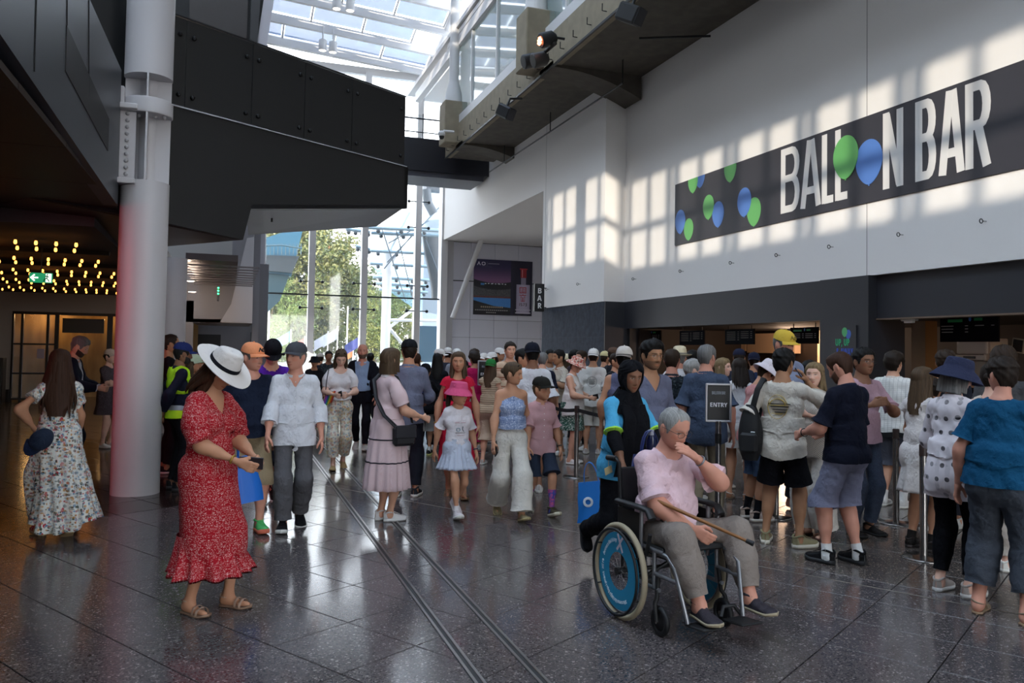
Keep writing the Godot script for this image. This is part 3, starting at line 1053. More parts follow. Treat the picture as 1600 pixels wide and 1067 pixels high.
		# cloth hangs from the chest instead of following the waist
		var hang := func(q: Vector3, lo: float) -> float:
			var fz := smoothstep(1.28, 1.12, q.y)
			if fz <= 0.0: return 0.0
			var g := clampf((1.25 - q.y) / 0.4, 0, 1)
			var kk := (0.86 if kid else 1.0) * lerpf(0.92, 1.0, minf(fat * 2.5, 1.0))
			var ax := (lerpf(0.148 if fem else 0.168, 0.172 if fem else 0.168, g) + 0.055 * fat) * kk + lo * g * 0.8 + dr
			var az := (lerpf(0.112, 0.125, g) + 0.06 * fat) * kk + lo * g * 0.8 + dr
			var z := q.z + 0.035 * fat
			var r := sqrt(q.x * q.x + z * z)
			var e := sqrt(pow(q.x / ax, 2.0) + pow(z / az, 2.0))
			if e < 0.25: return lo * fz * 0.5
			return clampf(r / e - r, 0.0, 0.06) * fz
		for i in nv:
			var c := code[i]
			var v := -1.0
			var o := 0.013
			var q := tl[i]
			if c == 0:
				v = q.y - hem
				o += hang.call(q, loose)
				if q.y < 1.04: o = maxf(o, under_off + 0.008)
				var nw := 0.082 + neck * 0.5
				var nd := (0.062 + neck) if q.z < 0.0 else (0.028 + neck * 0.3)
				var cutn := (sqrt(pow(q.x / nw, 2.0) + pow((q.y - 1.495) / nd, 2.0)) - 1.0) * nd if q.y < 1.495 else absf(q.x) - nw
				if vee > 0 and q.z < 0.01: cutn = minf(cutn, maxf(absf(q.x) - (q.y - 1.43 + vee) * 0.55, 1.43 - vee - q.y))
				v = minf(v, cutn)
				if tank: v = minf(v, maxf(0.125 - absf(q.x), 1.28 - q.y))
				if b.has("halter"): v = minf(v, minf(1.33 - q.y + 0.06 * (1 if q.z < 0 else -2.0) - absf(q.x) * 0.5 * (1 if q.z < 0 else 0), 1.0))
			elif c == 1: v = -0.03
			elif c <= 5:
				v = (sl - tt[i]) * 0.28
				var g := clampf(tt[i] / maxf(sl, 0.01), 0, 1)
				o += cuff * g * g + puff * sin(g * PI)
				if tank: v = -0.05
			elif (c == 6 or c == 7) and not d.get("sit", false):
				v = q.y - hem
				o = maxf(o + hang.call(q, loose), under_off + under_fl * pow(clampf(tt[i] / under_len, 0, 1), 1.5) + 0.009)
			else: v = -0.1
			sv[i] = v * s
			if fo > 0: o += b.get("fold", 0.005) * fold_noise.get_noise_3d(V[i].x * 17 + V[i].y * 10, V[i].y * 10 + H * 30, V[i].z * 17)
			ov[i] = o * s
		var sh := part(root, b.get("n", "shirt"), shell(bd, sv, ov), cloth(b.c))
		for u in ([[sl - 0.05, sl + 0.01, b.trim, "cuff_trim", 0.004]] if b.has("trim") else []) + ([[b.under[0], b.under[1], b.under[2], "undersleeve", -0.006]] if b.has("under") else []):
			for i in nv:
				var c := code[i]
				sv[i] = (minf(tt[i] - u[0], u[1] - tt[i]) * 0.28 * s) if c >= 2 and c <= 5 else -1.0
				ov[i] = (0.013 + u[4] + (cuff if u[4] > 0 else 0.0)) * s
			part(sh, u[3], shell(bd, sv, ov), cloth(u[2]))
		if b.has("collar"):
			var ring := PackedVector3Array()
			var gap := 0.35
			for i in 21:
				var an := lerpf(-PI / 2 + gap, 1.5 * PI - gap, i / 20.0)
				ring.append((T * Vector3(cos(an) * 0.076, 1.462 + 0.022 * sin(an), 0.004 + sin(an) * 0.068)) * s)
			var cm := MB.new()
			cm.tube(ring, 0.021 * s, 8, true, 0.42, Vector3.UP)
			part(sh, "collar", cm, cloth(b.collar))
		if b.has("placket") and fine:
			for i in 7:
				var pk := MB.new()
				var y := 1.40 - i * 0.075
				pk.sphere((T * Vector3(0, y, -0.125 - 0.012 * sin(i * 0.6) - fat * 0.06)) * s, Vector3(0.006, 0.006, 0.004), 8, 4)
				part(sh, "button", pk, M(b.placket, 0.4))
	if d.has("jacket"):
		var b: Dictionary = d.jacket
		for i in nv:
			var c := code[i]
			var q := tl[i]
			var v := -1.0
			var o := 0.024
			if c == 0 or c == 6 or c == 7:
				v = q.y - b.get("hem", 0.84)
				if c == 0: v = minf(v, maxf(1.465 + 0.2 * q.z - q.y, absf(q.x) - 0.08))
				var open: float = b.get("open", 0.05)
				if q.z < 0.0: v = minf(v, absf(q.x) - open - 0.12 * maxf(q.y - 1.05, 0.0) * b.get("lapel", 1.0))
				o += 0.012
			elif c >= 2 and c <= 5:
				v = (b.get("sl", 1.9) - tt[i]) * 0.28
				o += 0.008
				if b.get("sl", 1.9) <= 0: v = -0.06
			if b.get("vest", false) and c == 0: v = minf(v, maxf(0.150 - absf(q.x), 1.20 - q.y))
			sv[i] = v * s
			ov[i] = (o + fo * 0.006 * fold_noise.get_noise_3d(V[i].x * 9, V[i].y * 12 + 4, V[i].z * 9)) * s
		part(root, b.get("n", "jacket"), shell(bd, sv, ov), cloth(b.c))
	if d.has("band"):   # bands of another colour round the trunk, such as reflective tape
		for y in d.band[1]:
			for i in nv:
				var v := -1.0
				if code[i] == 0: v = minf(0.028 - absf(tl[i].y - y), maxf(0.15 - absf(tl[i].x), 1.2 - tl[i].y))
				sv[i] = v * s
				ov[i] = 0.043 * s
			part(root, "tape", shell(bd, sv, ov), M(d.band[0], 0.35))
	for sk2 in d.get("skirt", []):
		skirt(root, sk2, T, feet, s, dist, V, code)
	if d.has("sock"):
		for g in 2:
			for i in nv:
				var c := code[i]
				var v := -1.0
				if c == 8 + g: v = (tt[i] - (2.0 - d.sock[1])) * 0.4
				elif c == 10 + g: v = 0.05
				sv[i] = v * s; ov[i] = 0.006 * s
			part(root, "sock", shell(bd, sv, ov), cloth(d.sock[0]))
	# --- shoes
	if d.has("shoe") and dist < 17:
		var sp: Array = shoe_of(d.shoe[0], fine)
		for ft in feet:
			var m := MB.new()
			var Tf := Transform3D(ft[1], ft[0] - ft[1] * Vector3(0, 0.085, 0))
			var fit: float = s * (0.93 if fem and not kid else 1.08 if kid else 1.02)
			var Ts := Transform3D(Tf.basis.scaled_local(Vector3(ft[2], 1, 1) * fit), Tf.origin * s)
			Ts.origin.y = maxf(Ts.origin.y, 0.0 if absf(Tf.basis.y.y) > 0.999 else Ts.origin.y)
			m.add(sp[0], Ts)
			var up := part(root, "shoe" if not d.shoe[0] in ["sandal", "wedge"] else "sandal", m, cloth(d.shoe[1], 0.6))
			var m2 := MB.new()
			m2.add(sp[1], Ts)
			part(up, "sole", m2, M(d.shoe[2] if d.shoe.size() > 2 else "#d8d4cc", 0.7))
	# --- hair, hats, glasses
	if d.has("hair") and d.hair[0] != "bald":
		var m := MB.new()
		m.add(hair_of(d.hair[0], fem or kid, fine, d.has("hat")), HS)
		part(root, "hair", m, M((hcol * 1.35).linear_to_srgb(), 0.62, 0.0, {"metallic_specular": 0.3, "albedo_texture": cloth_tex["hair"], "uv1_triplanar": true, "uv1_scale": Vector3(9, 2.2, 9)}))
	if d.has("beard"):
		var m := MB.new()
		var rows := []
		for j in 9:
			var row := PackedVector3Array()
			for i in 25:
				var az := lerpf(1.45, -1.45, i / 24.0)
				var y := lerpf(-0.117, lerpf(-0.052, -0.02, absf(az) / 1.45), j / 8.0)
				var p := head_point(y, az, false)
				p.z -= face_bump(p) * smoothstep(1.3, 0.9, absf(az))
				var edge := smoothstep(0, 0.2, j / 8.0) * smoothstep(1.0, 0.85, j / 8.0)
				row.append(p + Vector3(p.x, (p.y + 0.05), p.z).normalized() * (0.008 * edge - 0.003 + 0.001 * sin(i * 4.0 + j * 3.0)))
			rows.append(row)
		m.grid(rows, false)
		var m2 := MB.new()
		m2.add(m, HS)
		part(root, "beard", m2, M(HAIR[d.beard].linear_to_srgb(), 0.8))
	if d.has("hat"): hat(root, d.hat, HS, fine)
	if d.has("glasses"):
		var m := MB.new()
		var up: float = d.glasses[1] if d.glasses.size() > 1 else 0.0   # pushed up on the head
		var z0 := -0.112 if up == 0 else -0.066
		for sd in [-1.0, 1.0]:
			var ring := PackedVector3Array()
			for i in 17:
				var an := TAU * i / 16.0
				ring.append(HS * Vector3(sd * 0.033 + cos(an) * 0.024, 0.006 + up + sin(an) * 0.018, z0 + absf(sd * 0.033 + cos(an) * 0.024) * 0.12))
			m.tube(ring, 0.0016 * s, 5, false)
			m.tube(PackedVector3Array([HS * Vector3(sd * 0.057, 0.012 + up, z0 + 0.008), HS * Vector3(sd * 0.081, 0.012 + up, -0.03), HS * Vector3(sd * 0.084, 0.004 + up, 0.03)]), 0.0016 * s, 5)
		m.tube(PackedVector3Array([HS * Vector3(-0.010, 0.010 + up, z0), HS * Vector3(0, 0.013 + up, z0 - 0.003), HS * Vector3(0.010, 0.010 + up, z0)]), 0.0016 * s, 5)
		var g := part(root, "glasses", m, M("#141414", 0.3))
		if d.glasses[0] == "sun":
			var lm := MB.new()
			for sd in [-1.0, 1.0]: lm.sphere(HS * Vector3(sd * 0.033, 0.006 + up, z0 + 0.004), Vector3(0.024, 0.018, 0.004), 12, 6, HS.basis.orthonormalized())
			part(g, "lens", lm, M("#0b0b0d", 0.1))
	if d.has("watch"):
		var i: int = 0 if d.watch[0] == "l" else 1
		var h: Array = hands[i]
		var m := MB.new()
		var u: Vector3 = h[1]
		var p: Vector3 = (h[0] - u * 0.025) * s
		var ring := PackedVector3Array()
		var x: Vector3 = h[2]
		var y := u.cross(x)
		var wr: float = (0.030 if fem else 0.033) * (1.0 + 0.15 * fat)
		for j in 17: ring.append(p + (x * cos(TAU * j / 16.0) + y * sin(TAU * j / 16.0)) * wr * s)
		m.tube(ring, 0.0065 * s, 6, false, 0.5, u)
		part(root, d.watch[2] if d.watch.size() > 2 else "watch", m, M(d.watch[1], 0.35, 0.5))
	if d.has("belt"):
		for i in nv:
			sv[i] = (0.02 - absf(tl[i].y - d.belt[1])) * s if code[i] == 0 else -1.0
			ov[i] = 0.022 * s
		part(root, "belt", shell(bd, sv, ov), M(d.belt[0], 0.5))
	return root

func skirt(root: Node3D, k: Dictionary, T: Transform3D, feet: Array, s: float, dist: float, V: PackedVector3Array, code: PackedInt32Array) -> void:   # y0, y1, r0, r1 [x, z], pleats, amp
	var m := MB.new()
	var nr := 16 if dist < 9.6 else 8
	var na: int = maxi(40, int(k.get("n", 12)) * 5) if dist < 9.6 else 28
	var mid: Vector3 = (feet[0][0] + feet[1][0]) * 0.5
	var rows := []
	var y0: float = k.y0
	var y1: float = k.y1
	var prof: Array = k.get("prof", [])
	# how far hips and legs reach in every direction at every height, so that the cloth clears them
	var reach := PackedFloat32Array()
	reach.resize((nr + 2) * 24)
	var ctr := func(f: float) -> Vector3:
		var c := T * Vector3(0, y0, 0.005)
		return Vector3(c.x, 0, c.z).lerp(Vector3(mid.x, 0, mid.z) + k.get("shift", Vector3.ZERO), smoothstep(0, 1, f) * 0.9)
	var ty := (T * Vector3(0, y0, 0)).y
	for i in V.size():
		if code[i] == 0 or (code[i] >= 6 and code[i] <= 9):
			var p := V[i] / s
			var f := (ty - p.y) / (y0 - y1)
			if f < -0.05 or f > 1.03: continue
			var q: Vector3 = p - ctr.call(clampf(f, 0, 1))
			var rr := Vector2(q.x, q.z).length()
			var a := int(round(fposmod(atan2(q.z, q.x), TAU) / TAU * 24.0))
			var jj := int(round(f * nr))
			for dj in [-1, 0, 1]:
				for da in [-1, 0, 1]:
					var w := clampi(jj + dj, 0, nr + 1) * 24 + posmod(a + da, 24)
					reach[w] = maxf(reach[w], rr)
	for j in nr + 2:
		var f := minf(float(j) / nr, 1.0)
		var inn := 0.012 if j == nr + 1 else 0.0
		var y := lerpf(y0, y1, f) + (0.02 if j == nr + 1 else 0.0)
		var c := T * Vector3(0, y0, 0.005)
		c.y = 0
		var down := Vector3(c.x, 0, c.z).lerp(Vector3(mid.x, 0, mid.z) + k.get("shift", Vector3.ZERO), smoothstep(0, 1, f) * 0.9)
		var yy := (T * Vector3(0, y0, 0)).y + (y - y0)
		var rx := 0.9 * lerpf(k.r0[0], k.r1[0], pow(f, k.get("pow", 1.0)))
		var rz := 0.92 * lerpf(k.r0[1], k.r1[1], pow(f, k.get("pow", 1.0)))
		if prof.size():
			var g := f * (prof.size() - 1)
			var i0 := mini(int(g), prof.size() - 2)
			var w: float = lerpf(prof[i0], prof[i0 + 1], smoothstep(0, 1, g - i0))
			rx *= w; rz *= w
		var row := PackedVector3Array()
		for i in na:
			var an := -TAU * i / na
			var amp: float = k.get("amp", 0.015) * pow(f, k.get("apow", 1.0))
			var w := 1.0 + amp / 0.2 * (sin(an * k.get("n", 12) + 0.9 * sin(an * 3)) + 0.4 * sin(an * 5 + 1.0)) - inn / 0.2
			var af := fposmod(an, TAU) / TAU * 24.0
			var ri := mini(j, nr) * 24
			var need := lerpf(reach[ri + int(af) % 24], reach[ri + (int(af) + 1) % 24], af - int(af)) + 0.014 - inn * 0.6
			var dv := Vector2(cos(an) * rx * w, sin(an) * rz * w)
			if dv.length() < need: dv = dv.normalized() * need
			row.append(Vector3(down.x + dv.x, yy + k.get("wave", 0.0) * f * sin(an * 2 + 0.5), down.z + dv.y) * s)
		rows.append(row)
	rows.reverse()
	m.grid(rows, true)
	var o := part(root, k.get("nm", "skirt"), m, cloth(k.c))
	for t in k.get("trim", []):   # thin dark bands round the skirt
		var f: float = (y0 - t[0]) / (y0 - y1)
		var jj := clampi(int(round((1.0 - f) * nr)) + 1, 0, rows.size() - 1)
		var tm := MB.new()
		var ring: PackedVector3Array = rows[jj].duplicate()
		ring.append(rows[jj][0])
		tm.tube(ring, 0.007 * s, 5, false)
		part(o, "trim", tm, cloth(t[1]))

func hat(root: Node3D, h: Array, HS: Transform3D, fine: bool) -> void:   # kind, colour, extra
	var m := MB.new()
	var sd := 40 if fine else 18
	var mat := cloth(h[1], 0.85)
	match h[0]:
		"cap", "capback":
			var turn := Basis(Vector3.UP, PI) if h[0] == "capback" else Basis()
			var X := HS * Transform3D(turn.rotated(Vector3.RIGHT, 0.0), Vector3.ZERO)
			var rows := []
			var zc := 0.004
			for j in 11:
				var f := j / 10.0
				var row := PackedVector3Array()
				for i in sd:
					var an := -TAU * i / sd
					var r := cos(f * PI / 2 * 0.985)
					r = pow(r, 0.72)
					var bump := 1.0 + 0.012 * cos(an * 6) * (1 - f)
					row.append(X * Vector3(cos(an) * 0.091 * r * bump, 0.042 - 0.012 * -sin(an) * (1 - f) * (1 if h[0] == "cap" else -1) + 0.098 * sin(f * PI / 2), zc + sin(an) * 0.112 * r * bump))
				rows.append(row)
			m.grid(rows, true, true, true)
			m.sphere(X * Vector3(0, 0.142, zc), Vector3.ONE * 0.008 * HS.basis.get_scale().x, 8, 5)
			var o := part(root, "cap", m, mat)
			var b := MB.new()
			var top := []
			for j in 7:
				var row := PackedVector3Array()
				for i in 15:
					var an := lerpf(-1.12, 1.12, i / 14.0)
					var f := j / 6.0
					var rr := Vector2(sin(an) * 0.092, -cos(an) * 0.105)
					var ext := 0.078 * sqrt(maxf(0.0, 1 - pow(an / 1.14, 2.0)))
					row.append(X * Vector3(rr.x * (1.0 + 0.06 * f), 0.047 - 0.012 * f - 0.02 * pow(an, 2.0) * (0.4 + f * 0.5), zc + rr.y - ext * f))
				top.append(row)
			b.grid(top, false)
			var low := []
			for r in top:
				var q := PackedVector3Array()
				for p in r: q.append(p - HS.basis.y.normalized() * 0.004)
				low.append(q)
			low.reverse()
			b.grid(low, false)
			part(o, "visor", b, cloth(h[2], 0.85) if h.size() > 2 and h[2] else mat)
			if h.size() > 3:   # two letters on the front, the first without its bar
				var lg := MB.new()
				for i in 2:
					var fr := X * Transform3D(Basis(Vector3.UP, -0.2 + 0.4 * i) * Basis(Vector3.RIGHT, 0.42), Vector3((0.021 if i == 0 else -0.021), 0.081, -0.101))
					fr.basis = fr.basis * Basis(Vector3.UP, PI)
					if i == 0: stroke(lg, [Vector2(-0.018, -0.016), Vector2(0, 0.018), Vector2(0.018, -0.016)], 0.008, 0.006, fr)
					else:
						stroke(lg, arc(0, 0, 0.015, 0.015, 0, 180), 0.008, 0.006, fr)
						stroke(lg, arc(0, 0, 0.015, 0.015, 180, 360), 0.008, 0.006, fr)
				part(o, "logo", lg, M(h[3], 0.7))
		"bucket", "sun", "floppy":
			var br: float = {"bucket": 0.150, "sun": 0.165, "floppy": 0.172}[h[0]]
			var dr: float = {"bucket": 0.055, "sun": 0.04, "floppy": 0.075}[h[0]]
			var pr := PackedVector2Array([Vector2(0.088, 0.03), Vector2(br - 0.004, 0.047 - dr), Vector2(br, 0.050 - dr), Vector2(br - 0.002, 0.055 - dr), Vector2(lerpf(0.1, br, 0.4), 0.055 - dr * 0.28), Vector2(0.098, 0.062), Vector2(0.096, 0.08), Vector2(0.088, 0.125), Vector2(0.078, 0.138), Vector2(0.05, 0.143), Vector2(0.002, 0.144)])
			m.lathe(pr, sd, HS * Transform3D(Basis(), Vector3(0, 0.0, 0.004)), true, 0.95, 1.12)
			var o := part(root, "hat", m, mat)
			if h.size() > 2:
				var r := MB.new()
				r.lathe(PackedVector2Array([Vector2(0.099, 0.061), Vector2(0.1, 0.07), Vector2(0.097, 0.084), Vector2(0.094, 0.085)]), sd, HS * Transform3D(Basis(), Vector3(0, 0, 0.004)), false, 0.95, 1.12)
				part(o, "hat_band", r, cloth(h[2]))
		"fedora", "straw":
			var br := 0.192 if h[0] == "fedora" else 0.17
			var rows := []
			var prof := [[0.086, 0.040], [br - 0.004, 0.036], [br, 0.039], [br - 0.003, 0.042], [0.12, 0.046], [0.100, 0.050], [0.097, 0.075], [0.093, 0.11], [0.082, 0.150], [0.06, 0.163], [0.03, 0.158], [0.002, 0.152]]
			for j in prof.size():
				var row := PackedVector3Array()
				for i in sd:
					var an := -TAU * i / sd
					var r: float = prof[j][0]
					var y: float = prof[j][1]
					var brim := smoothstep(0.1, br, r)
					y += brim * (0.016 * absf(cos(an)) - 0.022 * maxf(0, -sin(an)) + 0.008 * maxf(0, sin(an)))
					var crown := smoothstep(0.09, 0.15, y) * (1 - brim)
					var pin := 1.0 - 0.30 * crown * smoothstep(0.2, 0.9, -sin(an)) * pow(absf(cos(an)), 0.6)
					y -= 0.018 * crown * maxf(0, sin(an)) - 0.008 * crown * maxf(0, -sin(an))
					row.append(HS * Vector3(cos(an) * r * pin * 0.95, y, 0.004 + sin(an) * r * 1.14))
				rows.append(row)
			m.grid(rows, true, true, true)
			var o := part(root, "hat", m, mat)
			var r := MB.new()
			r.lathe(PackedVector2Array([Vector2(0.1015, 0.049), Vector2(0.1025, 0.055), Vector2(0.1005, 0.074), Vector2(0.097, 0.076)]), sd, HS * Transform3D(Basis(), Vector3(0, 0, 0.004)), false, 0.955, 1.145)
			part(o, "ribbon", r, cloth(h[2] if h.size() > 2 else "#16161a"))

# a point of a person's hand in world space: along the fingers, out of the palm, towards the thumb
func grip(key: String, side: String, along := 0.07, palm := 0.03, thumb := 0.0) -> Transform3D:
	var q: Dictionary = spots[key]
	var h: Array = q.hands[0 if side == "l" else 1]
	var z: Vector3 = h[2].cross(h[1]) * h[4]
	var p: Vector3 = h[0] + h[1] * (0.015 + along) + z * palm + h[2] * thumb
	var R: Transform3D = q.root
	return Transform3D((R.basis * Basis(h[2], h[1], h[2].cross(h[1]))).orthonormalized(), R * (p * q.s))

func phone(key: String, side: String, label: String, hexc := "#101114", group := "phones in hands") -> void:
	var t := grip(key, side, 0.075, 0.024, 0.02)
	var o := thing("phone", label, "phone", t.origin)
	o.basis = t.basis * Basis(Vector3.FORWARD, 0.35)
	var m := MB.new()
	m.cbox(Vector3.ZERO, Vector3(0.076, 0.155, 0.009), 0.003)
	part(o, "case", m, M(hexc, 0.35))
	var m2 := MB.new()
	m2.cbox(Vector3(0, 0, 0.0048), Vector3(0.070, 0.146, 0.001), 0.0004)
	part(o, "screen", m2, M("#16181c", 0.12))

# ---------------------------------------------------------------- the hall
var white: StandardMaterial3D
var wallm: StandardMaterial3D
var dark: StandardMaterial3D
var concrete: StandardMaterial3D
var steel: StandardMaterial3D
var black: StandardMaterial3D
var glassm: StandardMaterial3D

func lamp(at: Vector3, hexc: String, e: float, size := 0.1) -> void:
	var l := OmniLight3D.new()
	l.name = "lamp_light"
	l.light_color = Color(hexc); l.light_energy = e; l.light_size = size; l.omni_range = 40; l.omni_attenuation = 2.0; l.shadow_enabled = true
	add_child(l, true)
	l.position = at

func make_materials() -> void:
	white = M("#d9d7d6", 0.5)
	wallm = M("#e8e4e0", 0.75)
	dark = M("#232329", 0.42)
	steel = M("#b9b7b4", 0.22, 0.95)
	black = M("#0d0d0f", 0.45)
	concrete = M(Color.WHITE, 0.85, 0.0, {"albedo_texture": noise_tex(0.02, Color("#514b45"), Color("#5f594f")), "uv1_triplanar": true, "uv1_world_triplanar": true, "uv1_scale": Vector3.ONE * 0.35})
	glassm = M(Color(0.85, 0.93, 0.95, 0.10), 0.05, 0.0, {"transparency": BaseMaterial3D.TRANSPARENCY_ALPHA})
	fold_noise = FastNoiseLite.new(); fold_noise.seed = 3; fold_noise.frequency = 1.0; fold_noise.fractal_octaves = 2
	# printed cloth
	var r := RandomNumberGenerator.new()
	r.seed = 11
	var hr := PackedFloat32Array()
	for i in 128: hr.append(r.randf_range(0.45, 1.0))
	cloth_tex["hair"] = tex_of(128, 64, func(x, y): return Color.WHITE * (hr[(x + int(3 * sin(y * 0.1))) % 128] * 0.7 + hr[(x / 3) % 128] * 0.3))
	var fn := NoiseTexture2D.new()
	fn.width = 256; fn.height = 256; fn.seamless = true; fn.as_normal_map = true; fn.bump_strength = 9.0
	fn.noise = FastNoiseLite.new()
	fn.noise.frequency = 0.012; fn.noise.fractal_octaves = 3; fn.noise.domain_warp_enabled = true; fn.noise.domain_warp_amplitude = 40.0; fn.noise.seed = 5
	cloth_tex["folds"] = fn
	cloth_tex["check"] = tex_of(64, 64, func(x, y): return Color("#b9b7b2") if x % 16 < 2 or y % 8 < 1 else Color("#e6e3de"))
	cloth_tex["stripes"] = tex_of(64, 64, func(x, y): return Color("#8a8078") if y % 8 < 2 else Color("#ddd6ca"))
	cloth_tex["vstripes"] = tex_of(64, 64, func(x, y): return Color("#55555a") if (x + y) % 8 < 2 else Color("#cfcbc8"))
	cloth_tex["polo"] = tex_of(64, 64, func(x, y): return Color("#a0624a") if y % 32 < 4 or (y % 32 > 8 and y % 32 < 11) else Color("#d2b79c"))
	cloth_tex["dots"] = blobs(256, Color("#e2d9dc"), [Color("#15151c")], 10, 13, 13, r, true)
	cloth_tex["specks"] = blobs(256, Color("#a01824"), [Color("#e6b9b4"), Color("#ecccc8")], 300, 2, 4, r)
	cloth_tex["floral"] = blobs(256, Color("#dfe0da"), [Color("#93a3ae"), Color("#3d4a3e"), Color("#b9333c"), Color("#5d86a8"), Color("#4a4038"), Color("#c08a4c")], 330, 3, 9, r)
	cloth_tex["pastel"] = blobs(256, Color("#e8e0d0"), [Color("#c58f7d"), Color("#9fb0a6"), Color("#d8b77f"), Color("#8b9cae")], 220, 4, 11, r)
	cloth_tex["leaves"] = blobs(256, Color("#2f5a4c"), [Color("#d8e0d4"), Color("#bfc9bd"), Color("#16261f")], 260, 3, 9, r)
	cloth_tex["hawaii"] = blobs(256, Color("#23272c"), [Color("#3f4a50"), Color("#5b6468"), Color("#14171a")], 240, 3, 9, r)
	cloth_tex["hatfloral"] = blobs(128, Color("#e0c9b8"), [Color("#b02c34"), Color("#d65f4c"), Color("#5b3a34")], 120, 3, 8, r)
	cloth_tex["denim"] = blobs(128, Color("#3a4150"), [Color("#464e60"), Color("#303644")], 400, 1, 3, r)
	cloth_tex["bluelace"] = blobs(128, Color("#8e9dbd"), [Color("#c9d0e2"), Color("#6d7da4")], 160, 2, 5, r)
	cloth_tex["greymarl"] = blobs(128, Color("#6d6c6a"), [Color("#8b8986"), Color("#55534f")], 300, 1, 3, r)
	cloth_tex["seersucker"] = tex_of(64, 64, func(x, y): return Color("#e6dcdd") if x % 4 < 2 else Color("#d0a9a9"))
	cloth_tex["tiedye"] = blobs(128, Color("#4a4a9a"), [Color("#c05a86"), Color("#3b62b8"), Color("#8c4f9c")], 60, 6, 14, r)

func blobs(n: int, bg: Color, cols: Array, count: int, r0: int, r1: int, r: RandomNumberGenerator, even := false) -> ImageTexture:
	var im := Image.create(n, n, false, Image.FORMAT_RGB8)
	im.fill(bg)
	for i in count:
		var cx := r.randi_range(0, n - 1)
		var cy := r.randi_range(0, n - 1)
		if even:
			cx = (i % 4) * n / 4 + (n / 8 if (i / 4) % 2 else 0) + r.randi_range(-6, 6)
			cy = (i / 4) * n / 3 + n / 6 + r.randi_range(-6, 6)
		var rx := r.randi_range(r0, r1)
		var ry := r.randi_range(r0, r1) if not even else rx
		var c: Color = cols[r.randi() % cols.size()]
		for y in range(-ry, ry + 1):
			for x in range(-rx, rx + 1):
				if float(x * x) / (rx * rx) + float(y * y) / (ry * ry) <= 1.0: im.set_pixel(posmod(cx + x, n), posmod(cy + y, n), c)
	return ImageTexture.create_from_image(im)

func terrazzo(base: Color, chips: Array, seedv: int) -> ImageTexture:
	var r := RandomNumberGenerator.new()
	r.seed = seedv
	var n := 1024
	var im := Image.create(n, n, false, Image.FORMAT_RGB8)
	im.fill(base)
	for i in 26000:
		var c: Color = base.lerp(chips[r.randi() % chips.size()], 0.72)
		var w := r.randi_range(2, 7)
		if r.randf() < 0.08: w += 4
		im.fill_rect(Rect2i(r.randi_range(0, n - 8), r.randi_range(0, n - 8), w, r.randi_range(2, w + 1)), c)
	return ImageTexture.create_from_image(im)

func make_floor() -> void:
	var fl := struct("floor", MB.new().span(Vector3(-14, -0.3, 22), Vector3(20, -0.014, -44)), M("#1b1a1c", 0.6))
	var ch := [Color("#928b88"), Color("#6e6868"), Color("#555051"), Color("#3d3a3b"), Color("#322f31"), Color("#cdc7c2"), Color("#827a78"), Color("#474344")]
	var opt := {"uv1_triplanar": true, "uv1_world_triplanar": true, "uv1_scale": Vector3.ONE * 0.62, "metallic_specular": 0.5}
	opt["albedo_texture"] = terrazzo(Color("#6a6566"), ch, 5)
	var mid := M(Color("#cdc7c6"), 0.15, 0.0, opt)
	var opt2 := opt.duplicate()
	var light := M(Color("#dcd1c4"), 0.17, 0.0, opt2)
	var opt3 := opt.duplicate()
	var blk := M(Color("#6a5f58"), 0.15, 0.0, opt3)
	# the slabs run with the slanting balcony, not with the hall
	var u := Vector3(0.848, 0, -0.530)
	var w := Vector3(0.530, 0, 0.848)
	var bs := Basis(u, Vector3.UP, -w)
	var su := 0.545
	var sw := 0.6
	var cells := []
	for i in range(-60, 90):
		for j in range(-80, 30):
			var c := u * ((i + 0.5) * su + 0.11) + w * ((j + 0.5) * sw + 0.2)
			if c.x < -13.5 or c.x > 19.5 or c.z > 3.0 or c.z < -43.5: continue
			var right: bool = c.dot(u) > 6.46
			var left: bool = c.dot(w) < -8.35 and c.x < -0.2
			cells.append([c.length(), c, 1 if right else 2 if left else 0])
	cells.sort_custom(func(a, b): return a[0] < b[0] if a[0] != b[0] else a[1].x < b[1].x)
	var proto := []
	for m in 3:
		var b := MB.new()
		b.cbox(Vector3.ZERO, Vector3(su - 0.007, 0.014, sw - 0.007), 0.002)
		proto.append(b)
	var mesh := (proto[0] as MB).mesh()
	var ms := [mid, light, blk]
	var rest := [MB.new(), MB.new(), MB.new()]
	var k := 0
	for c in cells:
		var inview: bool = c[1].z < -2.2 and c[1].x > c[1].z * -0.0 - 3.0 + 0.0 * c[0] and c[1].x < -c[1].z * 1.45
		if inview and k < 300:
			k += 1
			var o := part(fl, "tile", mesh, ms[c[2]])
			o.transform = Transform3D(bs, c[1] + Vector3(0, -0.007, 0))
		elif c[0] < 30.0 or c[2] != 2:
			var p: Vector3 = c[1]
			var a := u * (su - 0.007) / 2
			var d := w * (sw - 0.007) / 2
			rest[c[2]].quad(p - a + d, p + a + d, p + a - d, p - a - d)
	for m in 3:
		var o := part(fl, "more_tiles", rest[m], ms[m])
		o.set_meta("kind", "stuff")
	# two steel door tracks let into the floor
	for x in [1.27, 1.59]:
		var t := struct("trim_1" if x < 1.4 else "trim_2", MB.new().span(Vector3(x - 0.034, 0.0004, 2), Vector3(x + 0.034, 0.0015, -42.8)), M("#0a0a0b", 0.5))
		for dx in [-0.021, 0.021]:
			var s := MB.new()
			s.cbox(Vector3(x + dx, 0.0025, -20.4), Vector3(0.018, 0.005, 44.8), 0.001)
			part(t, "rail", s, M("#8f8b88", 0.3, 0.9))
	# brass-grey strip where the paving changes
	var st := MB.new()
	st.box(u * 6.46 + w * -2.0 + Vector3(0, 0.001, 0), Vector3(0.006, 0.002, 30), bs)
	struct("trim_3", st, M("#b0a798", 0.4, 0.6))

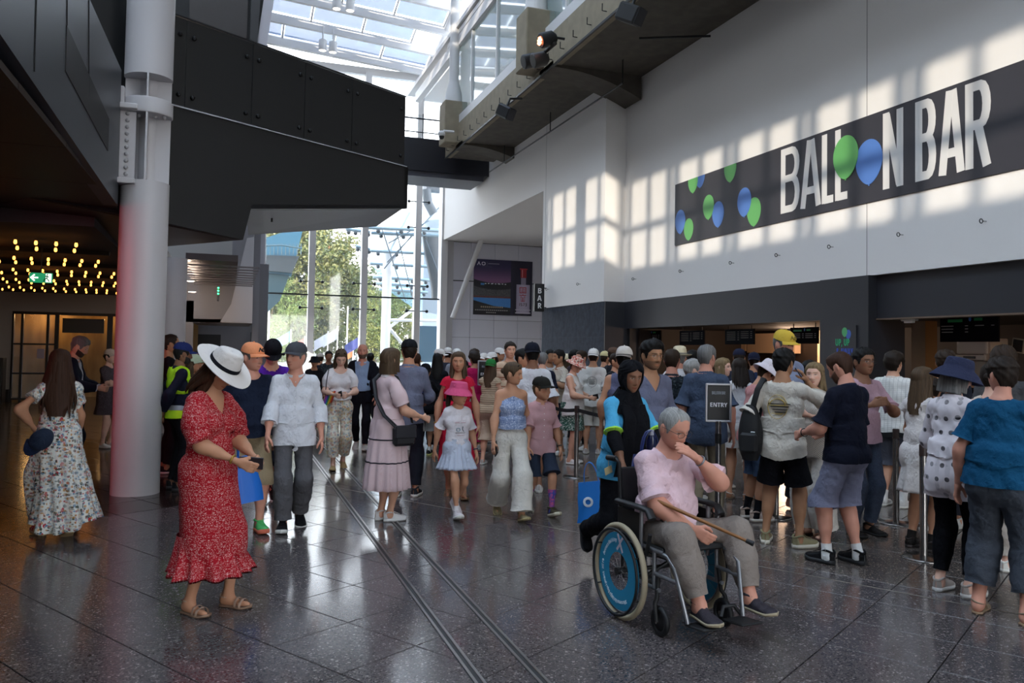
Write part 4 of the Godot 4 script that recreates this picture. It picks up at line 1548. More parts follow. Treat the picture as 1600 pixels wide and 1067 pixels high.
func make_right_side() -> void:
	# upper white wall with the bar sign
	var W := struct("wall_right", MB.new().span(Vector3(11.5, 3.25, 6), Vector3(11.9, 10.6, -22.6)), wallm)
	part(W, "pier", MB.new().span(Vector3(10.8, 3.25, -22.6), Vector3(11.9, 10.6, -27.85)), wallm)
	part(W, "upper_wall", MB.new().span(Vector3(10.8, 7.6, -27.851), Vector3(11.4, 10.6, -43.2)), wallm)
	part(W, "upper_wall", MB.new().span(Vector3(11.9, 10.6, 20), Vector3(12.3, 22, -43.2)), wallm)
	part(W, "lower_wall", MB.new().span(Vector3(11.5, 0, 6), Vector3(11.9, 3.249, 20.0)), wallm)
	part(W, "recess_soffit", MB.new().span(Vector3(11.4, 7.6, -27.85), Vector3(17.4, 7.9, -43.2)), wallm)
	part(W, "recess_wall", MB.new().span(Vector3(17.2, 0, -27.6), Vector3(17.5, 7.6, -43.2)), wallm)
	part(W, "recess_wall", MB.new().span(Vector3(11.9, 0, -27.551), Vector3(17.5, 7.6, -27.85)), wallm)
	for q in [[11.497, -12.447], [11.497, 0.5], [10.797, -27.6]]:
		part(W, "panel_joint", MB.new().span(Vector3(q[0], 3.26, q[1]), Vector3(q[0] + 0.02, 10.0, q[1] - 0.012)), M("#77746f", 0.8))
	# dark stone below it
	var stone := M(Color.WHITE, 0.8, 0.0, {"metallic_specular": 0.25, "albedo_texture": noise_tex(0.03, Color("#2c313a"), Color("#383e49")), "uv1_triplanar": true, "uv1_world_triplanar": true, "uv1_scale": Vector3.ONE * 0.5})
	var fas := M("#26272d", 0.6)
	var F := struct("wall_bar", MB.new().span(Vector3(11.5, 2.43, -13.67), Vector3(11.8, 3.249, -22.6)), fas)
	part(F, "fascia", MB.new().span(Vector3(11.62, 2.43, 6), Vector3(11.9, 3.249, -12.33)), fas)
	part(F, "pillar", MB.new().span(Vector3(11.42, 0, -12.33), Vector3(12.3, 3.249, -13.67)), fas)
	for i in 5:   # stone slabs of the pier, each cut separately
		for j in 3:
			var b := MB.new()
			b.cbox(Vector3(10.82 + 0.03, 0.54 + j * 1.083, -23.13 - i * 1.05), Vector3(0.06, 1.078, 1.044), 0.003)
			part(F, "stone_slab", b, stone)
	part(F, "pier_core", MB.new().span(Vector3(10.83, 0, -22.62), Vector3(11.9, 3.249, -27.84)), M("#22242a", 0.6))
	part(F, "pier_return", MB.new().span(Vector3(10.83, 0, -22.56), Vector3(11.9, 3.249, -22.62)), M("#26282e", 0.5))
	part(F, "lining", MB.new().span(Vector3(11.9, 2.43, 6), Vector3(16.2, 2.8, -22.6)), M("#141214", 0.7))
	part(F, "back_wall", MB.new().span(Vector3(15.8, 0, 6), Vector3(16.1, 2.43, -22.6)), M("#2b211b", 0.6))
	part(F, "end_wall", MB.new().span(Vector3(11.9, 0, 5.8), Vector3(15.8, 2.43, 6.0)), M("#2b211b", 0.6))
	part(F, "end_wall", MB.new().span(Vector3(11.9, 0, -22.3), Vector3(15.8, 2.43, -22.6)), M("#2b211b", 0.6))
	part(F, "jamb", MB.new().span(Vector3(11.6, 0, -22.4), Vector3(11.9, 2.43, -22.6)), M("#17161a", 0.5))
	part(F, "soffit_edge", MB.new().span(Vector3(11.6, 2.40, 6), Vector3(11.9, 2.43, -12.33)), M("#6b5848", 0.5))
	# counters
	for q in [[5.6, -12.3], [-13.7, -22.2]]:
		var c := thing("bar_counter", "dark timber bar counter under the menu boards " + ("left" if q[0] < 0 else "right") + " of the dark pillar", "counter", Vector3(12.4, 0, (q[0] + q[1]) / 2))
		var L: float = absf(q[1] - q[0])
		part(c, "front_panel", MB.new().cbox(Vector3(0, 0.5, 0), Vector3(0.6, 1.0, L), 0.01), M("#2a1c15", 0.5))
		part(c, "top", MB.new().cbox(Vector3(0, 1.03, 0), Vector3(0.8, 0.06, L), 0.01), M("#3d3b3c", 0.3))
	# tan cupboards and lit back panels inside
	var tan := M("#e2bd98", 0.6)
	for q in [[-21.992, -19.662, 1.75, 2.35], [-18.706, -18.394, 1.2, 2.4], [-22.796, -22.060, 1.8, 2.05]]:
		var s := single("back_panel", "", "panel", MB.new().span(Vector3(15.55, q[2], q[0]), Vector3(15.75, q[3], q[1])), tan, "lit timber panels at the back of the bar")
		tagit(s, "warm lit tan timber panel at the back of the bar " + ["behind the yellow cap", "beside the dark pillar", "low behind the navy caps"][0 if q[2] == 1.75 else 1 if q[2] == 1.2 else 2], "panel", "lit timber panels at the back of the bar")
	single("wall_post", "broad tan timber post inside the bar opening right of the dark pillar", "post", MB.new().span(Vector3(13.000, 1.679, -12.863) * Vector3(1, 0, 1), Vector3(13.000, 1.685, -12.512) * Vector3(1, 0, 1) + Vector3(0.3, 2.43, 0)), M("#8a6038", 0.6))
	var hood := thing("dishwasher", "white commercial machine with black window inside the bar", "appliance", Vector3(14.2, 0, -12.527))
	var hw: float = absf(-12.881 - -12.173)
	part(hood, "lid", MB.new().cbox(Vector3(0.3, 1.95, 0), Vector3(0.6, 0.32, hw), 0.02), M("#cfc6bd", 0.4))
	part(hood, "control_strip", MB.new().cbox(Vector3(-0.01, 1.72, 0), Vector3(0.05, 0.1, hw), 0.01), M("#d9d2ca", 0.4))
	part(hood, "display", MB.new().cbox(Vector3(-0.04, 1.72, 0.0), Vector3(0.02, 0.05, hw * 0.4), 0.004), black)
	part(hood, "door", MB.new().cbox(Vector3(0.3, 0.83, 0), Vector3(0.6, 1.66, hw), 0.02), M("#6f655d", 0.4, 0.6))
	single("small_cupboard", "small pale cupboard right of the white machine inside the bar", "cupboard", MB.new().cbox(Vector3(14.400, 1.822, -12.198), Vector3(0.3, 0.42, 0.16), 0.01), M("#d8c7b4", 0.5))
	var nt := thing("notice_frame", "small framed notice hanging tilted inside the bar at right", "sign", Vector3(13.200, 1.943, -10.669))
	part(nt, "frame", MB.new().cbox(Vector3.ZERO, Vector3(0.03, 0.26, 0.24), 0.008, Basis(Vector3.RIGHT, 0.15)), M("#b9a68e", 0.5))
	part(nt, "sheet", MB.new().cbox(Vector3(-0.014, 0, 0), Vector3(0.01, 0.21, 0.19), 0.002, Basis(Vector3.RIGHT, 0.15)), M("#2a211c", 0.6))
	# menu boards hung from the soffit
	var boards := [[1004, 1033, 517, 535, "leftmost, green headed menu board hung inside the bar opening"], [1063, 1101, 517, 539, "grey blue menu board of small white lines, second from the left in the bar"], [1134, 1179, 515, 538, "grey blue menu board of small white lines nearest the yellow cap"], [1236, 1279, 512, 537, "green headed menu board beside the dark pillar"], [1470, 1561, 494, 534, "wide dark menu board with green heading over the white machine"]]
	var spans := [[Vector3(12.300, 2.379, -22.882), Vector3(12.300, 2.014, -21.713)], [Vector3(12.300, 2.343, -20.605), Vector3(12.300, 1.936, -19.331)], [Vector3(12.300, 2.340, -18.326), Vector3(12.300, 1.953, -17.085)], [Vector3(12.300, 2.338, -15.696), Vector3(12.300, 1.966, -14.763)], [Vector3(12.300, 2.466, -11.488), Vector3(12.300, 1.994, -10.294)]]
	for i in 5:
		var q: Array = spans[i]
		var mid: Vector3 = (q[0] + q[1]) / 2
		var w: float = absf(q[1].z - q[0].z)
		var h: float = absf(q[1].y - q[0].y)
		var b := thing("menu_board", boards[i][4], "menu board", mid)
		part(b, "panel", MB.new().cbox(Vector3.ZERO, Vector3(0.05, h, w), 0.006), M("#23262d" if i in [1, 2] else "#111216", 0.85, 0.0, {"metallic_specular": 0.15}))
		for s in [-0.4, 0.4]: part(b, "hanger", MB.new().tube(PackedVector3Array([Vector3(0, h / 2, s * w), Vector3(0, 2.45 - mid.y, s * w)]), 0.012, 6), black)
		var wm := M("#8f8f8c", 0.6)
		var gm := M("#2f9a58", 0.6)
		var f := func(y: float, z: float, l: float, hh: float, m: Material, n: String): part(b, n, MB.new().box(Vector3(-0.028, y * h, z * w), Vector3(0.006, hh * h, l * w)), m)
		if i in [0, 3, 4]:
			f.call(0.30, -0.22, 0.3 if i != 4 else 0.26, 0.11, gm, "heading"); f.call(0.33, 0.18, 0.14, 0.1, gm, "heading")
			var dsc := MB.new()
			dsc.sphere(Vector3(-0.028, 0.35 * h, 0.04 * w), Vector3(0.004, 0.09 * h, 0.06 * h), 12, 6)
			part(b, "balloon_mark", dsc, M("#4a7fd0", 0.6))
		for k in (3 if i in [0, 3, 4] else 5):
			var y := 0.1 - k * 0.115 if i in [0, 3, 4] else 0.32 - k * 0.13
			f.call(y, -0.27 if i != 4 else -0.36, 0.3 if i != 4 else 0.22 - k * 0.01, 0.03, wm, "menu_line"); f.call(y, -0.02, 0.05, 0.03, wm, "price")
			if k < 4 and (i != 4 or k == 0): f.call(y, 0.2, 0.26 if i != 4 else 0.15, 0.03, wm, "menu_line"); f.call(y, 0.42, 0.05, 0.03, wm, "price")
	# small emergency fittings under the soffit
	for q in [[Vector3(11.750, 2.324, -22.732), "left bar opening"], [Vector3(11.750, 2.385, -11.670), "right bar opening"]]:
		var o := thing("emergency_light", "small white emergency light under the soffit of the " + q[1], "light", q[0])
		part(o, "body", MB.new().cbox(Vector3(0, 0.03, 0), Vector3(0.12, 0.1, 0.34), 0.02), M("#cfcac4", 0.5))
		part(o, "lens", MB.new().cbox(Vector3(0, -0.035, 0), Vector3(0.08, 0.04, 0.2), 0.01), M("#e8e4de", 0.3))
	lamp(Vector3(14.75, 2.2, -18.6), "#ffd6b4", 2.0, 0.5); lamp(Vector3(14.2, 2.25, -9.2), "#ffc890", 0.3, 0.4); lamp(Vector3(13.4, 2.3, -15.5), "#ffb878", 0.2, 0.4)
	for p in [Vector3(14.6, 2.36, -18.6), Vector3(14.2, 2.38, -9.2), Vector3(13.4, 2.38, -15.5)]:
		var o := thing("ceiling_lamp", "warm round ceiling lamp inside the bar " + ("behind the yellow cap" if p.z < -18 else "near the white machine" if p.z > -10 else "left of the dark pillar"), "lamp", p, 0, "ceiling lamps inside the bar")
		part(o, "ring", MB.new().lathe(PackedVector2Array([Vector2(0.1, 0.0), Vector2(0.13, 0.01), Vector2(0.13, 0.05), Vector2(0.1, 0.05)]), 16), black)
		part(o, "diffuser", MB.new().lathe(PackedVector2Array([Vector2(0.002, -0.004), Vector2(0.09, 0.0), Vector2(0.095, 0.03)]), 16), glow("#ffcf9a", 1.2))
	make_sign()
	# UP, UP & AWAY panel on the pillar
	var a: Vector3 = Vector3(11.420, 2.306, -13.239)
	var b: Vector3 = Vector3(11.420, 1.811, -12.623)
	var o := thing("pillar_poster", "dark balloon poster with green and blue lettering on the dark pillar", "poster", Vector3(11.41, 0, (a.z + b.z) / 2))
	var pw: float = absf(a.z - b.z)
	part(o, "panel", MB.new().span(Vector3(-0.012, a.y, pw / 2), Vector3(0.0, 1.3, -pw / 2)), M("#1d1e26", 0.5))
	var R := Basis(Vector3.UP, -PI / 2)
	balloon(o, Vector3(-0.016, a.y - 0.125, 0.0), 0.085, "#4fa868", 0.006)
	balloon(o, Vector3(-0.014, a.y - 0.17, 0.10), 0.085, "#3f62b4", 0.004)
	lettering(o, "lettering", "UP, UP", 0.135, M("#1fb073", 0.6), Transform3D(R, Vector3(-0.014, a.y - 0.335, -0.06)), 0.66)
	lettering(o, "lettering", "& AWAY", 0.135, M("#3a58b8", 0.6), Transform3D(R, Vector3(-0.014, a.y - 0.52, 0.0)), 0.66)
	# eye bolts along the wall
	var k := 0
	for q in [Vector3(10.800, 3.909, -27.135), Vector3(10.800, 3.899, -24.367), Vector3(11.500, 3.904, -21.832), Vector3(11.500, 3.905, -19.129), Vector3(11.500, 3.908, -16.804), Vector3(11.500, 3.913, -15.057), Vector3(11.500, 3.907, -13.374), Vector3(11.500, 3.923, -11.567), Vector3(11.500, 3.921, -9.847)]:
		k += 1
		var e := thing("eye_bolt", "%s steel eye bolt on the white wall counting from the BAR blade sign" % ["first", "second", "third", "fourth", "fifth", "sixth", "seventh", "eighth", "ninth"][k - 1], "bolt", q, 0, "eye bolts on the white wall")
		part(e, "shank", MB.new().tube(PackedVector3Array([Vector3(0, 0, 0), Vector3(-0.07, 0, 0)]), 0.012, 6), steel)
		var ring := PackedVector3Array()
		for i in 13: ring.append(Vector3(-0.11 + cos(TAU * i / 12.0) * 0.035, sin(TAU * i / 12.0) * 0.035, 0))
		part(e, "ring", MB.new().tube(ring, 0.009, 5, false), M("#4a4846", 0.4, 0.8))
	# BAR blade sign on the far end of the pier
	var bl: Vector3 = Vector3(10.331, 4.116, -27.400)
	var br: Vector3 = Vector3(10.707, 3.110, -27.400)
	o = thing("blade_sign", "black blade sign with white letters BAR one above another", "sign", Vector3((bl.x + br.x) / 2, 0, -27.4))
	part(o, "panel", MB.new().cbox(Vector3(0, (bl.y + br.y) / 2, 0), Vector3(br.x - bl.x, bl.y - br.y, 0.1), 0.01), M("#0e0e10", 0.45))
	for y in [bl.y - 0.15, br.y + 0.15]: part(o, "bracket", MB.new().tube(PackedVector3Array([Vector3(0, y, 0), Vector3(10.84 - o.position.x, y, 0)]), 0.02, 6), black)
	for i in 3: lettering(o, "letter", "BAR"[i], 0.19, M("#e8e6e2", 0.6), Transform3D(Basis(), Vector3(0, bl.y - 0.26 - i * 0.27, 0.052)), 1.0)

func balloon(parent: Node3D, at: Vector3, r: float, hexc: String, depth: float, cut_top := 99.0) -> void:   # flat balloon on a wall that faces -x
	var pl := PackedVector2Array()
	for i in 36:
		var a := TAU * i / 36.0
		var y := sin(a)
		var x := cos(a) * (0.86 if y > 0 else 0.86 * (1.0 - 0.18 * y * y))
		pl.append(Vector2(x * r, minf(y * r * (1.0 if y > 0 else 1.18), cut_top)))
	var R := Transform3D(Basis(Vector3.UP, -PI / 2), at)
	var m := MB.new()
	m.prism(pl, depth, R)
	part(parent, "balloon", m, M(hexc, 0.55))
	m = MB.new()
	m.prism(PackedVector2Array([Vector2(-0.05, -1.24) * r, Vector2(0.05, -1.24) * r, Vector2(0.015, -1.17) * r, Vector2(-0.015, -1.17) * r]), depth, R)
	part(parent, "knot", m, M(hexc, 0.55))

func make_sign() -> void:
	var z0: float = -19.558
	var o := thing("bar_sign", "long dark banner sign with BALLOON BAR and green and blue balloons on the white wall", "sign", Vector3(11.5, 0, 0))
	part(o, "panel", MB.new().span(Vector3(-0.03, 4.65, z0), Vector3(0, 6.33, -6.4)), M("#333238", 0.55))
	var lm := M("#d6d3d0", 0.6)
	# tall condensed letters drawn as strokes; each box is [left z, right z]
	var LET := {
		"B": [[Vector2(0.13, 0), Vector2(0.13, 1)], [Vector2(0.1, 0.945)] + arc(0.58, 0.735, 0.27, 0.21, 90, -90) + [Vector2(0.1, 0.525)], [Vector2(0.1, 0.525)] + arc(0.60, 0.29, 0.27, 0.235, 90, -90) + [Vector2(0.1, 0.055)]],
		"A": [[Vector2(0.12, 0), Vector2(0.44, 1.0)], [Vector2(0.88, 0), Vector2(0.56, 1.0)], [Vector2(0.22, 0.25), Vector2(0.78, 0.25)]],
		"L": [[Vector2(0.13, 0), Vector2(0.13, 1)], [Vector2(0.1, 0.05), Vector2(0.95, 0.05)]],
		"N": [[Vector2(0.13, 0), Vector2(0.13, 1)], [Vector2(0.87, 0), Vector2(0.87, 1)], [Vector2(0.16, 0.97), Vector2(0.84, 0.03)]],
		"R": [[Vector2(0.13, 0), Vector2(0.13, 1)], [Vector2(0.1, 0.945)] + arc(0.60, 0.72, 0.27, 0.225, 90, -90) + [Vector2(0.1, 0.495)], [Vector2(0.52, 0.48), Vector2(0.88, 0.0)]],
	}
	var word := [["B", -15.012, -14.366, 4.825, 6.257], ["A", -14.346, -13.705, 4.825, 6.257], ["L", -13.647, -13.327, 4.825, 6.257], ["L", -13.253, -12.929, 4.825, 6.257], ["N", -11.995, -11.551, 4.825, 6.257], ["B", -11.230, -10.826, 4.825, 6.257], ["A", -10.732, -10.241, 4.825, 6.257], ["R", -10.191, -9.747, 4.825, 6.257]]
	for q in word:
		var zl: float = q[1]
		var wd: float = zl - q[2]
		wd = absf(wd)
		var y0: float = q[3]
		var ht: float = q[4] - y0
		var m := MB.new()
		var X := Transform3D(Basis(Vector3.UP, -PI / 2), Vector3(-0.032, y0, zl))
		for st in LET[q[0]]:
			var pts := []
			for p in st: pts.append(Vector2(p.x * wd, p.y * ht))
			stroke(m, pts, 0.155, 0.012, X)
		part(o, "letter", m, lm)
	balloon(o, Vector3(-0.05, 5.687, -12.983), 0.40, "#62a85e", 0.01)
	balloon(o, Vector3(-0.04, 5.464, -12.366), 0.40, "#5078bc", 0.008)
	for q in [[Vector3(11.470, 6.266, -16.949), 0.30, "#62a85e", -0.034], [Vector3(11.470, 6.275, -18.639), 0.28, "#62a85e", -0.036], [Vector3(11.470, 6.327, -18.299), 0.26, "#5078bc", -0.034], [Vector3(11.470, 5.293, -19.269), 0.30, "#5078bc", -0.036], [Vector3(11.470, 5.025, -18.840), 0.27, "#62a85e", -0.034], [Vector3(11.470, 5.473, -17.896), 0.29, "#62a85e", -0.036], [Vector3(11.470, 5.224, -17.460), 0.30, "#5078bc", -0.034], [Vector3(11.470, 5.346, -16.362), 0.32, "#5078bc", -0.036], [Vector3(11.470, 5.058, -15.984), 0.31, "#62a85e", -0.034]]:
		balloon(o, Vector3(q[3], q[0].y, q[0].z), q[1], q[2], 0.006, 6.33 - q[0].y)

func make_gallery() -> void:
	var x0 := 8.6
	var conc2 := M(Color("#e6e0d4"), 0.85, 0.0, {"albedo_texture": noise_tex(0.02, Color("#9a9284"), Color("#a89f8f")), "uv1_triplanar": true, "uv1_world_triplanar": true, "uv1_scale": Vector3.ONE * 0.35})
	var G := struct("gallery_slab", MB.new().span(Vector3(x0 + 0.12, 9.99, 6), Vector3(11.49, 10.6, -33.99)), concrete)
	G.name = "ceiling_gallery"
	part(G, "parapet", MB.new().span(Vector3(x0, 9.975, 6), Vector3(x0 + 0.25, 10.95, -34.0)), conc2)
	part(G, "sill", MB.new().span(Vector3(x0 + 0.02, 10.95, 6), Vector3(x0 + 0.3, 11.3, -33.6)), white)
	part(G, "drip_edge", MB.new().span(Vector3(x0 - 0.03, 9.90, 6), Vector3(x0 + 0.03, 9.96, -34.0)), black)
	part(G, "window_head", MB.new().span(Vector3(x0 + 0.02, 14.3, 6), Vector3(x0 + 0.3, 14.75, -40.6)), white)
	part(G, "gutter", MB.new().span(Vector3(x0 - 0.1, 15.0, 6), Vector3(x0 + 0.35, 15.2, -42.0)), white)
	part(G, "back_wall", MB.new().span(Vector3(11.6, 10.6, 6), Vector3(11.9, 14.6, -34)), M("#9a958d", 0.8))
	part(G, "gallery_ceiling", MB.new().span(Vector3(x0, 14.75, 6), Vector3(11.9, 14.95, -34)), white)
	var z := -8.0
	while z > -34:
		part(G, "mullion", MB.new().span(Vector3(x0 + 0.08, 11.3, z), Vector3(x0 + 0.22, 14.3, z - 0.12)), white)
		if z > -33: part(G, "pane", MB.new().span(Vector3(x0 + 0.14, 11.3, z - 0.12), Vector3(x0 + 0.155, 14.3, z - 3.2)), M(Color(0.7, 0.85, 0.85, 0.16), 0.05, 0.0, {"transparency": BaseMaterial3D.TRANSPARENCY_ALPHA}))
		z -= 3.2
	z = -9.0
	while z > -34:   # hooks on the concrete edge
		var h := part(G, "hook", MB.new().tube(PackedVector3Array([Vector3(x0 - 0.02, 10.12, z), Vector3(x0 - 0.14, 10.12, z), Vector3(x0 - 0.14, 10.3, z)]), 0.014, 5), black)
		z -= 0.9
	# round posts on concrete blocks, each with a haunch under the slab
	for zz in [-22.75, -32.4, -13.1]:
		var blk := part(G, "corbel_block", MB.new().cbox(Vector3(8.5, 11.0, zz), Vector3(0.95, 1.75, 0.95), 0.03), conc2)
		var hp := PackedVector2Array([Vector2(8.6, 10.1), Vector2(8.6, 9.9)])
		for i in 9:
			var f := i / 8.0
			hp.append(Vector2(lerpf(8.8, 11.45, f), 9.9 - 0.62 * f * f))
		hp.append(Vector2(11.45, 10.1))
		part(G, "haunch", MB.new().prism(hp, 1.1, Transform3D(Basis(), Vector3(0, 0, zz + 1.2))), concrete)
		var pr := PackedVector2Array([Vector2(0.36, 0), Vector2(0.36, 0.12), Vector2(0.33, 0.45), Vector2(0.22, 0.85), Vector2(0.2, 0.95), Vector2(0.2, 9.0)])
		var c := struct("post_column", MB.new().lathe(pr, 24, Transform3D(Basis(), Vector3(8.5, 11.87, zz))), white)
	# conduit hung under the slab
	part(G, "conduit", MB.new().tube(PackedVector3Array([Vector3(10.3, 9.3, -20.5), Vector3(10.3, 9.3, -33)]), 0.025, 6), black)
	for zz in [-20.5, -26.0, -31.0]: part(G, "conduit_drop", MB.new().tube(PackedVector3Array([Vector3(10.3, 9.98, zz), Vector3(10.3, 9.3, zz)]), 0.02, 6), black)
	part(G, "conduit", MB.new().tube(PackedVector3Array([Vector3(11.3, 9.75, -17.6), Vector3(9.7, 9.75, -18.4)]), 0.03, 6), black)
	# fittings that hang from the gallery
	for q in [[Vector3(8.150, 9.162, -15.884), "black loudspeaker hung under the gallery edge near the top of the picture"], [Vector3(8.150, 9.328, -24.482), "black loudspeaker hung under the gallery edge between the concrete blocks"]]:
		var o := thing("loudspeaker", q[1], "loudspeaker", q[0])
		var B := Basis(Vector3.UP, 0.5) * Basis(Vector3.RIGHT, 0.5)
		part(o, "cabinet", MB.new().cbox(Vector3.ZERO, Vector3(0.34, 0.4, 0.6), 0.05, B), black)
		part(o, "bracket", MB.new().tube(PackedVector3Array([Vector3(0, 0.1, 0), Vector3(0.15, 0.45, 0), Vector3(0.55, 0.5, 0)]), 0.04, 6), black)
		part(o, "grille", MB.new().cbox(B * Vector3(0, 0, 0.3), Vector3(0.3, 0.36, 0.02), 0.005, B), M("#3a3a3e", 0.5, 0.5))
	var sp := thing("stage_light", "cluster of stage lights with an orange lit lens on the concrete block", "stage light", Vector3(7.700, 9.615, -19.975))
	part(sp, "bar", MB.new().tube(PackedVector3Array([Vector3(0, 0, 0.8), Vector3(0, 0.05, -0.8)]), 0.05, 8), M("#3a3733", 0.5, 0.5))
	for q in [[0.55, 0.25, "#0d0d0f"], [-0.75, 0.12, "#0d0d0f"], [0.0, -0.1, "#2a2826"]]:
		part(sp, "lamp_body", MB.new().lathe(PackedVector2Array([Vector2(0.12, 0), Vector2(0.2, 0.1), Vector2(0.2, 0.42), Vector2(0.17, 0.44)]), 14, Transform3D(Basis(Vector3.BACK, 1.9), Vector3(0.1, q[1], q[0]))), M(q[2], 0.5))
	for i in 7: part(sp, "diode", MB.new().sphere(Vector3(-0.34, 0.1 + 0.08 * sin(i * 0.9), 0.55 + 0.09 * cos(i * 0.9)), Vector3.ONE * 0.035, 8, 5), glow("#ff8a5a", 6.0))
	part(sp, "bracket", MB.new().tube(PackedVector3Array([Vector3(0.0, 0, 0.2), Vector3(0.1, 0.4, 0.2), Vector3(0.5, 0.4, 0.2)]), 0.04, 6), black)
	var cc := thing("security_camera", "white dome security camera on the far concrete block", "camera", Vector3(7.650, 10.135, -30.905))
	part(cc, "arm", MB.new().tube(PackedVector3Array([Vector3(0.5, 0.15, 0), Vector3(0.1, 0.15, 0), Vector3(0.0, 0.05, 0)]), 0.05, 8), white)
	part(cc, "housing", MB.new().sphere(Vector3(0, 0.02, 0), Vector3(0.15, 0.13, 0.15), 14, 8), white)
	part(cc, "dome", MB.new().sphere(Vector3(0, -0.08, 0), Vector3(0.11, 0.12, 0.11), 14, 8), black)
	# dark footbridge across the far end of the hall
	var br := struct("ceiling_bridge", MB.new().span(Vector3(1.0, 9.47, -34.65), Vector3(10.8, 10.9, -37.0)), M("#1d1e26", 0.4))
	part(br, "lower_band", MB.new().span(Vector3(2.0, 9.25, -34.8), Vector3(10.6, 9.47, -36.9)), M("#4c4d57", 0.5))
	for i in 5:
		part(br, "glass_panel", MB.new().span(Vector3(4.2 + i * 0.9, 10.95, -34.75), Vector3(5.06 + i * 0.9, 11.95, -34.78)), glassm)
		part(br, "baluster", MB.new().span(Vector3(4.13 + i * 0.9, 10.9, -34.74), Vector3(4.17 + i * 0.9, 12.0, -34.79)), M("#55565a", 0.4, 0.5))
	part(br, "handrail", MB.new().tube(PackedVector3Array([Vector3(3.8, 11.75, -34.65), Vector3(8.6, 11.75, -34.65)]), 0.035, 8), M("#222226", 0.4))
	part(br, "handrail", MB.new().tube(PackedVector3Array([Vector3(3.8, 11.15, -34.65), Vector3(8.6, 11.15, -34.65)]), 0.025, 8), M("#222226", 0.4))

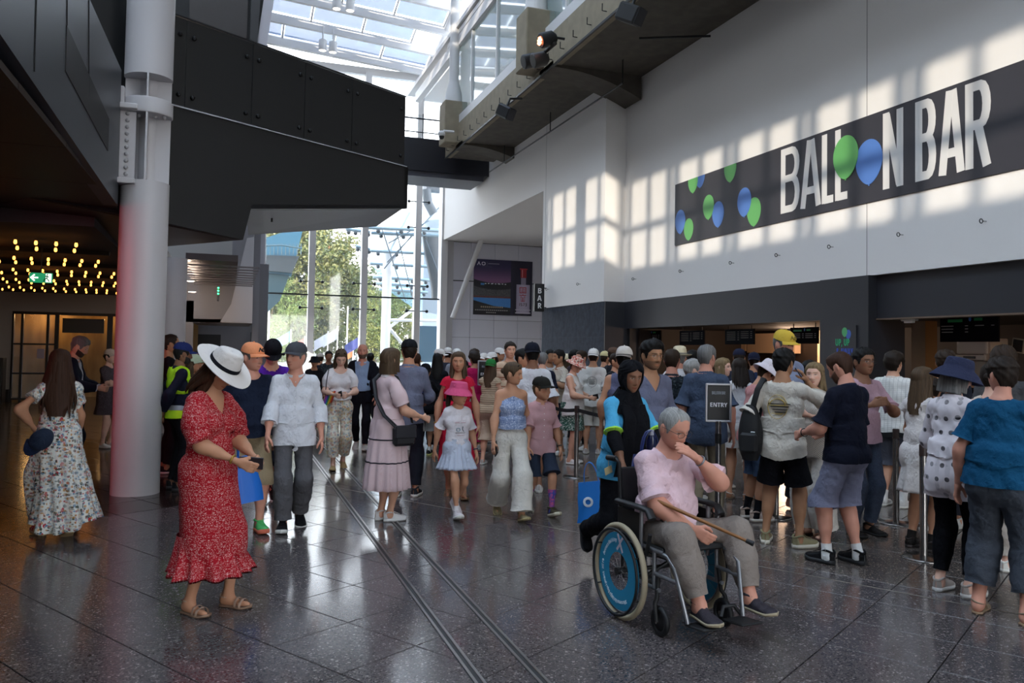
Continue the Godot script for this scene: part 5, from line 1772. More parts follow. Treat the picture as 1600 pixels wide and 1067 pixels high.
func make_far_end() -> void:
	var zf := -43.0
	# poster wall: large grey panels, each its own
	var pw := M("#d2d2dc", 0.45)
	var P := struct("wall_far", MB.new().span(Vector3(10.95, 0, zf - 0.05), Vector3(17.3, 7.6, zf - 0.4)), M("#4a4a50", 0.7))
	for i in 5:
		for j in 4:
			var h := [2.35, 0.98, 2.1, 2.1]
			var y := [0.0, 2.35, 3.33, 5.47]
			part(P, "wall_panel", MB.new().cbox(Vector3(11.75 + i * 1.39, y[j] + h[j] / 2, zf), Vector3(1.375, h[j] - 0.015, 0.06), 0.004), pw)
	part(P, "end_post", MB.new().span(Vector3(10.7, 0, zf + 0.3), Vector3(11.05, 16.6, zf - 0.4)), white)
	part(P, "end_pilaster", MB.new().span(Vector3(11.05, 0, zf + 0.15), Vector3(11.42, 7.6, zf - 0.3)), M("#b6b4b6", 0.6))
	var bx := thing("poster", "dark stadium poster with a clear bottle and white letters AO on the grey panel wall", "poster", Vector3(0, 0, zf + 0.075))
	part(bx, "sheet", poster_mesh(Vector3(12.608, 6.698, -42.900), Vector3(16.052, 3.621, -42.900)), M(Color.WHITE, 0.45, 0.0, {"albedo_texture": poster_tex()}))
	# leaning brace
	struct("brace_column", MB.new().tube(PackedVector3Array([Vector3(11.197, 3.345, -42.000), Vector3(12.894, 8.087, -42.000)]), 0.14, 16), white)
	# glazed end wall: posts, transoms, panes, spider fittings
	var Wn := struct("window_1", MB.new().span(Vector3(1.35, 16.2, zf), Vector3(11.05, 16.6, zf - 0.3)), white)
	var xs := [3.901, 6.597, 9.445]
	for x in xs: part(Wn, "post", MB.new().span(Vector3(x - 0.16, 0, zf + 0.2), Vector3(x + 0.16, 16.3, zf - 0.25)), white)
	part(Wn, "post", MB.new().span(Vector3(1.42, 0, zf + 0.2), Vector3(1.6, 16.9, zf - 0.25)), white)
	for y in [4.38, 10.9, 0.05]: part(Wn, "transom", MB.new().span(Vector3(1.6, y - 0.04, zf), Vector3(10.7, y + 0.04, zf - 0.06)), M("#23282c", 0.4))
	var ex := [1.6, xs[0], xs[1], xs[2], 10.7]
	for i in 4:
		for y in [[0.1, 4.34], [4.42, 10.86], [10.94, 16.2]]:
			part(Wn, "pane", MB.new().span(Vector3(ex[i] + 0.02, y[0], zf + 0.02), Vector3(ex[i + 1] - 0.02, y[1], zf)), M(Color(0.9, 0.96, 0.97, 0.06), 0.03, 0.0, {"transparency": BaseMaterial3D.TRANSPARENCY_ALPHA}))
	for x in xs:
		for y in [3.7, 5.05, 8.2, 9.6]:
			var sf := MB.new()
			sf.tube(PackedVector3Array([Vector3(x - 0.55, y, zf + 0.15), Vector3(x + 0.55, y, zf + 0.15)]), 0.03, 6)
			for s in [-0.55, 0.55]: sf.sphere(Vector3(x + s, y, zf + 0.12), Vector3.ONE * 0.09, 8, 6)
			part(Wn, "spider_fitting", sf, M("#2b2d31", 0.4, 0.5))
	# left jamb of the glazing
	struct("wall_end", MB.new().span(Vector3(-0.25, 0, zf + 0.3), Vector3(1.42, 17, zf - 0.3)), M("#8d8c92", 0.6))
	struct("trim_4", MB.new().span(Vector3(1.0, 0, zf + 0.8), Vector3(1.4, 8.0, zf + 0.3)), white)
	# roof lights
	var yr := func(x: float, z: float) -> float: return 16.6 + 0.23 * (z + 42.54) + 0.075 * (9.7 - x)
	var Rf := struct("ceiling_skylight", MB.new().solid([Vector3(9.9, yr.call(9.9, -43), -43), Vector3(1.2, yr.call(1.2, -43), -43), Vector3(1.2, yr.call(1.2, -42.5), -42.5), Vector3(9.9, yr.call(9.9, -42.5), -42.5)], Vector3(0, 0.4, 0)), white)
	var zz := -42.54
	var n := 0
	var tint := M(Color(0.42, 0.56, 0.74, 0.66), 0.05, 0.0, {"transparency": BaseMaterial3D.TRANSPARENCY_ALPHA})
	while zz < -22:
		var a := Vector3(9.9, yr.call(9.9, zz), zz)
		var b := Vector3(-3.0, yr.call(-3.0, zz), zz)
		var d := (a - b)
		var bm := Basis(d.normalized(), Vector3(-d.y, d.x, 0).normalized(), Vector3.BACK)
		part(Rf, "beam", MB.new().cbox((a + b) / 2, Vector3(d.length(), 0.42, 0.22), 0.01, bm), white)
		for i in 5:
			var xa := 9.6 - i * 2.5 - (1.25 if n % 2 else 0.0)
			var xb := xa - 2.42
			part(Rf, "glazing_bar", MB.new().tube(PackedVector3Array([Vector3(xa, yr.call(xa, zz) + 0.2, zz), Vector3(xa, yr.call(xa, zz + 1.87) + 0.2, zz + 1.87)]), 0.05, 6), white)
			part(Rf, "roof_pane", MB.new().solid([Vector3(xa - 0.08, yr.call(xa, zz) + 0.28, zz + 0.14), Vector3(xb, yr.call(xb, zz) + 0.28, zz + 0.14), Vector3(xb, yr.call(xb, zz + 1.72) + 0.28, zz + 1.72), Vector3(xa - 0.08, yr.call(xa, zz + 1.72) + 0.28, zz + 1.72)], Vector3(0, 0.03, 0)), tint)
		zz += 1.87
		n += 1
	part(Rf, "edge_beam", MB.new().tube(PackedVector3Array([Vector3(9.75, yr.call(9.75, -42.5) + 0.1, -42.5), Vector3(9.75, yr.call(9.75, zz) + 0.1, zz)]), 0.16, 10), white)
	part(Rf, "clerestory_sill", MB.new().span(Vector3(9.6, 15.2, -20), Vector3(12.0, 15.5, -43.2)), white)
	var sk := -1
	for q in [Vector3(4.102, 16.810, -36.500), Vector3(4.697, 16.815, -36.500), Vector3(3.921, 16.285, -40.500), Vector3(4.419, 16.258, -40.500)]:
		sk += 1
		var o := thing("roof_spotlight", "white cylinder spotlight on a skylight beam, %s" % ["upper pair, left", "upper pair, right", "lower pair, left", "lower pair, right"][sk], "spotlight", q, 0, "spotlights on the skylight beams")
		part(o, "can", MB.new().lathe(PackedVector2Array([Vector2(0.2, 0), Vector2(0.2, 0.5), Vector2(0.12, 0.56)]), 16), white)
		part(o, "lens", MB.new().lathe(PackedVector2Array([Vector2(0.002, -0.01), Vector2(0.15, -0.006), Vector2(0.17, 0.0)]), 16), glow("#fff2dc", 2.0))
		part(o, "stem", MB.new().tube(PackedVector3Array([Vector3(0, 0.5, 0), Vector3(0, yr.call(q.x, q.z) - q.y, 0)]), 0.04, 6), white)

func poster_mesh(a: Vector3, b: Vector3) -> ArrayMesh:
	var m := BoxMesh.new()
	m.size = Vector3(b.x - a.x, a.y - b.y, 0.03)
	var st := SurfaceTool.new()
	var x0 := a.x
	var x1 := b.x
	var z := 0.0
	var vs := [Vector3(x0, b.y, z), Vector3(x1, b.y, z), Vector3(x1, a.y, z), Vector3(x0, a.y, z)]
	var uvs := [Vector2(0, 1), Vector2(1, 1), Vector2(1, 0), Vector2(0, 0)]
	st.begin(Mesh.PRIMITIVE_TRIANGLES)
	for i in [0, 2, 1, 0, 3, 2]:
		st.set_normal(Vector3.BACK); st.set_uv(uvs[i]); st.add_vertex(vs[i])
	for i in [0, 1, 2, 0, 2, 3]:
		st.set_normal(Vector3.FORWARD); st.set_uv(Vector2(0.02, 0.02)); st.add_vertex(vs[i] - Vector3(0, 0, 0.03))
	for e in [[0, 1], [1, 2], [2, 3], [3, 0]]:
		var p: Vector3 = vs[e[0]]
		var q: Vector3 = vs[e[1]]
		var nn := Vector3(q.y - p.y, p.x - q.x, 0).normalized()
		var bk := Vector3(0, 0, 0.03)
		for w in [p, q - bk, q, p, p - bk, q - bk]:
			st.set_normal(nn); st.set_uv(Vector2(0.02, 0.02)); st.add_vertex(w)
	return st.commit()

func poster_tex() -> ImageTexture:
	var n := 256
	var im := Image.create(n, n, false, Image.FORMAT_RGB8)
	var r := RandomNumberGenerator.new()
	r.seed = 4
	for y in n:
		for x in n:
			var f := float(y) / n
			var rim := 0.36 + 0.06 * (1.0 - pow((x - 95.0) / 95.0, 2.0)) * 1.0
			var c := Color("#2a2550").lerp(Color("#8a5f88"), smoothstep(0.05, 0.42, f))
			if f > rim: c = Color("#1c1d26").lerp(Color("#2b2a33"), r.randf())
			if f > rim + 0.12 and f < 0.68: c = Color("#3a3c44").lerp(Color("#9a968f"), r.randf() * r.randf())
			if f > 0.66 and f < 0.69: c = Color("#a0483e").lerp(Color("#3a3440"), r.randf())
			if f > 0.69 and f < 0.69 + 0.17 * (0.3 + x / 160.0) : c = Color("#4d94dc").lerp(Color("#3f84cc"), r.randf())
			if f > 0.80 + 0.06 * x / 160.0 and f > 0.8: c = Color("#1d1c22").lerp(Color("#5c5650"), r.randf() * r.randf())
			if f > 0.93: c = Color("#14131c")
			if x > 160: c = Color("#15142a").lerp(Color("#262440"), 0.5 + 0.5 * sin(x * 0.2) * f)
			im.set_pixel(x, y, c)
	for k in 9: im.fill_rect(Rect2i(48 + k * 10 + k % 3 * 3, 110 - k % 2, 7, 4), Color("#e8ecf2"))
	im.fill_rect(Rect2i(30, 110, 16, 9), Color("#4f8fd0"))
	# the bottle
	for y in range(110, 246):
		for x in range(186, 246):
			var sh := 0.5 + 0.5 * sin((x - 186) / 60.0 * PI)
			im.set_pixel(x, y, Color("#8f88a8").lerp(Color("#d8cde0"), sh * (0.5 + 0.5 * r.randf())))
	im.fill_rect(Rect2i(182, 226, 68, 4), Color("#cfc9d8")); im.fill_rect(Rect2i(182, 240, 68, 5), Color("#d8d2de"))
	im.fill_rect(Rect2i(206, 78, 22, 32), Color("#9a94ac")); im.fill_rect(Rect2i(204, 34, 26, 44), Color("#a01c28"))
	im.fill_rect(Rect2i(200, 34, 34, 5), Color("#c0303a")); im.fill_rect(Rect2i(210, 40, 3, 36), Color("#e0a0a0"))
	# red characters on its label
	var red := Color("#b02030")
	for q in [[200, 122, 30, 3], [200, 122, 3, 28], [227, 122, 3, 28], [200, 147, 30, 3], [206, 130, 18, 2], [206, 138, 12, 2], [214, 126, 2, 20], [206, 143, 18, 2], [222, 130, 2, 14], [214, 154, 3, 5], [200, 158, 30, 3], [206, 164, 3, 6], [222, 164, 3, 6], [204, 172, 22, 2], [204, 180, 22, 2], [214, 168, 2, 20], [206, 186, 18, 3]]:
		im.fill_rect(Rect2i(q[0], q[1], q[2], q[3]), red)
	# 1573
	var ink := Color("#46303c")
	for q in [[200, 196, 2, 14], [206, 196, 6, 2], [206, 196, 2, 7], [206, 202, 6, 2], [211, 202, 2, 7], [206, 208, 6, 2], [216, 196, 7, 2], [221, 197, 2, 7], [218, 203, 2, 7], [226, 196, 6, 2], [231, 196, 2, 14], [227, 202, 5, 2], [226, 208, 6, 2]]:
		im.fill_rect(Rect2i(q[0], q[1], q[2], q[3]), ink)
	# AO, a rule and two small lines
	var wt := Color("#e6e4ec")
	for i in 16:
		im.fill_rect(Rect2i(18 - i / 2 + 2, 12 + i, 4, 1), wt); im.fill_rect(Rect2i(18 + i / 2, 12 + i, 4, 1), wt)
	for i in 48:
		var a := TAU * i / 48.0
		im.fill_rect(Rect2i(int(40 + cos(a) * 7), int(19 + sin(a) * 7), 3, 3), wt)
	im.fill_rect(Rect2i(56, 12, 1, 18), Color("#8a88a0"))
	for k in 7: im.fill_rect(Rect2i(62 + k * 7, 17, 5, 4), Color("#a8a6b8"))
	for k in 9: im.fill_rect(Rect2i(34 + k * 5, 33, 3, 2), Color("#6a6880"))
	for k in 11: im.fill_rect(Rect2i(32 + k * 9, 216, 6, 7), Color("#b5a48c"))
	for k in 16: im.fill_rect(Rect2i(8 + k * 9, 232, 6, 4), Color("#b8b4b0"))
	for k in 5: im.fill_rect(Rect2i(56 + k * 9, 243, 6, 4), Color("#b8b4b0"))
	return ImageTexture.create_from_image(im)

func make_left_side() -> void:
	# the big round column with its bolted steel collar
	var cm := M("#c3c0c2", 0.45)
	var C := struct("pillar_column", MB.new().lathe(PackedVector2Array([Vector2(0.262, 0), Vector2(0.262, 3.56)]), 40, Transform3D(Basis(), Vector3(-0.98, 0, -10.3))), cm)
	C.name = "column"
	part(C, "shaft", MB.new().lathe(PackedVector2Array([Vector2(0.262, 4.83), Vector2(0.262, 18.0)]), 40, Transform3D(Basis(), Vector3(-0.98, 0, -10.3))), cm)
	for y in [3.56, 4.40, 4.83]: part(C, "plate", MB.new().lathe(PackedVector2Array([Vector2(0.262, y - 0.02), Vector2(0.262, y + 0.02)]), 32, Transform3D(Basis(), Vector3(-0.98, 0, -10.3))), cm)
	part(C, "ring", MB.new().lathe(PackedVector2Array([Vector2(0.262, 4.36), Vector2(0.275, 4.37), Vector2(0.275, 4.53), Vector2(0.262, 4.54)]), 32, Transform3D(Basis(), Vector3(-0.98, 0, -10.3))), cm)
	part(C, "core", MB.new().lathe(PackedVector2Array([Vector2(0.13, 3.56), Vector2(0.13, 4.83)]), 20, Transform3D(Basis(), Vector3(-0.98, 0, -10.42))), cm)
	part(C, "web", MB.new().box(Vector3(-0.97, 4.2, -10.16), Vector3(0.02, 1.3, 0.24), Basis(Vector3.UP, 0.05)), cm)
	part(C, "web", MB.new().box(Vector3(-0.98, 4.2, -10.34), Vector3(0.5, 1.3, 0.02)), cm)
	part(C, "bolt_plate", MB.new().box(Vector3(-1.18, 3.98, -10.13), Vector3(0.2, 0.83, 0.02)), cm)
	for y in [3.55, 4.40]: part(C, "bracket", MB.new().cbox(Vector3(-1.17, y, -10.1), Vector3(0.22, 0.06, 0.2), 0.008), cm)
	part(C, "bracket", MB.new().cbox(Vector3(-1.23, 4.53, -10.1), Vector3(0.05, 0.2, 0.1), 0.01), cm)
	for i in 10: part(C, "bolt", MB.new().sphere(Vector3(-1.17, 3.64 + i * 0.077, -10.11), Vector3(0.024, 0.024, 0.018), 8, 5), M("#a8a6a8", 0.4))
	for i in 4: part(C, "bolt", MB.new().sphere(Vector3(-1.06 + i * 0.09, 4.34, -10.18), Vector3(0.02, 0.024, 0.02), 8, 5), M("#a8a6a8", 0.4))
	# a second, slimmer column further back
	struct("column", MB.new().lathe(PackedVector2Array([Vector2(0.30, 0), Vector2(0.30, 3.4)]), 32, Transform3D(Basis(), Vector3(-1.13, 0, -17.3))), M("#b9b2b4", 0.5))
	# edge of the upper floor running along the hall at the left, with its seams and slot
	var fm := M("#3d4148", 0.38)
	var E := struct("wall_left", MB.new().solid([Vector3(-1.24, 3.42, -4.6), Vector3(-1.24, 3.27, -10.12), Vector3(-1.24, 4.80, -10.04), Vector3(-1.24, 4.72, -7.86), Vector3(-1.24, 4.70, -4.6)], Vector3(-0.15, 0, 0)), fm)
	for q in [[Vector3(-1.236, 3.916, -5.884), Vector3(-1.236, 3.457, -5.907)], [Vector3(-1.236, 4.311, -6.854), Vector3(-1.236, 4.127, -6.890)], [Vector3(-1.236, 4.688, -7.781), Vector3(-1.236, 3.897, -7.956)]]:
		part(E, "panel_joint", MB.new().tube(PackedVector3Array([q[0], q[1]]), 0.004, 4), black)
	part(E, "slot", MB.new().solid([Vector3(-1.233, 4.122, -6.873), Vector3(-1.233, 3.777, -6.890), Vector3(-1.233, 3.686, -9.188), Vector3(-1.233, 4.020, -9.198)], Vector3(-0.01, 0, 0)), M("#101114", 0.5))
	var so := M("#2b221d", 0.5)
	for i in 6:
		for j in 4:
			part(E, "soffit_panel", MB.new().solid([Vector3(-1.3 - i * 1.5, 3.3, -4.2 - j * 1.6), Vector3(-2.79 - i * 1.5, 3.3, -4.2 - j * 1.6), Vector3(-2.79 - i * 1.5, 3.3, -5.79 - j * 1.6), Vector3(-1.3 - i * 1.5, 3.3, -5.79 - j * 1.6)], Vector3(0, 0.05, 0)), so)
	part(E, "upper_floor", MB.new().span(Vector3(-1.3, 3.4, 20), Vector3(-14, 3.7, -28)), M("#26211e", 0.6))
	part(E, "end_cap", MB.new().span(Vector3(-1.3, 3.3, -10.1), Vector3(-1.6, 4.8, -10.3)), M("#222327", 0.5))
	# slanting black balcony
	var d := Vector3(0.8389, 0, -0.5443)
	var nb := Vector3(-0.5443, 0, -0.8389)   # away from the hall
	var P0 := Vector3(-0.74, 0, -10.95)
	var at := func(s: float, y: float, dep := 0.0) -> Vector3: return P0 + d * s + nb * dep + Vector3(0, y, 0)
	var bm := M("#111113", 0.5)
	var Bc := struct("ceiling_balcony", MB.new().solid([at.call(-1.6, 3.30), at.call(-0.1, 3.22), at.call(1.04, 3.14), at.call(1.15, 3.58), at.call(4.11, 4.02), at.call(4.11, 4.70), at.call(-1.6, 4.70)], nb * 0.12), bm)
	var sx := [-1.6, 0.12, 1.09, 1.97, 2.86, 3.995]
	for i in 5:
		var s0: float = sx[i] + 0.006
		var s1: float = sx[i + 1] - 0.006
		part(Bc, "parapet_panel", MB.new().solid([at.call(s0, 4.725, -0.03), at.call(s1, 4.725, -0.03), at.call(s1, 5.83, -0.03), at.call(s0, 5.83, -0.03)], nb * 0.03), bm)
		for q in [[s0 + 0.09, 4.85], [s1 - 0.09, 4.85], [s0 + 0.09, 5.62], [s1 - 0.09, 5.62]]:
			if i == 0 and q[0] < 0: continue
			part(Bc, "disc_fixing", MB.new().sphere(at.call(q[0], q[1], -0.045), Vector3(0.032, 0.032, 0.02), 10, 5), M("#0c0c0e", 0.3, 0.5))
	part(Bc, "shadow_gap", MB.new().tube(PackedVector3Array([at.call(-1.6, 4.70, -0.03), at.call(4.05, 4.70, -0.03)]), 0.009, 5), M("#b9b9bd", 0.4))
	part(Bc, "coping", MB.new().solid([at.call(-1.6, 5.84, -0.04), at.call(4.0, 5.84, -0.04), at.call(4.0, 5.84, 0.04), at.call(-1.6, 5.84, 0.04)], Vector3(0, 0.02, 0)), M("#17181c", 0.4))
	part(Bc, "soffit", MB.new().solid([at.call(1.15, 3.58, 0.12), at.call(4.11, 4.02, 0.12), Vector3(2.530, 3.975, -15.134), Vector3(0.263, 3.698, -15.295)], Vector3(0, 0.06, 0)), M("#a3a1a8", 0.5))
	part(Bc, "soffit_edge", MB.new().solid([at.call(1.15, 3.575, 0.0), at.call(4.11, 4.015, 0.0), at.call(3.95, 4.0, 0.7), at.call(1.2, 3.58, 0.5)], Vector3(0, 0.06, 0)), M("#26262c", 0.5))
	part(Bc, "soffit_dark", MB.new().solid([at.call(-1.6, 3.30, 0.1), at.call(1.04, 3.14, 0.1), at.call(0.9, 3.2, 4.6), at.call(-1.6, 3.3, 4.6)], Vector3(0, 0.06, 0)), M("#3a2c25", 0.35))
	part(Bc, "deck", MB.new().solid([at.call(-1.6, 4.6, 0.1), at.call(4.1, 4.6, 0.1), at.call(3.6, 4.5, 2.1), at.call(-1.6, 4.5, 4.6)], Vector3(0, 0.08, 0)), M("#232327", 0.5))
	part(Bc, "end_face", MB.new().solid([at.call(4.11, 4.02), at.call(4.11, 4.70), at.call(3.6, 4.6, 2.1), at.call(3.6, 4.0, 2.1)], -d * 0.08), bm)
	part(Bc, "sprinkler", MB.new().tube(PackedVector3Array([at.call(2.2, 3.75, 1.0), at.call(2.2, 3.62, 1.0)]), 0.015, 6), black)
	# dark bulk of the floor above and its pale edge panel
	var U := struct("wall_upper", MB.new().solid([Vector3(-1.724, 7.765, -19.000), Vector3(0.376, 8.365, -19.000), Vector3(0.510, 9.528, -19.000), Vector3(0.558, 11.902, -19.000), Vector3(-2.339, 11.317, -19.000)], Vector3(0, 0, -3)), M("#110e0f", 0.6))
	part(U, "edge_panel", MB.new().solid([Vector3(0.375, 8.358, -18.980), Vector3(0.510, 9.520, -18.980), Vector3(0.557, 11.891, -18.980), Vector3(0.836, 11.948, -18.980), Vector3(0.731, 9.555, -18.980), Vector3(0.583, 8.328, -18.980)], Vector3(0, 0, -0.1)), M("#c9c5cc", 0.5))
	part(U, "brown_panel", MB.new().solid([Vector3(-1.024, 8.675, -18.900), Vector3(0.167, 8.417, -18.900), Vector3(0.183, 10.310, -18.900), Vector3(-1.066, 10.091, -18.900)], Vector3(0, 0, -0.05)), M("#21140f", 0.3))
	part(U, "brown_panel", MB.new().solid([Vector3(0.235, 8.427, -18.900), Vector3(0.399, 8.406, -18.900), Vector3(0.470, 10.360, -18.900), Vector3(0.251, 10.322, -18.900)], Vector3(0, 0, -0.05)), M("#1a181b", 0.3))
	# low ceiling full of bulbs
	var Cl := struct("ceiling_left", MB.new().span(Vector3(-1.6, 3.13, -11.0), Vector3(-14, 3.3, -28.5)), M("#33282a", 0.85))
	for zr in [-13.9, -16.3, -18.9, -21.7]: part(Cl, "ceiling_rib", MB.new().span(Vector3(-1.8, 3.07, zr), Vector3(-13.5, 3.13, zr - 0.1)), M("#0c0a0a", 0.8))
	var bulb_mesh := MB.new().lathe(PackedVector2Array([Vector2(0.002, -0.055), Vector2(0.015, -0.05), Vector2(0.022, -0.03), Vector2(0.018, -0.008), Vector2(0.014, 0.005)]), 8).mesh()
	var sock_mesh := MB.new().lathe(PackedVector2Array([Vector2(0.014, 0.0), Vector2(0.016, 0.03)]), 8).mesh()
	var gl := glow("#ffa040", 3.2)
	var rows := [-12.3, -13.1, -14.7, -15.5, -17.1, -18.0, -19.8, -20.8, -22.7, -23.8]
	for i in rows.size():
		for j in 26:
			var p := Vector3(-2.0 - j * 0.24 - (0.12 if i % 2 else 0.0) - i * 0.03, 3.06, rows[i])
			var pr := cam_px(p)
			if pr.x < -4 or pr.x > 184: continue
			var o := thing("light_bulb", "bare warm light bulb in the rows under the low dark ceiling", "light bulb", p, 0, "rows of bulbs under the low ceiling at left")
			part(o, "glass", bulb_mesh, gl)
			part(o, "socket", sock_mesh, black)
	for i in 3:
		for j in 2: lamp(Vector3(-3.4 - j * 2.4, 2.95, -13.5 - i * 4.5), "#ff9a40", 0.035, 0.3)
	# pink stage wash on the round column and the lobby floor
	var pk := SpotLight3D.new()
	pk.name = "pink_light"
	pk.light_color = Color("#ff3a5a"); pk.light_energy = 1.8; pk.spot_angle = 38.0; pk.spot_range = 40; pk.spot_attenuation = 2.0; pk.light_size = 0.1; pk.shadow_enabled = true
	add_child(pk)
	pk.look_at_from_position(Vector3(-4.4, 2.85, -8.2), Vector3(-0.98, 1.4, -10.3))
	var pf := thing("stage_lamp", "pink stage lamp under the upper floor left of the round column", "stage light", Vector3(-4.43, 2.9, -8.18))
	part(pf, "can", MB.new().tube(PackedVector3Array([Vector3(-0.25, 0.15, 0.15), Vector3(0.0, -0.02, 0.0)]), 0.1, 12), black)
	part(pf, "lens", MB.new().sphere(Vector3(0, -0.02, 0), Vector3.ONE * 0.05, 10, 6), glow("#ff5a78", 2.0))
	part(pf, "yoke", MB.new().tube(PackedVector3Array([Vector3(-0.15, 0.1, 0.1), Vector3(-0.15, 0.4, 0.1)]), 0.02, 6), black)
	# green running-man sign
	var ex := thing("exit_sign", "green exit sign with white arrow and running figure under the bulb ceiling", "sign", Vector3(-2.659, 2.661, -13.600))
	ex.scale = Vector3.ONE * 0.66
	part(ex, "panel", MB.new().cbox(Vector3.ZERO, Vector3(0.46, 0.22, 0.05), 0.01), M("#1d8a5c", 0.5, 0.0, {"emission_enabled": true, "emission": Color("#1d8a5c"), "emission_energy_multiplier": 0.5}))
	var wt := glow("#f0fff4", 1.0)
	var X := Transform3D(Basis(), Vector3(0, 0, 0.032))
	var am := MB.new()
	stroke(am, [Vector2(-0.05, 0), Vector2(-0.19, 0)], 0.03, 0.01, X)
	stroke(am, [Vector2(-0.12, 0.07), Vector2(-0.19, 0), Vector2(-0.12, -0.07)], 0.03, 0.01, X)
	part(ex, "arrow", am, wt)
	var rm := MB.new()
	rm.span(Vector3(0.10, -0.095, 0.022), Vector3(0.21, 0.095, 0.03))
	part(ex, "doorway", rm, wt)
	var fm2 := MB.new()
	X.origin.z = 0.038
	for st in [[Vector2(0.13, 0.05), Vector2(0.12, -0.01)], [Vector2(0.12, -0.01), Vector2(0.08, -0.03), Vector2(0.06, -0.08)], [Vector2(0.12, -0.01), Vector2(0.15, -0.04), Vector2(0.17, -0.085)], [Vector2(0.085, 0.03), Vector2(0.13, 0.045), Vector2(0.165, 0.01)]]: stroke(fm2, st, 0.022, 0.008, X)
	fm2.sphere(Vector3(0.13, 0.075, 0.034), Vector3(0.017, 0.017, 0.006), 10, 5)
	part(ex, "running_figure", fm2, M("#1d8a5c", 0.5))
	part(ex, "hanger", MB.new().tube(PackedVector3Array([Vector3(0, 0.11, 0), Vector3(0, (3.1 - ex.position.y) / 0.66, 0)]), 0.012, 6), black)
	# wall with black framed doors at the back of the bulb lobby
	var zb := -26.6
	var wl := M("#8d8680", 0.6)
	var Lw := struct("wall_lobby", MB.new().span(Vector3(-14, 2.58, zb), Vector3(-1.2, 3.3, zb - 0.3)), wl)
	part(Lw, "wall_end", MB.new().span(Vector3(-14, 0, zb), Vector3(-5.878, 2.58, zb - 0.3)), wl)
	part(Lw, "plinth", MB.new().span(Vector3(-14, 0, zb + 0.12), Vector3(-5.878, 0.35, zb)), black)
	var x0: float = -5.878
	var xe: float = -3.117
	var fr := M("#0e0d0d", 0.4, 0.3)
	var D := struct("door_1", MB.new().span(Vector3(x0, 2.5, zb + 0.02), Vector3(-1.2, 2.58, zb - 0.1)), fr)
	for q in [[-5.878, -5.830], [-5.655, -5.590], [-5.008, -4.943], [-4.796, -4.697], [-3.425, -3.288]]: part(D, "frame_bar", MB.new().span(Vector3(q[0], 0, zb + 0.03), Vector3(q[1], 2.52, zb - 0.07)), fr)
	var gx: float = -4.697
	for y in [0.05, 0.78, 1.62]: part(D, "frame_rail", MB.new().span(Vector3(x0, y, zb + 0.02), Vector3(gx - 0.03, y + 0.05, zb - 0.06)), fr)
	part(D, "glass", MB.new().span(Vector3(x0, 0.1, zb - 0.02), Vector3(gx, 2.5, zb - 0.03)), glassm)
	part(D, "notice", MB.new().span(Vector3(-5.221, 1.510, -26.560), Vector3(-5.033, 1.237, -26.560) + Vector3(0, 0, -0.02)), M("#8f8592", 0.6))
	var tim := M(Color.WHITE, 0.55, 0.0, {"albedo_texture": noise_tex(0.012, Color("#7d6038"), Color("#9a7c4e")), "uv1_triplanar": true, "uv1_world_triplanar": true, "uv1_scale": Vector3(0.8, 0.2, 0.8)})
	part(Lw, "inner_wall", MB.new().span(Vector3(-14, 0, zb - 2.2), Vector3(-1.0, 3.0, zb - 2.4)), tim)
	part(Lw, "inner_ceiling", MB.new().span(Vector3(-14, 2.62, zb - 0.3), Vector3(-1.0, 2.72, zb - 2.3)), M("#2c2119", 0.6))
	part(Lw, "dark_screen", MB.new().span(Vector3(-4.777, 2.439, -27.600), Vector3(-3.649, 2.001, -27.600) + Vector3(0, 0, -0.1)), M("#0d0b0a", 0.3))
	var wk := -1
	for x in [-5.732, -5.426, -4.910, -3.605]:
		lamp(Vector3(x, 2.5, zb - 1.7), "#ffc880", 0.11, 0.08)
		wk += 1
		var o := thing("wall_washer", "small warm downlight behind the black framed doors, %s" % ["nearest the left wall", "over the middle pane", "left of the dark screen", "right of the dark screen"][wk], "downlight", Vector3(x, 2.6, zb - 1.7), 0, "downlights behind the black framed doors")
		part(o, "trim_ring", MB.new().lathe(PackedVector2Array([Vector2(0.05, 0.0), Vector2(0.08, -0.01), Vector2(0.08, 0.02)]), 12), black)
		part(o, "lens", MB.new().lathe(PackedVector2Array([Vector2(0.002, -0.01), Vector2(0.05, -0.008), Vector2(0.055, 0.01)]), 12), glow("#ffdca8", 4.0))
	single("side_board", "dark low cupboard at the far left edge beside the black framed doors", "cupboard", MB.new().cbox(Vector3(-5.895, 0.612, -25.600) + Vector3(-0.35, -0.1, 0), Vector3(0.9, 1.5, 0.4), 0.02), M("#141011", 0.5))
	# grey walls, lintel and opening between the lobby and the glazing
	var gw := M("#8f8b8e", 0.6)
	var zc := -24.0
	var Bk := struct("wall_back", MB.new().solid([Vector3(-1.222, 2.324, -24.000), Vector3(-0.231, 2.333, -24.000), Vector3(0.039, 2.913, -24.000), Vector3(0.294, 4.129, -24.000), Vector3(-1.273, 4.047, -24.000)], Vector3(0, 0, -0.25)), gw)
	part(Bk, "pale_balustrade", MB.new().solid([Vector3(0.007, 2.857, -23.980), Vector3(-0.265, 2.350, -23.980), Vector3(0.583, 2.337, -23.980), Vector3(0.568, 4.776, -23.980), Vector3(0.380, 4.729, -23.980)], Vector3(0, 0, -0.1)), M("#c2bfc4", 0.6))
	part(Bk, "soffit", MB.new().span(Vector3(-0.994, 2.330, -24.000), Vector3(0.582, 2.373, -24.000) * Vector3(1, 1, 0) + Vector3(0, 0.05, -28)), M("#a39a96", 0.6))
	part(Bk, "jamb", MB.new().span(Vector3(-1.157, 2.326, -24.000) * Vector3(1, 0, 1), Vector3(-0.962, 2.913, -24.000) + Vector3(0, 0, -0.25)), gw)
	part(Bk, "grey_wall", MB.new().span(Vector3(-2.5, 0, -29), Vector3(1.2, 4.5, -29.2)), M("#6d6a6e", 0.7))
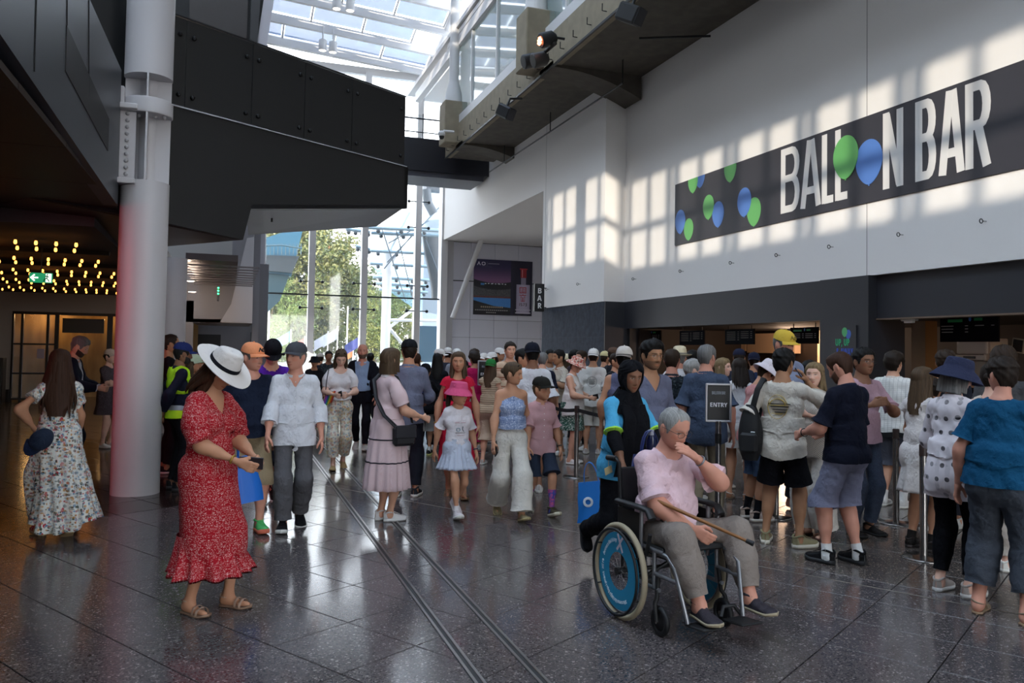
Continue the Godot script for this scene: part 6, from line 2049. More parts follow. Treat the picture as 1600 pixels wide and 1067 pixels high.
	part(Bk, "dark_opening", MB.new().span(Vector3(-1.106, 2.054, -28.900) * Vector3(1, 1, 1), Vector3(-0.287, 2.072, -28.900) * Vector3(1, 0, 1) + Vector3(0, 0, -0.05)), M("#0b0a0c", 0.6))
	part(Bk, "screen_panel", MB.new().span(Vector3(0.647, 2.157, -28.800), Vector3(0.866, 1.686, -28.800) + Vector3(0, 0, -0.08)), M("#33343a", 0.4))
	part(Bk, "pilaster", MB.new().span(Vector3(0.588, 0, -24.3), Vector3(0.762, 9, -24.6)), M("#77757b", 0.6))
	part(Bk, "pilaster", MB.new().span(Vector3(0.920, 0, -30), Vector3(1.092, 12, -30.4)), M("#a09ea4", 0.6))
	part(Bk, "slat_ceiling", MB.new().span(Vector3(-0.881, 3.419, -17.500), Vector3(0.115, 3.472, -17.500) * Vector3(1, 1, 0) + Vector3(0, 0.08, -24)), M("#463a3a", 0.4, 0.1))
	for i in 9: part(Bk, "slat", MB.new().span(Vector3(-0.95, 3.33, -17.8 - i * 0.7), Vector3(0.55, 3.36, -17.9 - i * 0.7)), M("#6a6466", 0.4, 0.5))
	var dk := -1
	for q in [Vector3(-0.962, 3.364, -18.200), Vector3(-1.296, 3.380, -18.400), Vector3(-0.923, 3.210, -20.600), Vector3(-0.967, 3.087, -22.800)]:
		dk += 1
		var o := thing("downlight", "round white downlight in the slatted ceiling, %s" % ["widest one right of the round column", "half hidden by the round column", "middle one of the row", "last and smallest of the row"][dk], "downlight", q, 0, "downlights in the slatted ceiling")
		part(o, "rim", MB.new().lathe(PackedVector2Array([Vector2(0.09, 0.0), Vector2(0.12, 0.0), Vector2(0.12, 0.03)]), 16), white)
		part(o, "lens", MB.new().lathe(PackedVector2Array([Vector2(0.002, -0.012), Vector2(0.085, -0.008), Vector2(0.095, 0.01)]), 16), glow("#fff0e0", 5.0))
		lamp(q + Vector3(0, -0.05, 0), "#ffe4cc", 0.25, 0.15)
	var ie := thing("indicator", "slim hanging exit sign seen edge on with a green light", "sign", Vector3(-0.294, 2.909, -21.000))
	part(ie, "blade", MB.new().cbox(Vector3(0, 0.05, 0), Vector3(0.05, 0.36, 0.3), 0.01), M("#4a4a50", 0.5))
	for i in 3: part(ie, "green_light", MB.new().sphere(Vector3(0, 0.18 - i * 0.07, 0.16), Vector3(0.022, 0.022, 0.01), 8, 5), glow("#40ff90", 2.5))

func make_shell() -> void:   # the parts of the building behind and above the camera
	var w := M("#a5a2a0", 0.8)
	var S := struct("wall_south", MB.new().span(Vector3(-7.3, 5.6, 20), Vector3(12, 22, 20.4)), w)
	part(S, "pier", MB.new().span(Vector3(-14, 0, 20), Vector3(-5.0, 5.6, 20.4)), w)
	part(S, "pier", MB.new().span(Vector3(10.0, 0, 20), Vector3(12, 5.6, 20.4)), w)
	for x in [-2.0, 1.0, 4.0, 7.0]: part(S, "mullion", MB.new().span(Vector3(x, 0, 20.1), Vector3(x + 0.2, 5.6, 20.3)), white)
	part(S, "pane", MB.new().span(Vector3(-5, 0.05, 20.2), Vector3(10, 5.6, 20.21)), glassm)
	# the glass roof goes on over the camera
	var Rm := struct("ceiling_main", MB.new().span(Vector3(2.0, 21.5, 20.4), Vector3(12.2, 22, -21.2)), w)
	for k in 22: part(Rm, "beam", MB.new().span(Vector3(-7.3, 21.5, 20 - k * 1.95), Vector3(2.0, 21.9, 19.8 - k * 1.95)), white)
	for x in [-3.5, 0.4]: part(Rm, "glazing_bar", MB.new().span(Vector3(x, 21.8, 20.4), Vector3(x + 0.1, 21.95, -21.2)), white)
	part(Rm, "roof_pane", MB.new().span(Vector3(-7.0, 21.95, 20.4), Vector3(2.0, 21.97, -21.2)), glassm)
	var Wl := struct("wall_clerestory", MB.new().span(Vector3(-7.3, 3.7, 20), Vector3(-7, SUN_Y0, -28)), w)
	part(Wl, "upper", MB.new().span(Vector3(-7.3, SUN_Y1, 20), Vector3(-7, 22, -28)), w)
	part(Wl, "upper", MB.new().span(Vector3(-7.3, SUN_Y0, SUN_Z0), Vector3(-7, SUN_Y1, -28)), w)
	part(Wl, "low_wall", MB.new().span(Vector3(-14, 0, 20), Vector3(-13.7, 3.7, -28)), w)
	var z := SUN_Z0
	var i := 0
	while z < 20:   # window bars: two wide lights, then a pair of posts close together
		part(Wl, "bar", MB.new().span(Vector3(-7.2, SUN_Y0, z), Vector3(-7.05, SUN_Y1, z + [0.16, 0.16, 0.07][i % 3])), white)
		z += [0.42, 1.25, 1.1][i % 3]
		i += 1
	part(Wl, "transom", MB.new().span(Vector3(-7.2, SUN_Y0 + 1.15, SUN_Z0), Vector3(-7.05, SUN_Y0 + 1.32, 20)), white)
	part(Wl, "pane", MB.new().span(Vector3(-7.13, SUN_Y0, SUN_Z0), Vector3(-7.12, SUN_Y1, 20)), glassm)
	part(Wl, "return", MB.new().span(Vector3(-7, 3.7, -28), Vector3(-0.3, 22, -28.3)), w)
	part(Wl, "return", MB.new().span(Vector3(-0.3, 3.5, -28), Vector3(0.0, 19, -43)), w)

func cam_px(p: Vector3) -> Vector2:
	var q := CAM.affine_inverse() * p
	return Vector2(800 + 1270.0 * q.x / -q.z, 499.67 - 1270.0 * q.y / -q.z)

func make_outside() -> void:
	var pv := struct("ground", MB.new().span(Vector3(-60, -0.3, -44), Vector3(60, -0.02, -200)), M("#8a857c", 0.8))
	# gum tree: trunk, limbs and leaf clusters
	var r := RandomNumberGenerator.new()
	r.seed = 21
	var leaf := MB.new()
	leaf.quad(Vector3(-0.05, 0, 0), Vector3(0, -0.02, 0.045), Vector3(0.05, 0.0, 0), Vector3(0, 0.02, -0.045))
	for a in 9:
		var b := Basis.from_euler(Vector3(r.randf() * 3, r.randf() * 6, r.randf() * 3)).scaled(Vector3(2.6, 1.6, 1.8))
		var m := MB.new()
		m.quad(Vector3(-0.09, 0, 0), Vector3(0, 0, 0.04), Vector3(0.09, 0.02, 0), Vector3(0, 0, -0.04))
		leaf.add(m, Transform3D(b, Vector3(r.randf_range(-0.3, 0.3), r.randf_range(-0.3, 0.3), r.randf_range(-0.3, 0.3))))
	var lmesh := leaf.mesh()
	var tree := func(label: String, at: Vector3, h: float, spread: float, lo: float, n: int, c1: Color, c2: Color, trunk: String, group := "") -> void:
		var t := thing("tree", label, "tree", at, 0, group)
		var m := MB.new()
		m.tube(PackedVector3Array([Vector3.ZERO, Vector3(0.1, h * 0.35, 0), Vector3(-0.1, h * 0.65, 0.1), Vector3(0.2, h * 0.9, 0)]), [h * 0.02, h * 0.015, h * 0.01, h * 0.003], 10)
		var tips := []
		for i in int(clampf(n / 90.0, 12, 46)):
			var y := lerpf(lo, 0.97, r.randf()) * h
			var f := (y / h - lo) / (1.0 - lo)
			var w := spread * (sin(clampf(f, 0, 1) * PI * 0.85 + 0.35)) * r.randf_range(0.35, 1.0)
			var an := r.randf() * TAU
			var e := Vector3(cos(an) * w, y, sin(an) * w)
			m.tube(PackedVector3Array([Vector3(0, y - w * 0.5, 0), e * Vector3(0.5, 0, 0.5) + Vector3(0, y - w * 0.12, 0), e]), [h * 0.006, h * 0.004, h * 0.0015], 6)
			tips.append(e)
		part(t, "trunk", m, M(trunk, 0.8))
		for q in 2:
			var mm := MultiMesh.new()
			mm.transform_format = MultiMesh.TRANSFORM_3D
			mm.mesh = lmesh
			mm.instance_count = n / 2
			for i in n / 2:
				var c: Vector3 = tips[r.randi() % tips.size()]
				var sp := spread * 0.30
				var p := c + Vector3(r.randfn() * sp * 0.5, r.randfn() * sp * 0.45, r.randfn() * sp * 0.5)
				mm.set_instance_transform(i, Transform3D(Basis.from_euler(Vector3(r.randf() * 6, r.randf() * 6, r.randf() * 6)).scaled(Vector3.ONE * r.randf_range(0.7, 1.5) * (h / 15.0)), p))
			var o := MultiMeshInstance3D.new()
			o.name = "foliage" if q == 0 else "foliage_001"
			o.multimesh = mm
			o.material_override = M(c1 if q == 0 else c2, 0.5, 0.0, {"backlight_enabled": true, "backlight": Color(0.22, 0.24, 0.08), "cull_mode": BaseMaterial3D.CULL_DISABLED})
			o.set_meta("kind", "stuff")
			t.add_child(o)
	tree.call("tall pale barked gum tree with open olive foliage beyond the glazing", Vector3(8.431, 0.000, -97.689), 17.5, 6.0, 0.18, 6400, Color("#565e30"), Color("#7e7a46"), "#9a8a76")
	var q := [[Vector3(4.341, 0.000, -91.696), 8.0, 5.5, "bright green bushy tree behind the first pane", "#5c7034", "#788444"], [Vector3(7.523, 0.000, -108.596), 10.5, 6.5, "dull green tree left of the gum trunk", "#4c5a32", "#646e40"], [Vector3(11.627, 0.000, -101.875), 10.5, 6.5, "olive tree right of the gum trunk", "#50582a", "#6c6e40"], [Vector3(15.489, 0.000, -111.125), 12.5, 6.5, "dark green tree behind the second pane", "#40502c", "#566038"], [Vector3(16.496, 0.000, -98.065), 9.0, 6.0, "yellow green tree behind the third pane", "#626c2c", "#7e7e40"], [Vector3(21.667, 0.000, -114.274), 13.0, 7.0, "tall dull tree behind the canopy post", "#445232", "#5e6642"], [Vector3(20.923, 0.000, -98.646), 9.5, 6.5, "green tree low behind the canopy braces", "#4c6030", "#687640"], [Vector3(3.382, 0.000, -115.330), 9.5, 6.0, "tree mostly hidden by the left window jamb", "#4a5832", "#626c40"]]
	for i in q.size():
		tree.call(q[i][3], q[i][0], q[i][1], q[i][2], 0.08, 2600, Color(q[i][4]), Color(q[i][5]), "#6a5a48")
	# glass and steel canopy outside: round posts, beams, hanging glass
	var K := thing("canopy", "white steel and glass canopy standing outside the glazing", "canopy", Vector3.ZERO)
	var z := -52.0
	part(K, "post", MB.new().tube(PackedVector3Array([Vector3(9.423, 1.015, -52.000) * Vector3(1, 0, 1), Vector3(9.483, 9.272, -52.000)]), 0.30, 16), white)
	for s in [[Vector3(9.505, 2.866, -52.000), Vector3(11.701, 4.509, -53.000)], [Vector3(9.491, 3.483, -52.000), Vector3(13.128, 3.543, -52.000)], [Vector3(9.583, 3.073, -52.000), Vector3(11.604, 1.026, -53.000)], [Vector3(11.244, 1.660, -52.000), Vector3(13.144, 2.743, -52.000)], [Vector3(9.540, 6.788, -52.000), Vector3(11.761, 11.190, -52.000)], [Vector3(9.516, 7.822, -52.000), Vector3(10.212, 10.104, -49.000)]]: part(K, "strut", MB.new().tube(PackedVector3Array([s[0], s[1]]), 0.11, 10), white)
	var gl := M(Color(0.62, 0.80, 0.90, 0.3), 0.05, 0.0, {"transparency": BaseMaterial3D.TRANSPARENCY_ALPHA})
	for s in [[Vector3(7.378, 8.618, -47.000), Vector3(12.226, 8.743, -47.000)], [Vector3(7.730, 8.473, -48.000), Vector3(12.493, 8.578, -48.000)], [Vector3(8.160, 7.761, -51.000), Vector3(12.362, 7.789, -51.000)], [Vector3(8.499, 7.161, -53.000), Vector3(12.865, 7.168, -53.000)], [Vector3(9.057, 6.465, -55.000), Vector3(13.006, 6.421, -55.000)], [Vector3(9.622, 6.197, -57.000), Vector3(13.301, 6.124, -57.000)], [Vector3(10.156, 5.942, -59.000), Vector3(13.777, 5.850, -59.000)], [Vector3(6.229, 8.604, -48.000), Vector3(7.654, 8.506, -48.000)], [Vector3(7.134, 7.870, -50.000), Vector3(7.998, 7.722, -50.000)]]:
		part(K, "beam", MB.new().tube(PackedVector3Array([s[0], s[1]]), 0.10, 8), M("#7f929c", 0.4, 0.3))
		part(K, "glass_sheet", MB.new().solid([s[0] + Vector3(0, 0.1, 0), s[1] + Vector3(0, 0.1, 0), s[1] + Vector3(0, 0.35, -2.2), s[0] + Vector3(0, 0.35, -2.2)], Vector3(0, 0.03, 0)), gl)
		for f in [0.12, 0.4, 0.68, 0.92]: part(K, "clamp", MB.new().sphere(s[0].lerp(s[1], f) + Vector3(0, -0.18, 0.1), Vector3.ONE * 0.13, 8, 5), M("#30343a", 0.4, 0.4))
	part(K, "glass_shell", MB.new().solid([Vector3(8.523, 10.657, -60.000), Vector3(15.488, 11.611, -60.000), Vector3(15.642, 4.129, -60.000), Vector3(13.155, 4.586, -60.000), Vector3(10.899, 6.036, -60.000), Vector3(9.420, 8.438, -60.000)], Vector3(0, 0, -0.05)), gl)
	for s in [[Vector3(8.156, 8.707, -47.000), Vector3(11.331, 4.939, -55.000)], [Vector3(8.981, 8.761, -47.000), Vector3(11.866, 4.958, -55.000)], [Vector3(8.771, 7.926, -48.000), Vector3(11.195, 9.433, -48.000)], [Vector3(8.902, 6.881, -49.000), Vector3(12.221, 10.649, -49.000)], [Vector3(8.894, 6.580, -50.000), Vector3(10.854, 9.094, -50.000)], [Vector3(12.572, 5.946, -50.000), Vector3(11.263, 9.120, -50.000)]]: part(K, "tie_rod", MB.new().tube(PackedVector3Array([s[0], s[1]]), 0.035, 6), M("#55606a", 0.4, 0.5))
	# concave screen housing and grey tower at the right of the glazing
	var T := thing("screen_tower", "grey tower with a curved dark screen behind the right hand panes", "tower", Vector3.ZERO)
	part(T, "tower", MB.new().span(Vector3(13.651, 13.531, -60.000) * Vector3(1, 0, 1), Vector3(15.406, 15.643, -60.000) + Vector3(0, 0, -3)), M("#9aa3ab", 0.6))
	var rows := []
	for q2 in [[Vector3(12.097, 4.791, -50.000), Vector3(12.803, 4.817, -50.000)], [Vector3(12.066, 5.296, -50.000), Vector3(12.777, 5.324, -50.000)], [Vector3(11.997, 5.799, -50.000), Vector3(12.723, 5.830, -50.000)], [Vector3(11.896, 6.301, -50.000), Vector3(12.646, 6.335, -50.000)], [Vector3(11.776, 6.801, -50.000), Vector3(12.557, 6.839, -50.000)], [Vector3(11.649, 7.301, -50.000), Vector3(12.468, 7.344, -50.000)], [Vector3(11.531, 7.800, -50.000), Vector3(12.389, 7.848, -50.000)], [Vector3(11.434, 8.301, -50.000), Vector3(12.332, 8.354, -50.000)], [Vector3(11.368, 8.803, -50.000), Vector3(12.303, 8.861, -50.000)]]: rows.append(PackedVector3Array([q2[0], q2[1], q2[1] + Vector3(0, 0, -0.6), q2[0] + Vector3(0, 0, -0.6)]))
	part(T, "curved_screen", MB.new().grid(rows, true, true, true), M("#343940", 0.5))
	part(T, "blue_board", MB.new().span(Vector3(11.229, 3.113, -50.000), Vector3(12.969, 0.848, -50.000) + Vector3(0, 0, -0.4)), M("#1c475c", 0.4))
	part(T, "duct", MB.new().tube(PackedVector3Array([Vector3(10.767, 11.131, -47.000), Vector3(10.901, 10.300, -47.000), Vector3(11.264, 9.714, -47.000)]), 0.28, 12), M("#4b5056", 0.5))
	part(T, "plant_box", MB.new().span(Vector3(10.793, 11.745, -47.000), Vector3(11.980, 11.152, -47.000) + Vector3(0, 0, -1)), M("#4a4c52", 0.6))
	# glazed building at the left with a walkway
	var H := thing("building", "glazed building with a curved blue walkway behind the left panes", "building", Vector3.ZERO)
	part(H, "upper_glass", MB.new().solid([Vector3(1.713, 8.913, -58.000), Vector3(4.662, 10.121, -58.000), Vector3(3.893, 6.511, -58.000), Vector3(1.772, 6.721, -58.000)], Vector3(0, 0, -1)), M("#2c5468", 0.3))
	part(H, "walkway", MB.new().solid([Vector3(1.725, 7.851, -57.500), Vector3(4.376, 7.907, -57.500), Vector3(3.895, 6.735, -57.500), Vector3(1.753, 6.808, -57.500)], Vector3(0, 0, -1)), M("#22292f", 0.5))
	part(H, "lower_glass", MB.new().solid([Vector3(1.772, 6.721, -58.000), Vector3(3.763, 6.594, -58.000), Vector3(3.171, 4.800, -58.000), Vector3(1.861, 3.442, -58.000)], Vector3(0, 0, -1)), M("#1c323a", 0.3))
	part(H, "support_wall", MB.new().span(Vector3(1.540, 4.752, -58.200) * Vector3(1, 0, 1), Vector3(1.922, 6.085, -58.200) + Vector3(0, 0, -1)), M("#20262b", 0.6))
	part(H, "rail", MB.new().tube(PackedVector3Array([Vector3(1.899, 8.413, -57.000), Vector3(3.142, 8.529, -57.000), Vector3(4.494, 8.388, -57.000)]), 0.06, 6), M("#2c4650", 0.4))
	for x in [Vector3(1.916, 7.809, -57.000), Vector3(2.163, 7.822, -57.000), Vector3(2.411, 7.836, -57.000), Vector3(2.659, 7.849, -57.000), Vector3(2.909, 7.863, -57.000), Vector3(3.159, 7.877, -57.000), Vector3(3.410, 7.890, -57.000), Vector3(3.661, 7.904, -57.000), Vector3(3.914, 7.918, -57.000), Vector3(4.167, 7.932, -57.000), Vector3(4.421, 7.945, -57.000)]: part(H, "baluster", MB.new().tube(PackedVector3Array([x, x + Vector3(0, 0.75, 0)]), 0.035, 5), M("#2c4650", 0.4))
	# flags on poles
	for f in [[Vector3(4.396, 0.000, -64.139), 3.0, "pale blue flag on a white pole behind the first panes", "#7a9cae"], [Vector3(5.759, 0.000, -67.902), 2.5, "red flag hanging left of the gum trunk", "#c0584c"], [Vector3(7.511, 0.000, -60.939), 3.2, "white and navy flag right of the gum trunk", "#9498a4"], [Vector3(7.184, 0.000, -64.230), 2.9, "small white flag on a pole beside the gum trunk", "#a0a0a8"], [Vector3(9.283, 0.000, -62.442), 2.6, "navy flag on a white pole behind the bald man", "#3a3f7c"], [Vector3(9.202, 0.000, -64.588), 1.9, "orange flag low behind the bald man", "#b06a38"]]:
		var o := thing("flag", f[2], "flag", f[0], 0)
		part(o, "pole", MB.new().tube(PackedVector3Array([Vector3.ZERO, Vector3(0, f[1], 0)]), 0.045, 8), white)
		var rw := []
		for j in 2:
			var row := PackedVector3Array()
			for i in 9: row.append(Vector3(-i * 0.13, f[1] - 0.1 - (0.8 if j == 0 else 0.0) - i * 0.085, 0.12 * sin(i * 0.9)))
			row.reverse()
			rw.append(row)
		part(o, "cloth", MB.new().grid(rw, false), M(f[3], 0.7, 0.0, {"cull_mode": BaseMaterial3D.CULL_DISABLED}))
	# light poles and a far white tent
	single("lamp_post", "thin white lamp post outside behind the second pane", "lamp post", MB.new().tube(PackedVector3Array([Vector3(9.544, 0.000, -70.824), Vector3(9.544, 0.000, -70.824) + Vector3(0, 5.2, 0)]), 0.06, 8), white)
	single("lamp_post", "thin grey lamp post outside behind the first pane", "lamp post", MB.new().tube(PackedVector3Array([Vector3(3.365, 0.000, -78.266), Vector3(3.365, 0.000, -78.266) + Vector3(0, 6.0, 0)]), 0.08, 8), white)

func hijab(root: Node3D, key: String, hexc: String) -> void:
	var q: Dictionary = spots[key]
	var HS: Transform3D = q.head
	var T: Transform3D = q.T
	var s: float = q.s
	var m := MB.new()
	var rows := []
	for j in 26:
		var y := lerpf(-0.125, 0.1195, j / 25.0)
		var row := PackedVector3Array()
		for i in 49:
			var open := 0.92 * (1.0 - smoothstep(0.035, 0.078, y)) - 0.72 * smoothstep(-0.07, -0.118, y)
			var az := lerpf(open, TAU - open, i / 48.0)
			var p := head_point(clampf(y, -0.105, 0.1195), az, true)
			p.y = y
			var edge := smoothstep(0.0, 0.06, minf(i, 48 - i) / 48.0)
			p += Vector3(p.x, (p.y - 0.02) * 0.8, p.z).normalized() * (0.006 + 0.013 * edge + 0.002 * sin(i * 1.3 + y * 80))
			row.append(HS * p)
		row.reverse()
		rows.append(row)
	m.grid(rows, false)
	# gathered round the neck
	var ring := []
	for j in 9:
		var f := j / 8.0
		var row := PackedVector3Array()
		for i in 40:
			var an := -TAU * i / 40.0
			var r := lerpf(0.15, 0.082, smoothstep(0, 1, f)) * (1.0 + 0.05 * sin(an * 7 + f * 3))
			var lo := T * Vector3(cos(an) * r * 1.05, 1.375 + 0.04 * sin(an), 0.0 + sin(an) * r * 0.95)
			var hi := HS.affine_inverse().affine_inverse() * Vector3(cos(an) * r * 0.95, -0.10, 0.01 + sin(an) * r) / s
			row.append(lo.lerp(hi, smoothstep(0, 1, f)) * s)
		ring.append(row)
	m.grid(ring, true)
	# two long tails hanging over the chest
	for sd in [-1.0, 1.0]:
		var tr := []
		for j in 15:
			var f := j / 14.0
			var y := lerpf(0.86, 1.42, f)
			var row := PackedVector3Array()
			for i in 20:
				var an := -TAU * i / 20.0
				var w := lerpf(0.085, 0.055, f) * (1.0 + 0.13 * sin(an * 5 + sd + y * 3))
				row.append((T * Vector3(sd * lerpf(0.075, 0.055, f) + cos(an) * w, y, -0.145 - 0.02 * sin(f * PI) + 0.06 * smoothstep(0.8, 1.0, f) + sin(an) * 0.022)) * s)
			tr.append(row)
		m.grid(tr, true, true, true)
	part(root, "headscarf", m, cloth(hexc, 0.9))

func folk(l: String, ph: Dictionary, to: float, f: bool, skin: String, hair: Array, top: Dictionary, bot: Dictionary, more := {}) -> Node3D:
	var d := {"l": l, "to": to, "f": f, "skin": skin, "hair": hair, "top": top, "bot": bot, "shoe": ["sneaker", "#c9c6c2"]}
	d.merge(ph, true); d.merge(more, true)
	return person(d)

func tote(label: String, at: Vector3, turn: float, w: float, h: float, dep: float, hexc: String, mark := true, tilt := 0.0) -> void:
	var o := thing("tote_bag", label, "bag", at, turn)
	o.rotation.z = tilt
	var m := MB.new()
	var rows := []
	for j in 7:
		var f := j / 6.0
		var ww := lerpf(w, w * 0.72, f)
		var dd := lerpf(dep, 0.012, f)
		var row := PackedVector3Array()
		for p in [[1, -1], [0.3, -1.06], [-0.3, -1.06], [-1, -1], [-1, 1], [-0.3, 1.06], [0.3, 1.06], [1, 1]]:
			row.append(Vector3(p[0] * ww / 2 + 0.006 * sin(f * 9 + p[1]), -h + f * h, -p[1] * dd / 2))
		row.reverse()
		rows.append(row)
	for r in rows: r.reverse()
	m.grid(rows, true, true, true)
	part(o, "body", m, M(hexc, 0.5))
	for s in [-1.0, 1.0]:
		var hp := PackedVector3Array()
		for i in 9:
			var a := PI * i / 8.0
			hp.append(Vector3(cos(a) * w * 0.2, sin(a) * 0.17 - 0.01, s * 0.012))
		part(o, "handle", MB.new().tube(hp, 0.009, 6, true, 0.4, Vector3.BACK), M(hexc, 0.5))
	if mark:
		var k := MB.new()
		k.lathe(PackedVector2Array([Vector2(0.022, 0), Vector2(0.042, 0), Vector2(0.042, 0.004), Vector2(0.022, 0.004)]), 20, Transform3D(Basis(Vector3.RIGHT, PI / 2), Vector3(-w * 0.15, -h * 0.5, dep * 0.29 + 0.004)), false)
		part(o, "ring_mark", k, M("#e8eef4", 0.6))

func make_people() -> void:
	var navy := "#1a2133"
	# ---- left side
	person({"k": "floral", "l": "woman seen from behind with long dark wavy hair and a long white floral dress", "p": Vector3(-1.416, 0.000, -8.175), "h": 1.66, "f": true, "to": -165, "skin": "tan", "hair": ["wave", "auburn"], "al": "hip", "ar": "swingf", "legs": "stepl", "head": [18, 8], "shoe": ["wedge", "#a8303c", "#b59a72"], "top": {"c": ["floral", 2.6], "sl": 0.5, "hem": 1.02, "neck": 0.02, "loose": 0.0, "cuff": 0.02, "n": "dress_top"}, "skirt": [{"y0": 1.08, "y1": 0.14, "r0": [0.145, 0.125], "r1": [0.30, 0.27], "c": ["floral", 2.6], "amp": 0.035, "n": 10, "prof": [1.0, 1.22, 1.12, 1.0, 1.0], "pow": 1.3, "shift": Vector3(0.06, 0, 0.10), "wave": 0.045}]})
	person({"k": "suit", "l": "grey haired bearded man in a navy suit looking at his phone", "p": Vector3(-1.916, 0.000, -11.885), "h": 1.80, "to": 78, "skin": "fair", "hair": ["short", "grey"], "beard": "dark", "al": "phone", "ar": "phone", "head": [0, 28], "shoe": ["dress", "#1a1413", "#1a1413"], "top": {"c": "#cfcfd8", "sl": 1.95, "hem": 0.95, "collar": "#d4d4dc"}, "jacket": {"c": "#1c2233", "hem": 0.78}, "bot": {"c": "#1c2233", "len": 1.95, "flare": 0.02}})
	person({"k": "lilac", "l": "woman in a short grey lilac dress with folded arms half hidden by the column", "p": Vector3(-1.868, 0.000, -14.868), "h": 1.60, "f": true, "to": 50, "skin": "pale", "hair": ["bun", "dark"], "hat": ["cap", "#c9b6a6"], "al": "fold", "ar": "fold", "shoe": ["sneaker", "#d8d2cf"], "top": {"c": ["greymarl", 3, "#b8a8b8"], "sl": 0.8, "hem": 1.0, "n": "dress_top"}, "skirt": [{"y0": 1.05, "y1": 0.60, "r0": [0.15, 0.13], "r1": [0.25, 0.22], "c": ["greymarl", 3, "#b8a8b8"], "amp": 0.02, "n": 9}]})
	person({"k": "hivis", "l": "man in a yellow high visibility vest and navy cap with hands behind his back", "p": Vector3(-0.550, 0.000, -10.424), "h": 1.72, "to": 104, "skin": "brown", "hair": ["crop", "black"], "beard": "black", "hat": ["cap", "#232c5c"], "head": [-4, 6], "al": "back", "ar": "back", "shoe": ["runner", "#1c1c1e", "#2a2a2c"], "top": {"c": "#191c2c", "sl": 1.9, "hem": 0.9, "collar": "#1f2540"}, "jacket": {"c": "#b9e82c", "hem": 0.88, "sl": 0.0, "vest": true, "open": 0.01, "lapel": 0.2, "n": "safety_vest"}, "band": ["#8d9096", [0.98, 1.13]], "bot": {"c": "#17181c", "len": 1.95, "flare": 0.02}})
	folk("man with short dark hair in a black top behind the high visibility vest", {"p": Vector3(-0.767, 0.000, -11.811), "h": 1.84}, 100, false, "olive", ["crop", "dark"], {"c": "#18181b", "sl": 0.8}, {"c": "#1c1d22", "flare": 0.02}, {"shoe": ["sneaker", "#1d1d22", "#d8d6d2"]})
	folk("person in a pale cap and peach top drinking from a cup behind the vest", {"p": Vector3(-0.430, 0.000, -10.953), "h": 1.58}, 60, true, "tan", ["down", "light"], {"c": "#c49a86", "sl": 0.3, "tank": true}, {"c": "#4a4a52"}, {"hat": ["cap", "#aeb79c"], "ar": "face"})
	folk("woman with dark pinned up hair and a cream top left of the black cap", {"p": Vector3(-0.354, 0.000, -13.892), "h": 1.67}, 80, true, "tan", ["bun", "dark"], {"c": "#d9d2c6", "sl": 0.6}, {"c": "#34343a"})
	folk("woman in a black cap with long dark hair behind the white fedora", {"p": Vector3(-0.088, 0.000, -12.952), "h": 1.68}, -60, true, "tan", ["long", "dark"], {"c": "#1b1b20", "sl": 0.7}, {"c": "#2a2a30"}, {"hat": ["cap", "#131317"]})
	folk("man in a small straw hat and sunglasses beside the orange cap", {"p": Vector3(0.076, 0.000, -14.801), "h": 1.55}, 0, false, "tan", ["short", "dark"], {"c": "#8fa0b8", "sl": 0.7}, {"c": "#44464e"}, {"hat": ["straw", "#cdb98c", "#1c1c1c"], "glasses": ["sun"]})
	folk("woman with dark hair in shade near the dark far opening at left", {"p": Vector3(-0.659, 0.000, -18.764), "h": 1.59}, 30, true, "tan", ["long", "black"], {"c": "#5a2f3a", "sl": 0.5}, {"c": "#26262c"})
	folk("person in a white shirt far back beside the orange cap", {"p": Vector3(0.404, 0.000, -19.454), "h": 1.46}, 160, false, "tan", ["short", "black"], {"c": "#c9ccd2", "sl": 0.8}, {"c": "#2a2c34"})
	# ---- the woman in red and the three men
	person({"k": "red", "l": "woman in a red spotted midi dress and white fedora looking at her phone", "p": Vector3(-0.104, 0.000, -5.696), "h": 1.70, "f": true, "to": 48, "skin": "tan", "hair": ["down", "auburn"], "hat": ["fedora", "#d6cfca", "#14151c"], "al": "phonelow", "ar": "phonelow", "head": [0, 38], "legs": "easy", "shoe": ["sandal", "#b89a86", "#8e6f5a"], "watch": ["r", "#b08a3c", "bracelet"], "top": {"c": ["specks", 6.0], "sl": 0.98, "puff": 0.045, "hem": 1.02, "v": 0.13, "neck": 0.015, "loose": 0.0, "cuff": 0.02, "n": "dress_top", "fold": 0.008}, "skirt": [{"y0": 1.07, "y1": 0.40, "r0": [0.148, 0.125], "r1": [0.215, 0.21], "c": ["specks", 6.0], "amp": 0.006, "n": 7, "prof": [1.02, 1.26, 1.22, 1.10, 1.0], "nm": "skirt"}, {"y0": 0.52, "y1": 0.26, "r0": [0.21, 0.20], "r1": [0.285, 0.275], "c": ["specks", 6.0], "amp": 0.032, "n": 12, "nm": "flounce"}]})
	phone("red", "r", "phone in the hands of the woman in the red spotted dress", "#2a2226")
	tote("bright blue carrier bag hanging between the woman in red and the orange cap", Vector3(0.130, 0.856, -6.714), 0.4, 0.24, 0.36, 0.10, "#1467c4", false, 0.10)
	person({"k": "orange", "l": "man in an orange cap, navy T-shirt and khaki shorts smiling to the side", "p": Vector3(0.203, 0.000, -8.040), "h": 1.74, "to": 10, "skin": "ruddy", "hair": ["crop", "grey"], "hat": ["cap", "#f09a6c", "", "#2c2422"], "head": [-38, 6], "legs": "stepl", "al": "swingb", "ar": "down", "fat": 0.22, "watch": ["l", "#26262a"], "shoe": ["runner", "#58b86a", "#e2765a"], "top": {"c": navy, "sl": 0.85, "hem": 0.9, "neck": 0.012, "cuff": 0.02}, "bot": {"n": "shorts", "c": "#8b7a60", "len": 1.02, "flare": 0.035, "off": 0.016}})
